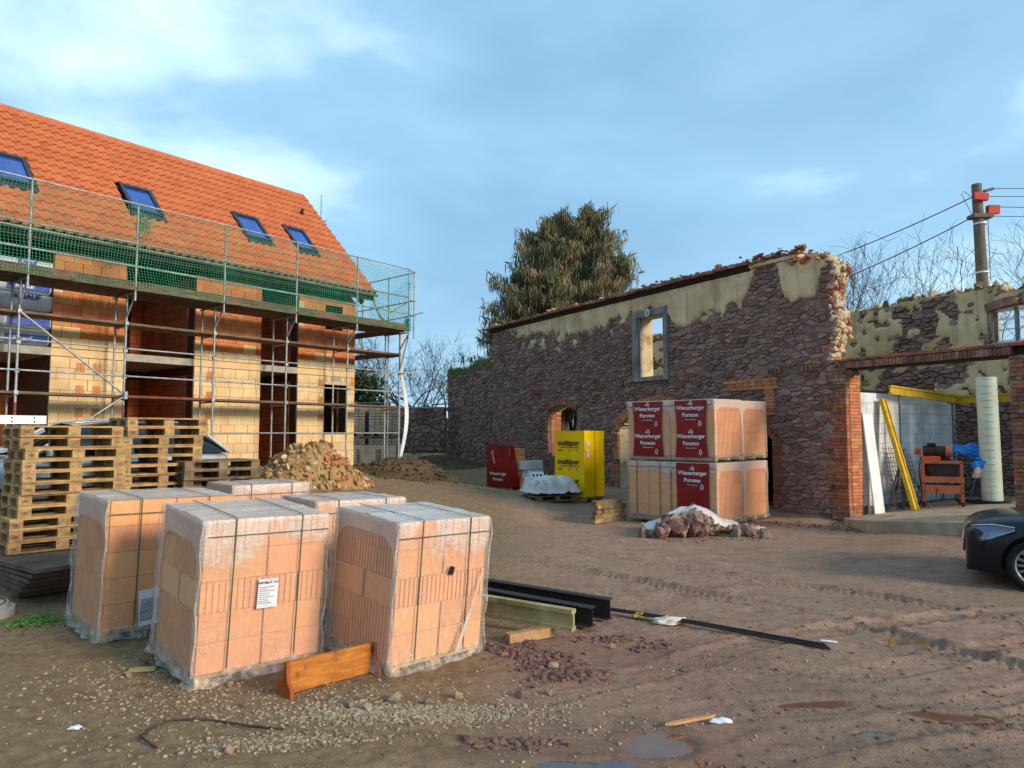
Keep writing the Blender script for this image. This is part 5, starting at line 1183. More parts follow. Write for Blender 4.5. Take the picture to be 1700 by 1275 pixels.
def sheet_label(t, x, y, z, w_, h_, tilt, lines, name='paper_label', title=None):
    l = empty(name, (x, y, z), parent=t, rot=(0, 0, 0)); q = MB(); q.box((0, 0, 0), (w_, .002, h_), (0, tilt, 0)); q.build('sheet', M['paper'], l)
    q = MB()
    for k in range(lines): ww = w_ * random.uniform(.4, .85); q.box((-(w_ * .88 - ww) / 2, -.0016, h_ * (.22 - .62 * k / lines)), (ww, .0008, h_ * .016), (0, tilt, 0))
    tag(q.build('print_lines', M['navy_ink'], l), kind='stuff')
    if title: text(title, h_ * .11, M['navy_ink'], l, (0, -.002, h_ * .37), (R(90), 0, 0), .001)
P1 = make_pack(-3.71, 7.43, .82, .04, .02, 1.20, .88, 1.30, 'shrink-wrapped clay block pack with a skewed paper sheet, beside the pallets', 101, ribrows=(9,), fm=[FILM[0], film_mat('film_clear', .07, 'plain'), FILM[2], FILM[3], FILM[4]])
P2 = make_pack(-2.40, 6.31, .75, .07, .02, 1.04, .95, 1.29, 'shrink-wrapped clay block pack with a small printed label on its lit side', 202)
P3 = make_pack(-.96, 6.45, .79, .07, .025, .97, .90, 1.23, 'shrink-wrapped clay block pack with torn film and visible pallet feet', 303)
P5 = make_pack(-1.96, 8.25, .66, .0, .01, 1.04, 1.0, 1.22, 'shrink-wrapped clay block pack standing behind the torn one', 505)
P4 = make_pack(-3.62, 10.2, .70, .0, .0, 1.04, 1.0, 1.25, 'shrink-wrapped clay block pack farthest back, close to the old brown pallets', 404)
sheet_label(P1, -.16, -.482, .28, .27, .34, -.06, 16); sheet_label(P2, .01, -.525, .68, .17, .235, .02, 9, title='WP-Plan-T 11,5')
q = MB(); q.box((0, 0, 0), (.05, .006, .07), (0, .4, 0)); q.build('film_tear', M['dark'], P3, (.07, -.487, .80))
# clear film strip running diagonally over the torn pack
q = MB(); q.tube([(.42, -.50, .78), (.3, -.51, .45), (.16, -.515, .12)], [.006, .012, .02], 5); q.build('film_fold', M['sheet'], P3)

# branded packs against the ruin: two wide, two deep, two high
WX, WY, WYAW = 4.23, 16.26, .80; ax_ = np.array([math.cos(WYAW), math.sin(WYAW)]); ay_ = np.array([-math.sin(WYAW), math.cos(WYAW)])
FW = [film_mat('wfilm_top', .6, 'top'), film_mat('wfilm_side', .10, 'side', hw=.575), film_mat('wfilm_front', .10, 'front'), FILM[3], film_mat('wfilm_low', .16, 'plain')]
def logo(t, x, y, z, s):
    q = MB()
    for k, (o, hh) in enumerate(((-.045, .045), (-.015, .08), (.015, .10), (.045, .075))): q.add([(o * s - .011 * s, 0, 0), (o * s + .011 * s, 0, 0), (o * s + .005 * s, 0, hh * s), (o * s - .004 * s, 0, hh * s * .92)], [(0, 1, 2, 3)])
    q.build('logo', M['white_ink'], t, (x, y, z), (0, 0, R(-90)))
def wpack(ix, iy, lev, label, banner, seed):
    wx, wy, h_ = 1.14, 1.06, 1.27
    c = np.array([WX, WY]) + ax_ * (ix - .5) * 1.19 + ay_ * (iy - .5) * 1.10
    z = .06 + lev * 1.33
    lean = (.012 + .02 * lev) * (1 if ix == 0 else .4)
    t = empty('block_pack', (c[0], c[1], z), 0, label, 'block pack')
    t.rotation_euler = (0, 0, WYAW) if lev == 0 else (Matrix.Rotation(WYAW + (.03 if iy else -.02), 3, 'Z') @ Matrix.Rotation(-.015, 3, 'Y')).to_euler()
    pallet_feet(t, wx, wy); rh = (h_ - .095) / 5
    for r in range(5):
        zc = .095 + (r + .5) * rh
        for i in range(3):
            for j in range(2): inst('block', RIB, t, ((i - 1) * wx / 3, (j - .5) * wy / 2 + random.uniform(-.003, .003), zc), (0, 0, R(90)), (wy / 2 - .006, wx / 3 - .004, rh - .003))
    inst('film', film_mesh(wx + .012, wy + .02, h_, seed, skirt=.1, mats=FW, flare=.02, pack_bottom=.05), t)
    if banner:
        q = MB(); V = []; n1, n2 = 14, 16; bw = .78
        for j in range(n2 + 1):
            for i in range(n1 + 1):
                u = -bw / 2 + bw * i / n1; v = .06 + (h_ - .07) * j / n2; pin = 1 - .10 * math.sin(math.pi * (j / n2)) * (1 if lev else .3)
                V.append((-wx / 2 - .036 - .008 * float(fbm(u * 6, v * 6, seed, 3)), u * pin, v))
        q.add(V, [(j * (n1 + 1) + i + 1, j * (n1 + 1) + i, (j + 1) * (n1 + 1) + i, (j + 1) * (n1 + 1) + i + 1) for j in range(n2) for i in range(n1)], 0, True); q.build('red_banner', M['red_film'], t)
        xx = -wx / 2 - .052
        for (z1_) in ((1.10, .50) if lev else (1.05, .28)):
            text('Wienerberger', .118, M['white_ink'], t, (xx, 0, z1_), (R(90), 0, R(-90)), .003, .98); logo(t, xx, 0, z1_ + .065, 1.0)
            if z1_ > .3:
                text('Poroton', .115, M['white_ink'], t, (xx, 0, z1_ - .15), (R(90), 0, R(-90)), .003); text('Hintermauerziegel', .035, M['white_ink'], t, (xx, 0, z1_ - .245), (R(90), 0, R(-90)))
        q = MB()
        for (yy, zz_) in ((-.22, .76), (-.22, .16)):
            for a in range(3): q.tube([(0, yy + .035 * math.cos(k) * (1 - a * .2), zz_ + .05 * math.sin(k) + a * .01) for k in np.linspace(0, 6.28, 9)], .004, 4, caps=False)
        tag(q.build('emblem', M['white_ink'], t, (xx, 0, 0)), kind='stuff')
        q = MB()
        for zz_ in (.93, .80, .62, .36, .22): q.b2((xx + .004, -bw / 2 + .03, zz_), (xx + .008, bw / 2 - .03, zz_ + .004))
        tag(q.build('banner_crease', M['red_film'], t), kind='stuff')
    for k in (-1, 1):
        q = MB(); q.b2((-wx / 2 - .03, k * .3 - .008, .1), (-wx / 2 - .027, k * .3 + .008, h_)); q.build('strap', M['strap'], t)
    q = MB(); q.b2((-wx / 2 - .03, -wy / 2, h_ - .12), (-wx / 2 - .027, wy / 2, h_ - .108)); q.build('strap', M['strap'], t)
    return t
wpack(0, 1, 0, 'plain block pack without banner at the bottom beside the timber stack', False, 611)
wpack(0, 0, 0, 'red-bannered block pack at the bottom, behind the stone heap', True, 612)
wpack(1, 0, 0, 'bare ribbed block pack at the bottom beside the dark arched doorway', False, 613)
wpack(0, 1, 1, 'red-bannered block pack on top of the plain one', True, 621)
wpack(0, 0, 1, 'red-bannered block pack on top of the other red-bannered pack', True, 622)
wpack(1, 0, 1, 'bare ribbed block pack on top, beside the dark arched doorway', False, 623)

# yellow pack
yp = empty('yellow_pack', (1.84, 19.48, gzf(1.84, 19.48) + .02), .78, 'tall bright yellow wrapped insulation board pack with black lettering', 'wrapped pack')
q = MB(); wx, wy, hh = .84, 1.04, 1.85; n1 = 14
def yside(pa, pb, nrm, seed):
    V = []; 
    for j in range(19):
        for i in range(n1 + 1):
            u = i / n1; v = j / 18; p = Vector(pa).lerp(Vector(pb), u); low = max(0, .25 - v)
            o = .018 * float(fbm(u * 5 + seed, v * 7, seed, 3)) + .05 * low * float(fbm(u * 6, v * 12, seed + 2, 3)); V.append((p.x + nrm[0] * o, p.y + nrm[1] * o, .10 + v * (hh - .10)))
    q.add(V, [(j * (n1 + 1) + i, j * (n1 + 1) + i + 1, (j + 1) * (n1 + 1) + i + 1, (j + 1) * (n1 + 1) + i) for j in range(18) for i in range(n1)], 0, True)
a, b_ = wx / 2, wy / 2
yside((-a, b_, 0), (-a, -b_, 0), (-1, 0), 1); yside((-a, -b_, 0), (a, -b_, 0), (0, -1), 2); yside((a, -b_, 0), (a, b_, 0), (1, 0), 3); yside((a, b_, 0), (-a, b_, 0), (0, 1), 4)
q.add([(-a, -b_, hh), (a, -b_, hh), (a, b_, hh), (-a, b_, hh)], [(0, 1, 2, 3)]); q.build('yellow_wrap', M['yellow_film'], yp); pallet_feet(yp, wx, wy)
for zz_ in (1.52, 1.02, .52): 
    text('multipor', .215, M['navy_ink'], yp, (-a - .022, .03, zz_), (R(90), 0, R(-90)), .004); qq = MB(); qq.b2((-a - .024, -.34, zz_ - .125), (-a - .021, .32, zz_ - .11)); qq.build('underline', M['navy_ink'], yp)
    qq = MB()
    for k, yy in enumerate((.36, .31, .25, -.02, -.28)): qq.box((-a - .022, yy, zz_ - .2), (.002, .025, .05), (.3, 0, 0))
    tag(qq.build('small_marks', M['navy_ink'], yp), kind='stuff')
text('multipor', .215, M['navy_ink'], yp, (-a - .022, -.1, .22), (R(90), 0, R(-90)), .004)
for (x, y, z, sx, sy, sz) in ((-a - .02, .28, .34, .003, .13, .17), (.0 - .28, -b_ - .02, 1.5, .13, .003, .11), (-.3, -b_ - .02, 1.25, .09, .003, .22)):
    qq = MB(); qq.box((x, y, z), (sx, sy, sz)); qq.build('white_sticker', M['paper'], yp)
qq = MB(); qq.b2((.0, -b_ - .022, .1), (.012, -b_ - .019, hh)); qq.build('strap', M['strap'], yp)

# half-used pack by the garden wall: red film, loose clay and white blocks
hx, hy = -.05, 22.4; hz = gzf(hx, hy); hp = empty('opened_pack', (hx, hy, hz), .78, 'opened clay block pack with torn red film by the stone wall', 'block pack')
pallet_feet(hp, 1.0, 1.0)
for r in range(5):
    for i in range(3):
        for j in range(3):
            if j == 0 and r > 3 - (i == 2) * 3 + 0: continue
            inst('block', RIB, hp, ((i - 1) * .33, (j - 1) * .33, .2 + r * .225), (0, 0, R(90)), (.32, .32, .22))
q = MB(); q.add([(-.53, .52, .05), (-.54, -.5, .05), (-.53, -.5, 1.32), (-.53, .52, 1.36)], [(0, 1, 2, 3)]); q.add([(-.53, -.52, .05), (.1, -.53, .05), (-.2, -.53, .45), (-.36, -.53, 1.3), (-.53, -.52, 1.33)], [(0, 1, 2, 3, 4)]); q.build('red_film', M['red_film'], hp)
text('Wienerberger', .13, M['white_ink'], hp, (-.545, 0, .45), (R(90), 0, R(-90)), .003); text('Poroton', .13, M['white_ink'], hp, (-.545, 0, .28), (R(90), 0, R(-90)), .003)
text('Poroton', .12, M['white_ink'], hp, (-.545, .2, .95), (R(90), R(70), R(-90)), .003)
aacq = MB(); aacq.box((0, 0, 0), (1, 1, 1)); AACM = aacq.mesh('loose_block', M['aac'])
for k, (i, j, lv, dx) in enumerate([(0, 0, 0, 0), (1, 0, 0, 0), (2, 0, 0, .02), (0, 0, 1, -.12), (1, 0, 1, -.1), (2, 0, 1, -.08)]):
    p = Vector((hx, hy, hz)) + Matrix.Rotation(.78, 3, 'Z') @ Vector((.05 + i * .30 + dx, -.72, .45 + lv * .27))
    tag(inst('loose_block', AACM, None, p, (0, 0, .78), (.285, .25, .255)), 'loose white block in the %s row, %s' % (['lower', 'upper'][lv], ['next to the torn red film', 'in the middle of its row', 'at the end away from the film'][i]), 'block', 'loose white blocks')
q = MB(); q.box((0, 0, .16), (.95, .34, .32)); tag(q.build('clay_plinth', M['clay'], None, Vector((hx, hy, hz)) + Matrix.Rotation(.78, 3, 'Z') @ Vector((.33, -.72, 0)), (0, 0, .78)), 'orange clay blocks under the loose white blocks', 'block')
# leaning planks
for k, (dx, dy, h_) in enumerate([(.0, 0, 1.15), (.14, .05, 1.0), (.26, .1, 1.2), (.38, .16, 1.1)]):
    q = MB(); q.box((0, 0, h_ / 2), (.11, .04, h_), jit=.006); x, y = 1.02 + dx, 21.3 + dy
    tag(q.build('leaning_plank', M['plank'], None, (x, y, gzf(x, y) - .03), (R(-12), R(4 - 2 * k), .5)), 'grey plank leaning upright between the opened pack and the yellow pack', 'plank', 'planks leaning by the yellow pack')
# covered low pallet
cx, cy = .95, 18.6; cz = gzf(cx, cy)
def make_pallet(name, mb_board, mb_block):
    """1.2 x 0.8 x 0.144 pallet: boards and blocks"""
    t = empty(name)
    return t
def unit_box(name, m): q = MB(); q.box((0, 0, 0), (1, 1, 1)); return q.mesh(name, m)
PB = {'new': (unit_box('board', M['wood']), unit_box('spacer_block', M['wood_blk'])), 'old': (unit_box('board', M['wood_old']), unit_box('spacer_block', M['wood_old']))}
def pallet_proto(kind, marks):
    t = empty('pallet'); bd, bk = PB[kind]
    for y, w_ in ((-.3275, .145), (-.165, .1), (0, .145), (.165, .1), (.3275, .145)): inst('board', bd, t, (0, y, .133), scale=(1.2, w_, .022))
    for x in (-.5275, 0, .5275): inst('board', bd, t, (x, 0, .111), scale=(.145, .8, .022))
    for y, w_ in ((-.35, .1), (0, .145), (.35, .1)): inst('board', bd, t, (0, y, .011), scale=(1.2, w_, .022))
    for x in (-.5275, 0, .5275):
        for y, w_ in ((-.35, .1), (0, .145), (.35, .1)): inst('spacer_block', bk, t, (x, y, .061), scale=(.145, w_, .078))
    if marks:
        text('UIC', .045, M['ink'], t, (-.5275, -.4005, .062), (R(90), 0, 0), .001, name='stamp'); text('UIC', .045, M['ink'], t, (-.6005, .33, .062), (R(90), 0, R(-90)), .001, name='stamp')
        text('(15)', .045, M['ink'], t, (.5275, -.4005, .062), (R(90), 0, 0), 0, name='stamp')
    return t
pr = {('new', 1): pallet_proto('new', True), ('old', 0): pallet_proto('old', False)}
used = set()
def pallet(kind, marks, loc, rz, label, group, sc=(1, 1, 1)):
    k = (kind, marks); o = pr[k]
    if k in used: o = copy_tree(o)
    used.add(k); o.location = loc; o.rotation_euler = (random.uniform(-.004, .004), random.uniform(-.006, .006), rz); o.scale = sc; tag(o, label, 'pallet', group); return o
ORD = ['', '', 'second', 'third', 'fourth', 'fifth', 'sixth', 'seventh', 'eighth', 'ninth', 'tenth', 'eleventh', 'twelfth', 'thirteenth']
def stack(nx, ny, yaw, z0, n, label, group, kind='new', marks=1, w_=1.2, d_=.8, jit=.025, shift=None):
    ex = Vector((math.cos(yaw), math.sin(yaw), 0)); ey = Vector((-math.sin(yaw), math.cos(yaw), 0)); b = Vector((nx, ny, z0)) + ex * w_ / 2 + ey * d_ / 2
    for k in range(n):
        j = ex * random.uniform(-jit, jit) + ey * random.uniform(-jit, jit)
        if shift: j += ex * shift(k)
        pallet(kind, marks, b + j + Vector((0, 0, k * .1445)), yaw + random.uniform(-.015, .015), ('topmost ' if k == n - 1 else 'bottom ' if k == 0 else ORD[n - k] + ' ') + label.replace('pallet in', 'pallet of' if k in (0, n - 1) else 'pallet from the top in'), group)
# flat formwork panels carrying the tall stack
for k in range(6):
    zz_ = .10 + k * .064; q = MB(); q.box((1.0, .75, 0), (2.0, 1.5, .05), jit=.008)
    sx = -.55 + k * .11; p = Vector((-5.25 + sx * .75, 7.95 - sx * .62, zz_))
    tag(q.build('plywood_sheet', mat('panel_%d' % k, srgb(112, 94, 78), srgb(78, 66, 56), scale=3, rough=.85, var=.05, bump=.2), None, p, (0, 0, .85 + .02 * k)), ['dark plywood sheet at the bottom of the pile', 'dark plywood sheet second from the bottom of the pile', 'dark plywood sheet third from the bottom of the pile', 'dark plywood sheet third from the top of the pile', 'dark plywood sheet just below the top sheet', 'brown plywood sheet on top of the pile under the pallets'][k], 'sheet', None)
stack(-6.12, 8.90, .85, .455, 11, 'wooden pallet in the tall stack on the plywood pile', 'pallets in the tall stack', shift=lambda k: (-.1 if k < 3 else 0) + (.04 if k == 8 else 0))
z2 = gzf(-5.4, 11.2); stack(-5.78, 10.55, .82, z2 + .01, 13, 'wooden pallet in the second stack next to the tall one', 'pallets in the second stack', shift=lambda k: .10 if k > 10 else 0)
z3 = gzf(-4.5, 11.4); stack(-4.84, 10.95, .78, z3 + .01, 9, 'old dark pallet in the low stack beside the rubble heap', 'pallets in the low stack', 'old', 0, w_=1.0, d_=1.1)
# aluminium ladder lying on the tall stack
ld = empty('ladder', (-7.35, 9.0, 2.075), .80, 'pale aluminium ladder lying across the tall pallet stack', 'ladder')
for yy in (0, .32):
    q = MB(); q.b2((-.6, yy - .012, 0), (1.25, yy + .012, .115)); q.build('stile', M['white'], ld)
for k in range(6): q = MB(); q.tube([(-.4 + k * .28, 0, .06), (-.4 + k * .28, .32, .06)], .015, 6); q.build('rung', M['galv'], ld)
q = MB()
for k in range(7):
    for zz_ in (.03, .085): q.tube([(-.45 + k * .26, -.0135, zz_), (-.45 + k * .26, -.0125, zz_)], .012, 8)
tag(q.build('stile_hole', M['black_plastic'], ld), kind='stuff')
# concrete shaft ring with lid
sr = empty('manhole_ring', (-5.78, 7.62, gzf(-5.78, 7.62) + .0), 0, 'mossy round concrete shaft ring with lid by the panels', 'manhole')
q = MB(); q.tube([(0, 0, -.02), (0, 0, .10)], .46, 36); q.build('ring', M['conc'], sr); q = MB(); q.tube([(0, 0, .10), (0, 0, .15)], .40, 36); q.build('lid', M['conc'], sr); q = MB(); q.tube([(math.cos(a) * .37, math.sin(a) * .37, .152) for a in np.linspace(0, 2 * math.pi, 33)], .008, 4, caps=False); q.build('joint', M['timber_dk'], sr)
# weeds by the packs
def weed(name, cx, cy, rx_, ry_, n, l, label):
    q = MB()
    for k in range(n):
        x = cx + random.gauss(0, rx_); y = cy + random.gauss(0, ry_); b = Vector((x, y, gzf(x, y) - .01)); a = random.uniform(0, 6.28); d = Vector((math.cos(a), math.sin(a), random.uniform(.3, 1.2))).normalized(); s = l * random.uniform(.4, 1.2); e = Vector((-d.y, d.x, 0)); e = e / (e.length + 1e-6) * s * .22
        q.add([b, b + d * s * .5 + e, b + d * s + Vector((0, 0, -.15 * s)), b + d * s * .5 - e], [(0, 1, 2, 3)])
    return tag(q.build(name, M['grass'], None), label, 'weeds', kind='stuff')
weed('weeds', -4.9, 7.45, .16, .16, 620, .06, 'low green weeds between the shaft ring and the nearest wrapped pack'); weed('dandelion', -5.25, 7.2, .05, .04, 60, .12, 'bright green leafy weed tuft in front of the shaft ring')
# grey and white cars behind the pallets are built further down
# ------------------------------------------------------------------ orange formwork trough piece, beams, rods, litter
ob = empty('formwork_board', (-1.66, 5.44, gzf(-1.6, 5.5)), math.atan2(.46, .50), 'orange formwork board with shaped end brackets lying between two packs', 'board')
q = MB(); q.b2((0, 0, .01), (.70, .03, .24)); q.build('plank', M['wood_or'], ob)
brk = [(-.14, 0), (.10, 0), (.10, .06), (.05, .10), (.035, .16), (.03, .245), (-.005, .25), (-.02, .17), (-.06, .10), (-.14, .04)]
for xx in (-.025, .725):
    q = MB(); q.ext([(-y - .0, z) for y, z in brk], 'x', -.014, .014); q.build('end_bracket', M['wood_or2'], ob, (xx, .0, 0))
def ibeam(name, p, yaw, ln, h_, w_, tf, tw_, m, label, cat='beam', endc=None):
    q = MB(); a = w_ / 2; t = tw_ / 2
    prof = [(-a, 0), (a, 0), (a, tf), (t, tf), (t, h_ - tf), (a, h_ - tf), (a, h_), (-a, h_), (-a, h_ - tf), (-t, h_ - tf), (-t, tf), (-a, tf)]
    q.ext(prof, 'x', -ln, 0); o = q.build(name, m, None, p, (0, 0, yaw)); return tag(o, label, cat)
byaw = math.atan2(-.60, .80)
ibeam('steel_beam', (1.02, 7.52, gzf(.9, 7.6) + .03), byaw, 3.4, .21, .11, .011, .008, M['steel_dk'], 'rusty brown steel beam lying rearmost beside the yellow timber beam')
ibeam('steel_beam', (.80, 7.18, gzf(.7, 7.2) + .04), byaw - .02, 3.3, .19, .12, .011, .008, M['steel_dk'], 'black steel beam lying between the brown one and the yellow timber beam')
ibeam('timber_beam', (.58, 6.80, gzf(.5, 6.9) + .09), byaw + .04, 2.9, .20, .08, .04, .03, M['yel_old'], 'weathered yellow formwork timber beam lying on a wooden block')
q = MB(); q.box((0, 0, .045), (.50, .09, .09)); tag(q.build('wood_block', M['wood'], None, (.17, 6.83, gzf(.1, 6.75)), (0, 0, .55)), 'squared wooden bearer under the yellow timber beam', 'timber')
zr0, zr1 = gzf(1.0, 7.9) + .05, gzf(2.82, 6.44) + .03
for k in range(4):
    pts = []
    for j in range(14):
        t = j / 13; x = 1.0 + 1.82 * t + .012 * k * math.sin(t * 3); y = 7.9 - 1.46 * t + k * .018 * (1 + t) + .01 * math.sin(t * 4 + k); pts.append((x, y, zr0 + (zr1 - zr0) * t + .004 * k + .008 * math.sin(t * 5)))
    o = MB(); o.tube(pts, .008, 5); tag(o.build('steel_rod', M['steel_dk'], None), 'long dark steel rod in the bundle lying on the mud', 'rod', 'bundle of steel rods on the ground')
def crumple(name, c, r, sq, m, label, cat, sub=3, seed=1):
    import bmesh
    bm = bmesh.new(); bmesh.ops.create_icosphere(bm, subdivisions=sub, radius=1)
    for v in bm.verts:
        n_ = float(fbm(v.co.x * 2.2 + seed, v.co.y * 2.2 + v.co.z * 1.7, seed, 4)); f = 1 + .75 * n_; v.co = Vector((v.co.x * f * sq[0], v.co.y * f * sq[1], max(v.co.z * f * sq[2], -.25 * sq[2]))) * r
    me = bpy.data.meshes.new(name); bm.to_mesh(me); bm.free(); me.materials.append(m); o = inst(name, me, None, c); return tag(o, label, cat)
crumple('plastic_rag', (1.62, 7.44, gzf(1.6, 7.4) + .03), .16, (1.0, .6, .30), M['litter'], 'dirty cream plastic rag caught on the steel rods', 'rag', 3, 3)
crumple('plastic_rag', (1.36, 7.66, gzf(1.35, 7.66) + .03), .08, (1.0, .7, .5), mat('yellow_rag', srgb(190, 160, 84), rough=.7), 'small yellowish rag tuft on the rods near the beam ends', 'rag', 3, 8)
crumple('plastic_scrap', (1.40, 4.90, gzf(1.40, 4.9) + .015), .07, (1, .6, .35), M['white'], 'pale blue-white plastic scrap at the end of the broken stick', 'litter', 2, 5)
q = MB(); q.ext([(0, -.018), (.30, -.012), (.33, .0), (.30, .012), (0, .018), (-.06, .0)], 'z', 0, .016); tag(q.build('broken_stick', mat('pale_wood', srgb(202, 150, 100), rough=.8), None, (1.06, 4.82, gzf(1.2, 4.86) + .012), (0, -.02, .35)), 'broken pale wooden stick lying at the edge of a puddle', 'stick')
q = MB(); q.box((0, 0, 0), (.15, .045, .006), (0, .05, 0), jit=.004); tag(q.build('paper_scrap', M['paper'], None, (2.93, 6.72, gzf(2.93, 6.72) + .012), (0, 0, -.4)), 'white paper strip lying near the end of the rods', 'litter')
crumple('paper_scrap', (-2.93, 4.91, gzf(-2.93, 4.91) + .01), .045, (1, .7, .35), M['paper'], 'crumpled white paper scrap alone on the gravel', 'litter', 2, 12)
pts = [(-2.21, 4.57), (-2.32, 4.64), (-2.40, 4.74), (-2.40, 4.86), (-2.30, 4.95), (-2.14, 4.99), (-1.95, 4.96), (-1.78, 4.85), (-1.62, 4.83), (-1.5, 4.81)]
q = MB(); q.tube([(x, y, gzf(x, y) + .008 + .02 * (i % 3 == 1)) for i, (x, y) in enumerate(pts)], .008, 5); tag(q.build('root_strand', M['bark'], None), 'curled brown root strand lying on the gravelly ground', 'root')
q = MB(); q.box((0, 0, .02), (.2, .04, .03)); tag(q.build('wood_offcut', M['yel_old'], None, (-3.05, 6.02, gzf(-3.05, 6.02)), (0, 0, .2)), 'yellow wood offcut sticking out from under a wrapped pack', 'timber')
# loose stones worth picking out
for k, (x, y, r_) in enumerate([(-.86, 5.32, .055), (-.62, 5.28, .042), (-.4, 5.42, .045), (.06, 5.46, .05), (-1.02, 5.16, .045), (.28, 5.5, .035), (-1.15, 5.22, .04), (-.1, 5.25, .03), (-3.1, 5.9, .035), (-2.2, 5.7, .03), (-1.9, 5.2, .03), (-1.72, 4.46, .035), (.5, 4.75, .03), (.9, 6.6, .04), (.34, 6.05, .05)]):
    q = MB(); q.rock((0, 0, 0), r_, (1.1, .9, .7)); tag(q.build('loose_stone', M['heapstone'] if k % 2 else M['pebble'], None, (x, y, gzf(x, y) + r_ * .4)), 'fist-sized loose stone lying on the gravel before the packs', 'stone', 'loose stones on the gravel')

# ------------------------------------------------------------------ covered pallet, timber stack, stone heap, rubble heap
cp = pallet('old', 0, (.98, 18.7, gzf(.98, 18.7) + .01), .5, 'low pallet under crumpled white plastic in front of the yellow pack', None)
V = []; n1 = 26; q = MB()
for j in range(n1 + 1):
    for i in range(n1 + 1):
        u, v = -1 + 2 * i / n1, -1 + 2 * j / n1; m_ = max(abs(u), abs(v)); hgt = .34 * sstep(1.0, .72, m_) * (1 + .25 * float(fbm(u * 2, v * 2, 5, 2))) + .13 + .05 * float(fbm(u * 5, v * 5, 6, 3)); k_ = 1 + .05 * float(fbm(u * 6, v * 6, 9, 3))
        V.append((u * .68 * k_, v * .48 * k_, max(hgt, .06)))
q.add(V, [(j * (n1 + 1) + i, j * (n1 + 1) + i + 1, (j + 1) * (n1 + 1) + i + 1, (j + 1) * (n1 + 1) + i) for j in range(n1) for i in range(n1)], 0, True)
M['cover'] = mat('plastic_cover', srgb(222, 216, 214), srgb(188, 178, 176), scale=3, rough=.35, var=0, bump=.8, bscale=7, c3=srgb(170, 130, 120), s3=2.5, lo3=.58, hi3=.7)
tag(q.build('plastic_cover', M['cover'], None, (.98, 18.7, gzf(.98, 18.7) + .1), (0, 0, .5)), 'crumpled whitish plastic cover draped over the low pallet', 'cover')
hb = empty('hole_block', (.62, 18.62, gzf(.62, 18.62) + .53), .35, 'small white block with three dark holes on the plastic cover', 'block')
q = MB(); q.box((0, 0, .08), (.36, .2, .16)); q.build('body', M['white'], hb); q = MB()
for k in (-1, 0, 1): q.tube([(k * .1, -.104, .08), (k * .1, -.095, .08)], .032, 10)
tag(q.build('hole', M['black_plastic'], hb), kind='stuff')
for k in range(9):
    q = MB(); ln = random.uniform(.75, .95); q.box((0, 0, 0), (ln, .12, .09), jit=.012); i, lv = k % 2, k // 2
    tag(q.build('old_timber', M['wood_old'] if k % 3 else M['wood_blk'], None, (2.1 + .14 * i, 15.9 + .12 * i, gzf(2.1, 15.9) + .05 + lv * .098), (0, random.uniform(-.03, .03), .8 + random.uniform(-.08, .08))), 'short weathered timber in the pile beside the plain pack', 'timber', 'timbers piled beside the packs')
random.seed(33); rng = np.random.default_rng(33)
for k in range(84):
    x = 3.50 + random.gauss(0, .52); y = 13.70 + random.gauss(0, .17); d = abs(x - 3.45) / 1.1; hgt = max(0, .36 * (1 - d)) * random.random() ** .6; r_ = random.uniform(.06, .16) * (1.15 if hgt < .2 else 1)
    q = MB(); q.rock((0, 0, 0), r_, (1.15, .9, .72)); tag(q.build('heap_stone', M['heapstone'], None, (x, y - .25 * (.36 - hgt), gzf(x, y) + r_ * .35 + hgt)), 'rough brown stone in the heap before the red-bannered packs', 'stone', 'stones in the heap')
V = []; q = MB(); n1, n2 = 34, 12
for j in range(n2 + 1):
    for i in range(n1 + 1):
        u, v = i / n1, j / n2; x = 2.6 + 2.3 * u; ridge = .40 * math.exp(-((u - .42) / .30) ** 2) + .04; y = 14.45 - .62 * v + .12 * float(fbm(u * 6, v * 3, 8, 3)); z = ridge * (1 - .55 * (2 * abs(v - .45)) ** 1.6) + .07 * float(fbm(u * 9, v * 6, 14, 3)) + .06
        V.append((x, y, max(.02, z) + gzv(x, y)))
q.add(V, [(j * (n1 + 1) + i + 1, j * (n1 + 1) + i, (j + 1) * (n1 + 1) + i, (j + 1) * (n1 + 1) + i + 1) for j in range(n2) for i in range(n1)], 0, True)
tag(q.build('plastic_sheet', M['cover'], None), 'torn whitish plastic sheet lying over the stone heap', 'sheet')
def heap(name, m, cx, cy, rx_, ry_, h_, label, cat, seed, res=56, rough_=.3, kind='stuff'):
    V = []; q = MB()
    for j in range(res + 1):
        for i in range(res + 1):
            u, v = -1 + 2 * i / res, -1 + 2 * j / res; r_ = math.hypot(u, v); x, y = cx + u * rx_, cy + v * ry_
            z = h_ * float(sstep(1.0, .05, r_ + .25 * float(fbm(u * 2, v * 2, seed, 3)))) * (1 + rough_ * float(fbm(u * 9, v * 9, seed + 1, 3))); V.append((x, y, gzv(x, y) + z - .06))
    q.add(V, [(j * (res + 1) + i, j * (res + 1) + i + 1, (j + 1) * (res + 1) + i + 1, (j + 1) * (res + 1) + i) for j in range(res) for i in range(res)], 0, True)
    return tag(q.build(name, m, None), label, cat, kind=kind), V
_, HV = heap('rubble_heap', M['rub'], -5.0, 17.6, 1.75, 1.4, .98, 'yellowish rubble and sand heap in front of the new house', 'rubble', 7)
q = MB(); q2 = 0
for k in range(2600):
    p = random.choice(HV); 
    if p[2] < gzv(p[0], p[1]) + .02: continue
    q.rock((p[0] + random.gauss(0, .04), p[1] + random.gauss(0, .04), p[2] + .015), random.uniform(.012, .035) + .07 * random.random() ** 4, (1.2, 1, .6), mi=random.choice([0, 0, 0, 1]))
tag(q.build('rubble_crumbs', [M['rub'], M['plaster']], None), 'crumbled masonry bits covering the rubble heap', 'rubble', kind='stuff')
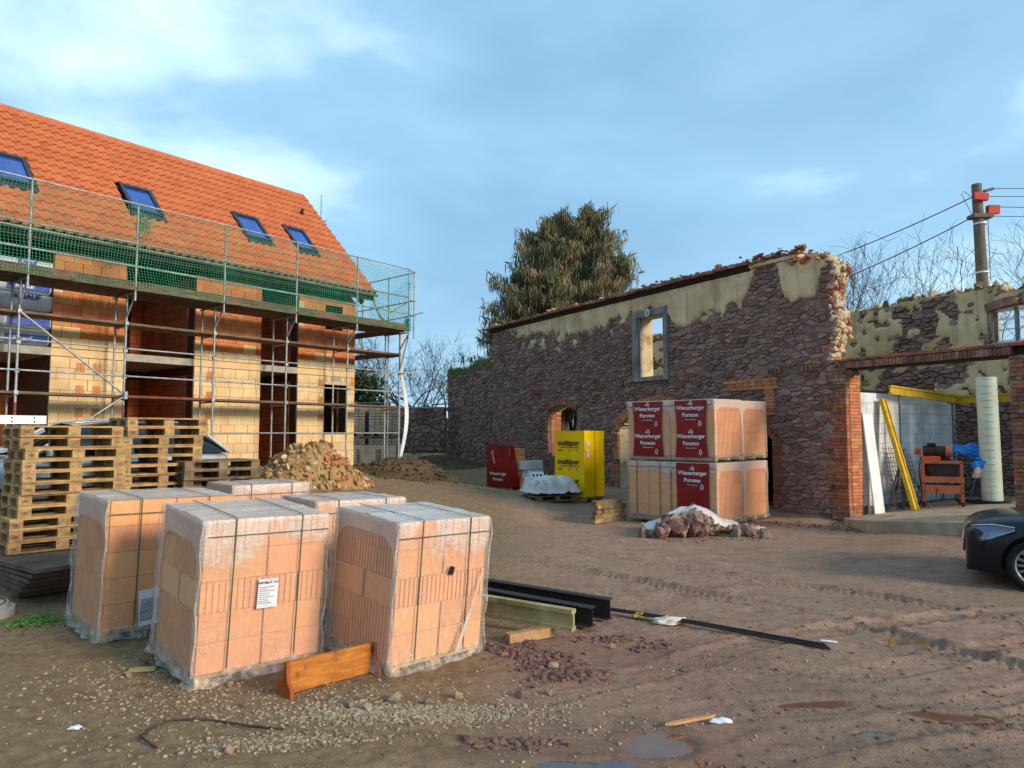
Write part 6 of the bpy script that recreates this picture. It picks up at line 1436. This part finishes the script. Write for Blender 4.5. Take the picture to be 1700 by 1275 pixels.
bm_ = MB(); bm_.box((0, 0, 0), (.2, .11, .065), jit=.02); BB = bm_.mesh('brick_fragment', M['brick_or']); bm_ = MB(); bm_.box((0, 0, 0), (.16, .1, .09), jit=.025); BB2 = bm_.mesh('brick_fragment', M['brick'])
HVs = [p for p in HV if p[2] > gzv(p[0], p[1]) + .03]
for k in range(64):
    p = random.choice(HVs); 
    if k % 2: p = random.choice([h for h in HVs if h[0] > -4.9 or h[2] > 1.5])
    tag(inst('brick_fragment', random.choice([BB, BB2]), None, (p[0], p[1], p[2] + .03), (random.uniform(-.5, .5), random.uniform(-.5, .5), random.uniform(0, 6)), (random.uniform(.7, 1.2),) * 3), 'orange brick fragment lying on the rubble heap', 'brick', 'brick fragments on the rubble heap')
_, EV = heap('earth_heap', M['earth'], -3.0, 20.6, 2.1, 1.6, .42, 'dark earth heap between the rubble and the scaffold end', 'earth', 17); heap('earth_bank', M['earth'], -2.9, 28.6, 2.6, 1.4, .55, 'low earth bank at the foot of the garden walls', 'earth', 27)
q = MB()
for k in range(900):
    p = random.choice(EV); q.rock((p[0] + random.gauss(0, .05), p[1] + random.gauss(0, .05), p[2] + .01), random.uniform(.015, .04) + .05 * random.random() ** 5, (1.2, 1, .7))
tag(q.build('earth_clods', M['earth'], None), 'loose earth clods covering the dark earth heap', 'earth', kind='stuff')
# ------------------------------------------------------------------ paving stacks, concrete angle elements
pv = MB(); pv.box((0, 0, 0), (1, 1, 1)); PVM = pv.mesh('paver', M['conc_dk'])
for sx in range(2):
    for lv in range(2):
        x0, y0 = -5.95 + sx * 1.22, 26.6; t = empty('paver_stack', (x0, y0, .72 + lv * 1.12), .04, [['grey paving stone stack at the bottom next to the house corner', 'grey paving stone stack on top next to the house corner'], ['grey paving stone stack at the bottom beside the boundary wall', 'grey paving stone stack on top beside the boundary wall']][sx][lv], 'paving stack')
        for k in (-1, 0, 1): q = MB(); q.box((k * .42, 0, .04), (.12, 1.0, .09)); q.build('bearer', M['wood_old'], t)
        for r in range(9):
            for i in range(5): inst('paver', PVM, t, (-.42 + i * .21 + random.uniform(-.006, .006), -.38, .14 + r * .105), scale=(.196, .3 + random.uniform(-.03, .03), .088))
        q = MB(); q.b2((-.52, -.22, .09), (.52, .5, 1.03)); q.build('rear_pavers', M['conc_dk'], t)
ae = empty('concrete_element', (-4.75, 23.6, .72), .1, 'grey precast concrete angle wall element behind the scaffold foot', 'concrete element')
for lo, hi in (((-.75, 0, 0), (-.42, .1, .84)), ((-.25, 0, 0), (.22, .1, .84)), ((.42, 0, 0), (.95, .1, .84)), ((-.42, 0, .7), (-.25, .1, .84)), ((.22, 0, .7), (.42, .1, .84))): q = MB(); q.b2(lo, hi); q.build('panel', M['conc_dk'], ae)
q = MB(); q.b2((-.75, .1, 0), (.95, .9, .1)); q.build('foot', M['conc_dk'], ae); q = MB(); q.b2((.96, -.05, -.25), (1.1, .3, .86)); q.build('end_panel', M['conc'], ae)

# ------------------------------------------------------------------ garage bay contents (ruin frame)
def RP(s, d, z=0.0): return Vector((RC.x + s * rD[0] + d * rI[0], RC.y + s * rD[1] + d * rI[1], z))
def FZ(s, d): return slab_z(s, d)
cl = empty('round_column', RP(1.73, 2.8, FZ(1.73, 2.8)), RYAW, 'pale greenish-white round column in its cardboard form', 'column')
q = MB(); q.tube([(0, 0, .05), (-.02, .0, 2.74)], .20, 28); q.build('shaft', M['column'], cl)
q = MB()
for k in range(17): zz_ = .18 + k * .155; q.tube([(math.cos(a) * .2015, math.sin(a) * .2015, zz_ + .04 * a / 6.28) for a in np.linspace(2.6, 5.6, 9)], .0035, 4)
tag(q.build('spiral_seam', M['conc_dk'], cl), kind='stuff'); q = MB(); q.b2((-.30, -.24, 0), (.28, .24, .05)); q.build('base_board', M['timber_dk'], cl); q = MB(); q.b2((-.6, -.3, -.02), (1.8, -.12, .045)); q.build('kicker_board', M['timber_dk'], cl)
def prop(s, d, ztop, label, tripod=True):
    z0 = FZ(s, d); t = empty('steel_prop', RP(s, d, z0), RYAW, label, 'prop'); h_ = ztop - z0
    q = MB(); q.tube([(0, 0, 0), (0, 0, h_ * .52)], .035, 10); q.build('outer_tube', M['prop'], t); q = MB(); q.tube([(0, 0, h_ * .5), (0, 0, h_)], .027, 10); q.build('inner_tube', M['prop'], t)
    q = MB(); q.tube([(0, 0, h_ * .5), (0, 0, h_ * .54)], .055, 10); q.tube([(-.1, 0, h_ * .52), (.1, 0, h_ * .525)], .012, 5); q.build('collar', M['prop'], t); q = MB(); q.box((0, 0, h_ - .005), (.13, .13, .01)); q.build('head_plate', M['prop'], t)
    q = MB(); q.tube([(0, 0, h_ * .44), (0, 0, h_ * .46)], .043, 10); q.build('red_ring', M['red_tag'], t)
    if tripod:
        for a in (.4, 2.5, 4.6):
            e = Vector((math.cos(a) * .55, math.sin(a) * .55, .0)); q = MB(); q.tube([(math.cos(a) * .05, math.sin(a) * .05, h_ * .42), tuple(e)], .02, 6); q.tube([(0, 0, h_ * .18), tuple(e * .5 + Vector((0, 0, h_ * .21)))], .01, 5); q.build('tripod_leg', M['prop'], t)
prop(.45, 1.6, 2.80, 'steel prop with tripod under the front end of the yellow beam'); prop(.5, 3.75, 2.66, 'steel prop with tripod in the rear corner by the white blocks'); prop(1.05, 3.9, 2.66, 'steel prop standing before the dark rear stones'); prop(2.35, 3.6, 2.66, 'steel prop half hidden behind the round column')
def h20(p0, p1, label, hh=.2, ww=.08, m='yel', roll=0.0):
    p0, p1 = Vector(p0), Vector(p1); d = p1 - p0; q = MB(); a, b_, t, tf = ww / 2, hh / 2, .014, .04
    q.ext([(-a, -b_), (a, -b_), (a, -b_ + tf), (t, -b_ + tf), (t, b_ - tf), (a, b_ - tf), (a, b_), (-a, b_), (-a, b_ - tf), (-t, b_ - tf), (-t, -b_ + tf), (-a, -b_ + tf)], 'x', 0, d.length)
    o = q.build('timber_beam', M[m], None, p0); o.rotation_euler = (d.to_track_quat('X', 'Z').to_matrix() @ Matrix.Rotation(roll, 3, 'X')).to_euler(); return tag(o, label, 'beam')
h20(RP(.40, 1.3, 2.93), RP(.50, 4.0, 2.77), 'yellow formwork beam carried on props along the white block wall'); h20(RP(.3, 3.95, 2.76), RP(4.4, 3.9, 2.78), 'yellow formwork beam carried on props along the rear wall')
h20(RP(.88, 1.3, FZ(.88, 1.3) + .02), RP(.26, 1.25, 2.72), 'yellow formwork beam leaning steeply against the white block wall', roll=R(90))
# rebar mats
rm = empty('rebar_mat', RP(.62, 1.55, FZ(.5, 1.5)), RYAW, 'rusty steel mesh mats leaning on the white block wall', 'steel mesh'); rm.rotation_euler = (Matrix.Rotation(RYAW, 3, 'Z') @ Matrix.Rotation(-.19, 3, 'Y')).to_euler()
for k in range(11): q = MB(); q.tube([(0, k * .1 - .5, .02), (0, k * .1 - .5, 1.25 + .2 * (k < 5))], .006, 4); q.build('bar', M['rust'], rm)
for k in range(14): q = MB(); q.tube([(.008, -.55, .08 + k * .1), (.008, .55 if k < 12 else 0.0, .08 + k * .1)], .006, 4); q.build('bar', M['rust'], rm)
q = MB(); q.box((0, .0, 1.1), (.03, .36, 2.2)); o = q.build('white_board', M['white'], None, RP(.42, .72, FZ(.42, .72))); o.rotation_euler = (Matrix.Rotation(RYAW, 3, 'Z') @ Matrix.Rotation(-.10, 3, 'Y')).to_euler(); tag(o, 'tall white board leaning beside the brick pier in the open bay', 'board')
# brick saw on castors
ms = empty('brick_saw', RP(1.06, 2.05, FZ(1.06, 2.05)), RYAW + .55, 'rust-orange masonry saw on castors in the open bay', 'saw')
def part(name, m, *boxes, jit=0):
    q = MB()
    for lo, hi in boxes: q.b2(lo, hi, jit=jit)
    return q.build(name, M[m], ms)
for x in (-.36, .36):
    for y in (-.3, .3):
        part('leg', 'machine', ((x - .03, y - .03, .14), (x + .03, y + .03, .98 if y < 0 else .80)))
        c_ = empty('castor', (x, y, 0), parent=ms); q = MB(); q.tube([(-.02, 0, .065), (.02, 0, .065)], .065, 14); q.build('tyre', M['rubber'], c_); q = MB(); q.b2((-.035, -.03, .06), (-.025, .03, .15)); q.b2((.025, -.03, .06), (.035, .03, .15)); q.b2((-.05, -.05, .14), (.05, .05, .155)); q.build('fork', M['machine'], c_)
part('water_tray', 'machine', ((-.36, -.33, .32), (.36, -.315, .50)), ((-.36, .315, .32), (.36, .33, .50)), ((.345, -.315, .32), (.36, .315, .50)), ((-.36, -.315, .32), (-.345, .315, .50)), ((-.345, -.315, .33), (.345, .315, .34)))
part('cutting_table', 'machine', ((-.40, -.36, .56), (.40, .36, .64)), ((-.40, -.36, .64), (.40, -.33, .68))); part('splash_guard', 'timber_dk', ((-.33, -.06, .64), (.33, -.04, 1.0))); part('top_bar', 'machine', ((-.39, -.33, .96), (.39, -.28, 1.02)))
part('saw_head', 'machine_or', ((-.38, -.30, 1.0), (-.02, -.02, 1.12)), ((-.5, -.2, 1.14), (-.38, -.05, 1.28)))
q = MB(); q.tube([(-.34, -.16, 1.22), (.08, -.16, 1.22)], .12, 16); q.build('motor', M['timber_dk'], ms); q = MB(); q.tube([(.08, -.16, 1.22), (.20, -.16, 1.22)], .13, 16); q.build('motor_cap', M['machine'], ms); part('switch_box', 'black_plastic', ((-.26, -.24, 1.33), (-.1, -.08, 1.40)))
q = MB(); q.tube([(-.02, -.1, .9), (-.02, -.085, .9)], .26, 24); q.build('blade', M['steel_dk'], ms)
q = MB(); q.tube([(-.4, -.3, 1.1), (-.44, -.33, .8), (-.42, -.34, .5), (-.5, -.36, .25), (-.4, -.5, .12), (-.15, -.45, .18), (-.12, -.36, .42)], .012, 5); q.build('power_cable', M['rubber'], ms)
bb = crumple('blue_bag', RP(1.30, 2.75, FZ(1.3, 2.7) + 1.08), .36, (1.25, .6, .55), M['blue_bag'], 'crumpled bright blue plastic bag draped behind the masonry saw', 'bag', 4, 4); bb.rotation_euler = (0, .35, RYAW + .5)
b2_ = crumple('clear_bag', RP(1.62, 2.72, FZ(1.6, 2.7) + .62), .26, (.8, .5, 1.0), M['sheet'], 'clear plastic bag hanging below the blue one by the column', 'bag', 3, 9)
b3_ = crumple('blue_bag', RP(1.60, 2.70, FZ(1.6, 2.7) + .80), .20, (1.0, .7, .9), M['blue_bag'], 'second smaller blue plastic bag hanging next to the round column', 'bag', 4, 6)

# ------------------------------------------------------------------ cars
def loft(q, secs, mi=0, smooth=True, close=False):
    n = len(secs[0]); V = [p for s in secs for p in s]
    q.add(V, [(i * n + k, (i + 1) * n + k, (i + 1) * n + (k + 1) % n, i * n + (k + 1) % n) for i in range(len(secs) - 1) for k in range(n if close else n - 1)], mi, smooth)
def make_car(loc, yaw, paintm, label, estate=True, nose_detail=True, S=1.0):
    """x forward, origin on the ground below the front axle"""
    import bmesh
    t = empty('car', loc, yaw, label, 'car'); t.scale = (S, S, S)
    # stations along x: (x, half width, sill z, belt z, roof z or hood z)
    st = [(.78, .58, .34, .56, .68), (.77, .70, .24, .58, .745), (.71, .79, .20, .62, .81), (.58, .845, .19, .655, .865), (.38, .88, .20, .69, .91), (.10, .895, .22, .73, .945), (-.35, .90, .22, .78, .975), (-.75, .90, .20, .82, 1.0), (-1.2, .90, .20, .82, 1.02), (-2.0, .90, .20, .83, 1.03), (-2.9, .895, .22, .84, 1.03), (-3.4, .87, .26, .85, 1.02), (-3.62, .80, .34, .80, .98)]
    secs = []
    for x, hw, zs, zb, zt in st:
        half = [(hw * .96, zs), (hw, zs + .1), (hw * 1.0, zb - .12), (hw * .985, zb), (hw * .94, zb + (zt - zb) * .45), (hw * .84, zb + (zt - zb) * .78), (hw * .6, zt - .012), (hw * .3, zt), (0, zt + .006)]
        sec = [(x - .10 * (abs(y) / .9) ** 4 * (1 if x > .3 else 0), -y, z) for y, z in half] + [(x - .10 * (abs(y) / .9) ** 4 * (1 if x > .3 else 0), y, z) for y, z in half[-2::-1]]
        secs.append(sec)
    q = MB(); loft(q, secs)
    n = len(secs[0]); q.add(secs[0], [tuple(range(n))], 0); q.add(secs[-1], [tuple(range(n - 1, -1, -1))], 0)
    body = q.mesh('body', [paintm])
    bm = bmesh.new(); bm.from_mesh(body); bmesh.ops.remove_doubles(bm, verts=bm.verts, dist=.001); bmesh.ops.recalc_face_normals(bm, faces=bm.faces); bm.to_mesh(body); bm.free()
    bo = inst('body', body, t)
    ss = bo.modifiers.new('subd', 'SUBSURF'); ss.levels = 2; ss.render_levels = 2
    # wheel arch cut
    cut = MB()
    for x in (0, -2.72): cut.tube([(x, -1.2, .33), (x, 1.2, .33)], .375, 32)
    co = cut.mesh('arch_cut', M['black_plastic']); cobj = bpy.data.objects.new('arch_cut', co); col.objects.link(cobj); cobj.parent = t
    bl = bo.modifiers.new('cut', 'BOOLEAN'); bl.operation = 'DIFFERENCE'; bl.object = cobj; bl.solver = 'EXACT'
    bpy.context.view_layer.update(); dg = bpy.context.evaluated_depsgraph_get(); me2 = bpy.data.meshes.new_from_object(bo.evaluated_get(dg)); bo.modifiers.clear(); bo.data = me2
    bpy.data.objects.remove(cobj); me2.polygons.foreach_set('use_smooth', [True] * len(me2.polygons))
    # glasshouse
    q = MB(); gh = [(-.62, .80, 1.0), (-1.25, .70, 1.40), (-1.7, .68, 1.46), (-2.4, .68, 1.45), (-3.0, .67, 1.40), (-3.5, .74, 1.03)] if estate else [(-.62, .80, 1.0), (-1.35, .68, 1.38), (-1.8, .66, 1.42), (-2.3, .66, 1.40), (-3.1, .72, 1.04), (-3.3, .72, 1.0)]
    secs = []
    for x, hw, z in gh:
        secs.append([(x, -.80, .98), (x, -(hw + .02), z - .10 if z > 1.1 else z - .02), (x, -hw * .85, z), (x, 0, z + .03), (x, hw * .85, z), (x, hw + .02, z - .10 if z > 1.1 else z - .02), (x, .80, .98)])
    loft(q, secs); g_ = q.build('window_glass', M['carglass'], t)
    q = MB(); secs = [[(x, -hw * .9, z - .01), (x, -hw * .5, z + .03), (x, 0, z + .045), (x, hw * .5, z + .03), (x, hw * .9, z - .01)] for x, hw, z in gh[1:-1]]; loft(q, secs); loft(q, [[(a, b, c - .03) for a, b, c in s] for s in secs[::-1]]); q.build('roof_panel', paintm, t)
    for sd in (-1, 1):
        q = MB(); q.tube([(gh[1][0], sd * gh[1][1] * .8, gh[1][2] + .05), ((gh[2][0] + gh[3][0]) / 2, sd * .6, gh[2][2] + .06), (gh[-2][0], sd * gh[-2][1] * .8, gh[-2][2] + .05)], .014, 6); q.build('roof_rail', M['chrome'], t)
        for x0, x1 in ((-.62, -1.25), (-1.95, -1.95), (-3.5, -3.0)): q = MB(); q.tube([(x0, sd * .81, .99), (x1, sd * .71, 1.38)], .03, 6); q.build('pillar', paintm, t)
        m_ = empty('mirror', (-.85, sd * .98, 1.02), parent=t); q = MB(); q.box((0, 0, 0), (.12, .2, .13), jit=.015); q.build('shell', paintm, m_)
        q = MB(); q.b2((-2.4, sd * .895 - .01, .86), (-.6, sd * .895 + .012, .875)); q.build('belt_trim', M['chrome'], t)
        # headlight: faceted lens wrapping the corner
        h = empty('headlight', (0, 0, 0), parent=t); q = MB()
        P = [(.66, .66, .585), (.61, .75, .575), (.45, .86, .615), (.20, .887, .735), (.20, .885, .79), (.42, .84, .815), (.64, .68, .775)]
        P = [(x + .02, sd * (y + .022), z) for x, y, z in P]; c0 = np.mean(P, 0) + np.array([.03, sd * .02, 0]); q.add(P + [tuple(c0)], [((k, (k + 1) % 7, 7) if sd > 0 else ((k + 1) % 7, k, 7)) for k in range(7)]); q.build('lens', M['lamp_glass'], h)
        q = MB(); q.tube([(P[0][0] + .01, P[0][1] + sd * .01, P[0][2] + .012), (P[2][0] + .012, P[2][1] + sd * .012, P[2][2] + .02), (P[3][0], P[3][1] + sd * .012, P[3][2] + .012)], .008, 5); q.tube([(P[6][0] + .01, P[6][1] + sd * .01, P[6][2] - .01), (P[5][0], P[5][1] + sd * .012, P[5][2] - .012), (P[4][0], P[4][1] + sd * .012, P[4][2] - .006)], .008, 5); q.build('light_strip', M['chrome'], h)
        for x in (0, -2.72):
            w_ = empty('wheel', (x, sd * .80, .325), parent=t)
            tp = [(-.105, .24), (-.11, .30), (-.085, .325), (.085, .325), (.11, .30), (.105, .24)]; secs = []
            for k in range(37): a = 2 * math.pi * k / 36; secs.append([(math.cos(a) * r, y, math.sin(a) * r) for y, r in tp])
            q = MB(); loft(q, secs, close=True); q.build('tyre', M['rubber'], w_)
            q = MB(); yo = sd * .085
            secs = [[(math.cos(a) * r, yy, math.sin(a) * r) for r, yy in ((.245, yo), (.225, yo), (.215, yo * .3))] for a in np.linspace(0, 2 * math.pi, 37)]; loft(q, secs)
            for k in range(16):
                a = 2 * math.pi * k / 16; d_ = (math.cos(a), math.sin(a)); e_ = (-d_[1], d_[0]); V = []
                for r, hw in ((.05, .010), (.225, .015)):
                    for s_ in (-1, 1): V += [(d_[0] * r + e_[0] * hw * s_, yo * (1.0 if r < .1 else .96), d_[1] * r + e_[1] * hw * s_), (d_[0] * r + e_[0] * hw * s_, yo * .6, d_[1] * r + e_[1] * hw * s_)]
                q.add(V, [(0, 2, 6, 4), (4, 6, 2, 0), (0, 4, 5, 1), (2, 3, 7, 6)])
            q.tube([(0, yo * .5, 0), (0, yo * 1.03, 0)], .05, 14); q.build('rim', M['rim'], w_)
            q = MB(); q.tube([(0, yo * .2, 0), (0, yo * .25, 0)], .215, 24); q.build('brake_disc', M['black_plastic'], w_)
    gr = empty('grille', (0, 0, 0), parent=t); q = MB(); q.ext([(-.40, .40), (.40, .40), (.46, .58), (.36, .66), (-.36, .66), (-.46, .58)], 'x', .72, .775); q.build('mesh', M['black_plastic'], gr)
    q = MB(); q.tube([(.775, -.40, .40), (.775, -.47, .58), (.765, -.36, .67), (.765, .36, .67), (.775, .47, .58), (.775, .40, .40), (.775, -.40, .40)], .013, 6); q.b2((.762, -.44, .52), (.785, .44, .55)); q.build('chrome_frame', M['chrome'], gr)
    q = MB(); q.b2((.56, -.66, .19), (.745, .66, .25)); q.build('lower_lip', M['black_plastic'], t)
    q = MB(); q.b2((-3.4, -.78, .18), (.5, .78, .26)); q.build('underbody', M['black_plastic'], t)
    for sd in (-1, 1):
        q = MB(); 
        for x in (0, -2.72): q.tube([(x, sd * .62, .33), (x, sd * .7, .33)], .36, 24)
        tag(q.build('wheel_housing', M['black_plastic'], t), kind='stuff')
    return t
cu = Vector((-.83, .56, 0)); cyaw = math.atan2(cu.y, cu.x); fw = Vector((6.42, 8.80, 0)); left = Vector((-cu.y, cu.x, 0))     # near-side (left) wheel
org = fw - left * .80; org = Vector((6.42, 8.80, 0)) + Vector((.56, .83, 0)).normalized() * .80
make_car((org.x, org.y, gzf(6.5, 8.8) - .01), cyaw, M['carblue'], 'dark blue car nosing in beside the concrete floor', estate=False)
g1 = gzv(-6.6, 12.6); make_car((-8.45, 10.85, g1 - .02), math.atan2(-.77, -.63), M['carsilver'], 'silver-white estate car parked behind the pallet stacks', S=1.12)
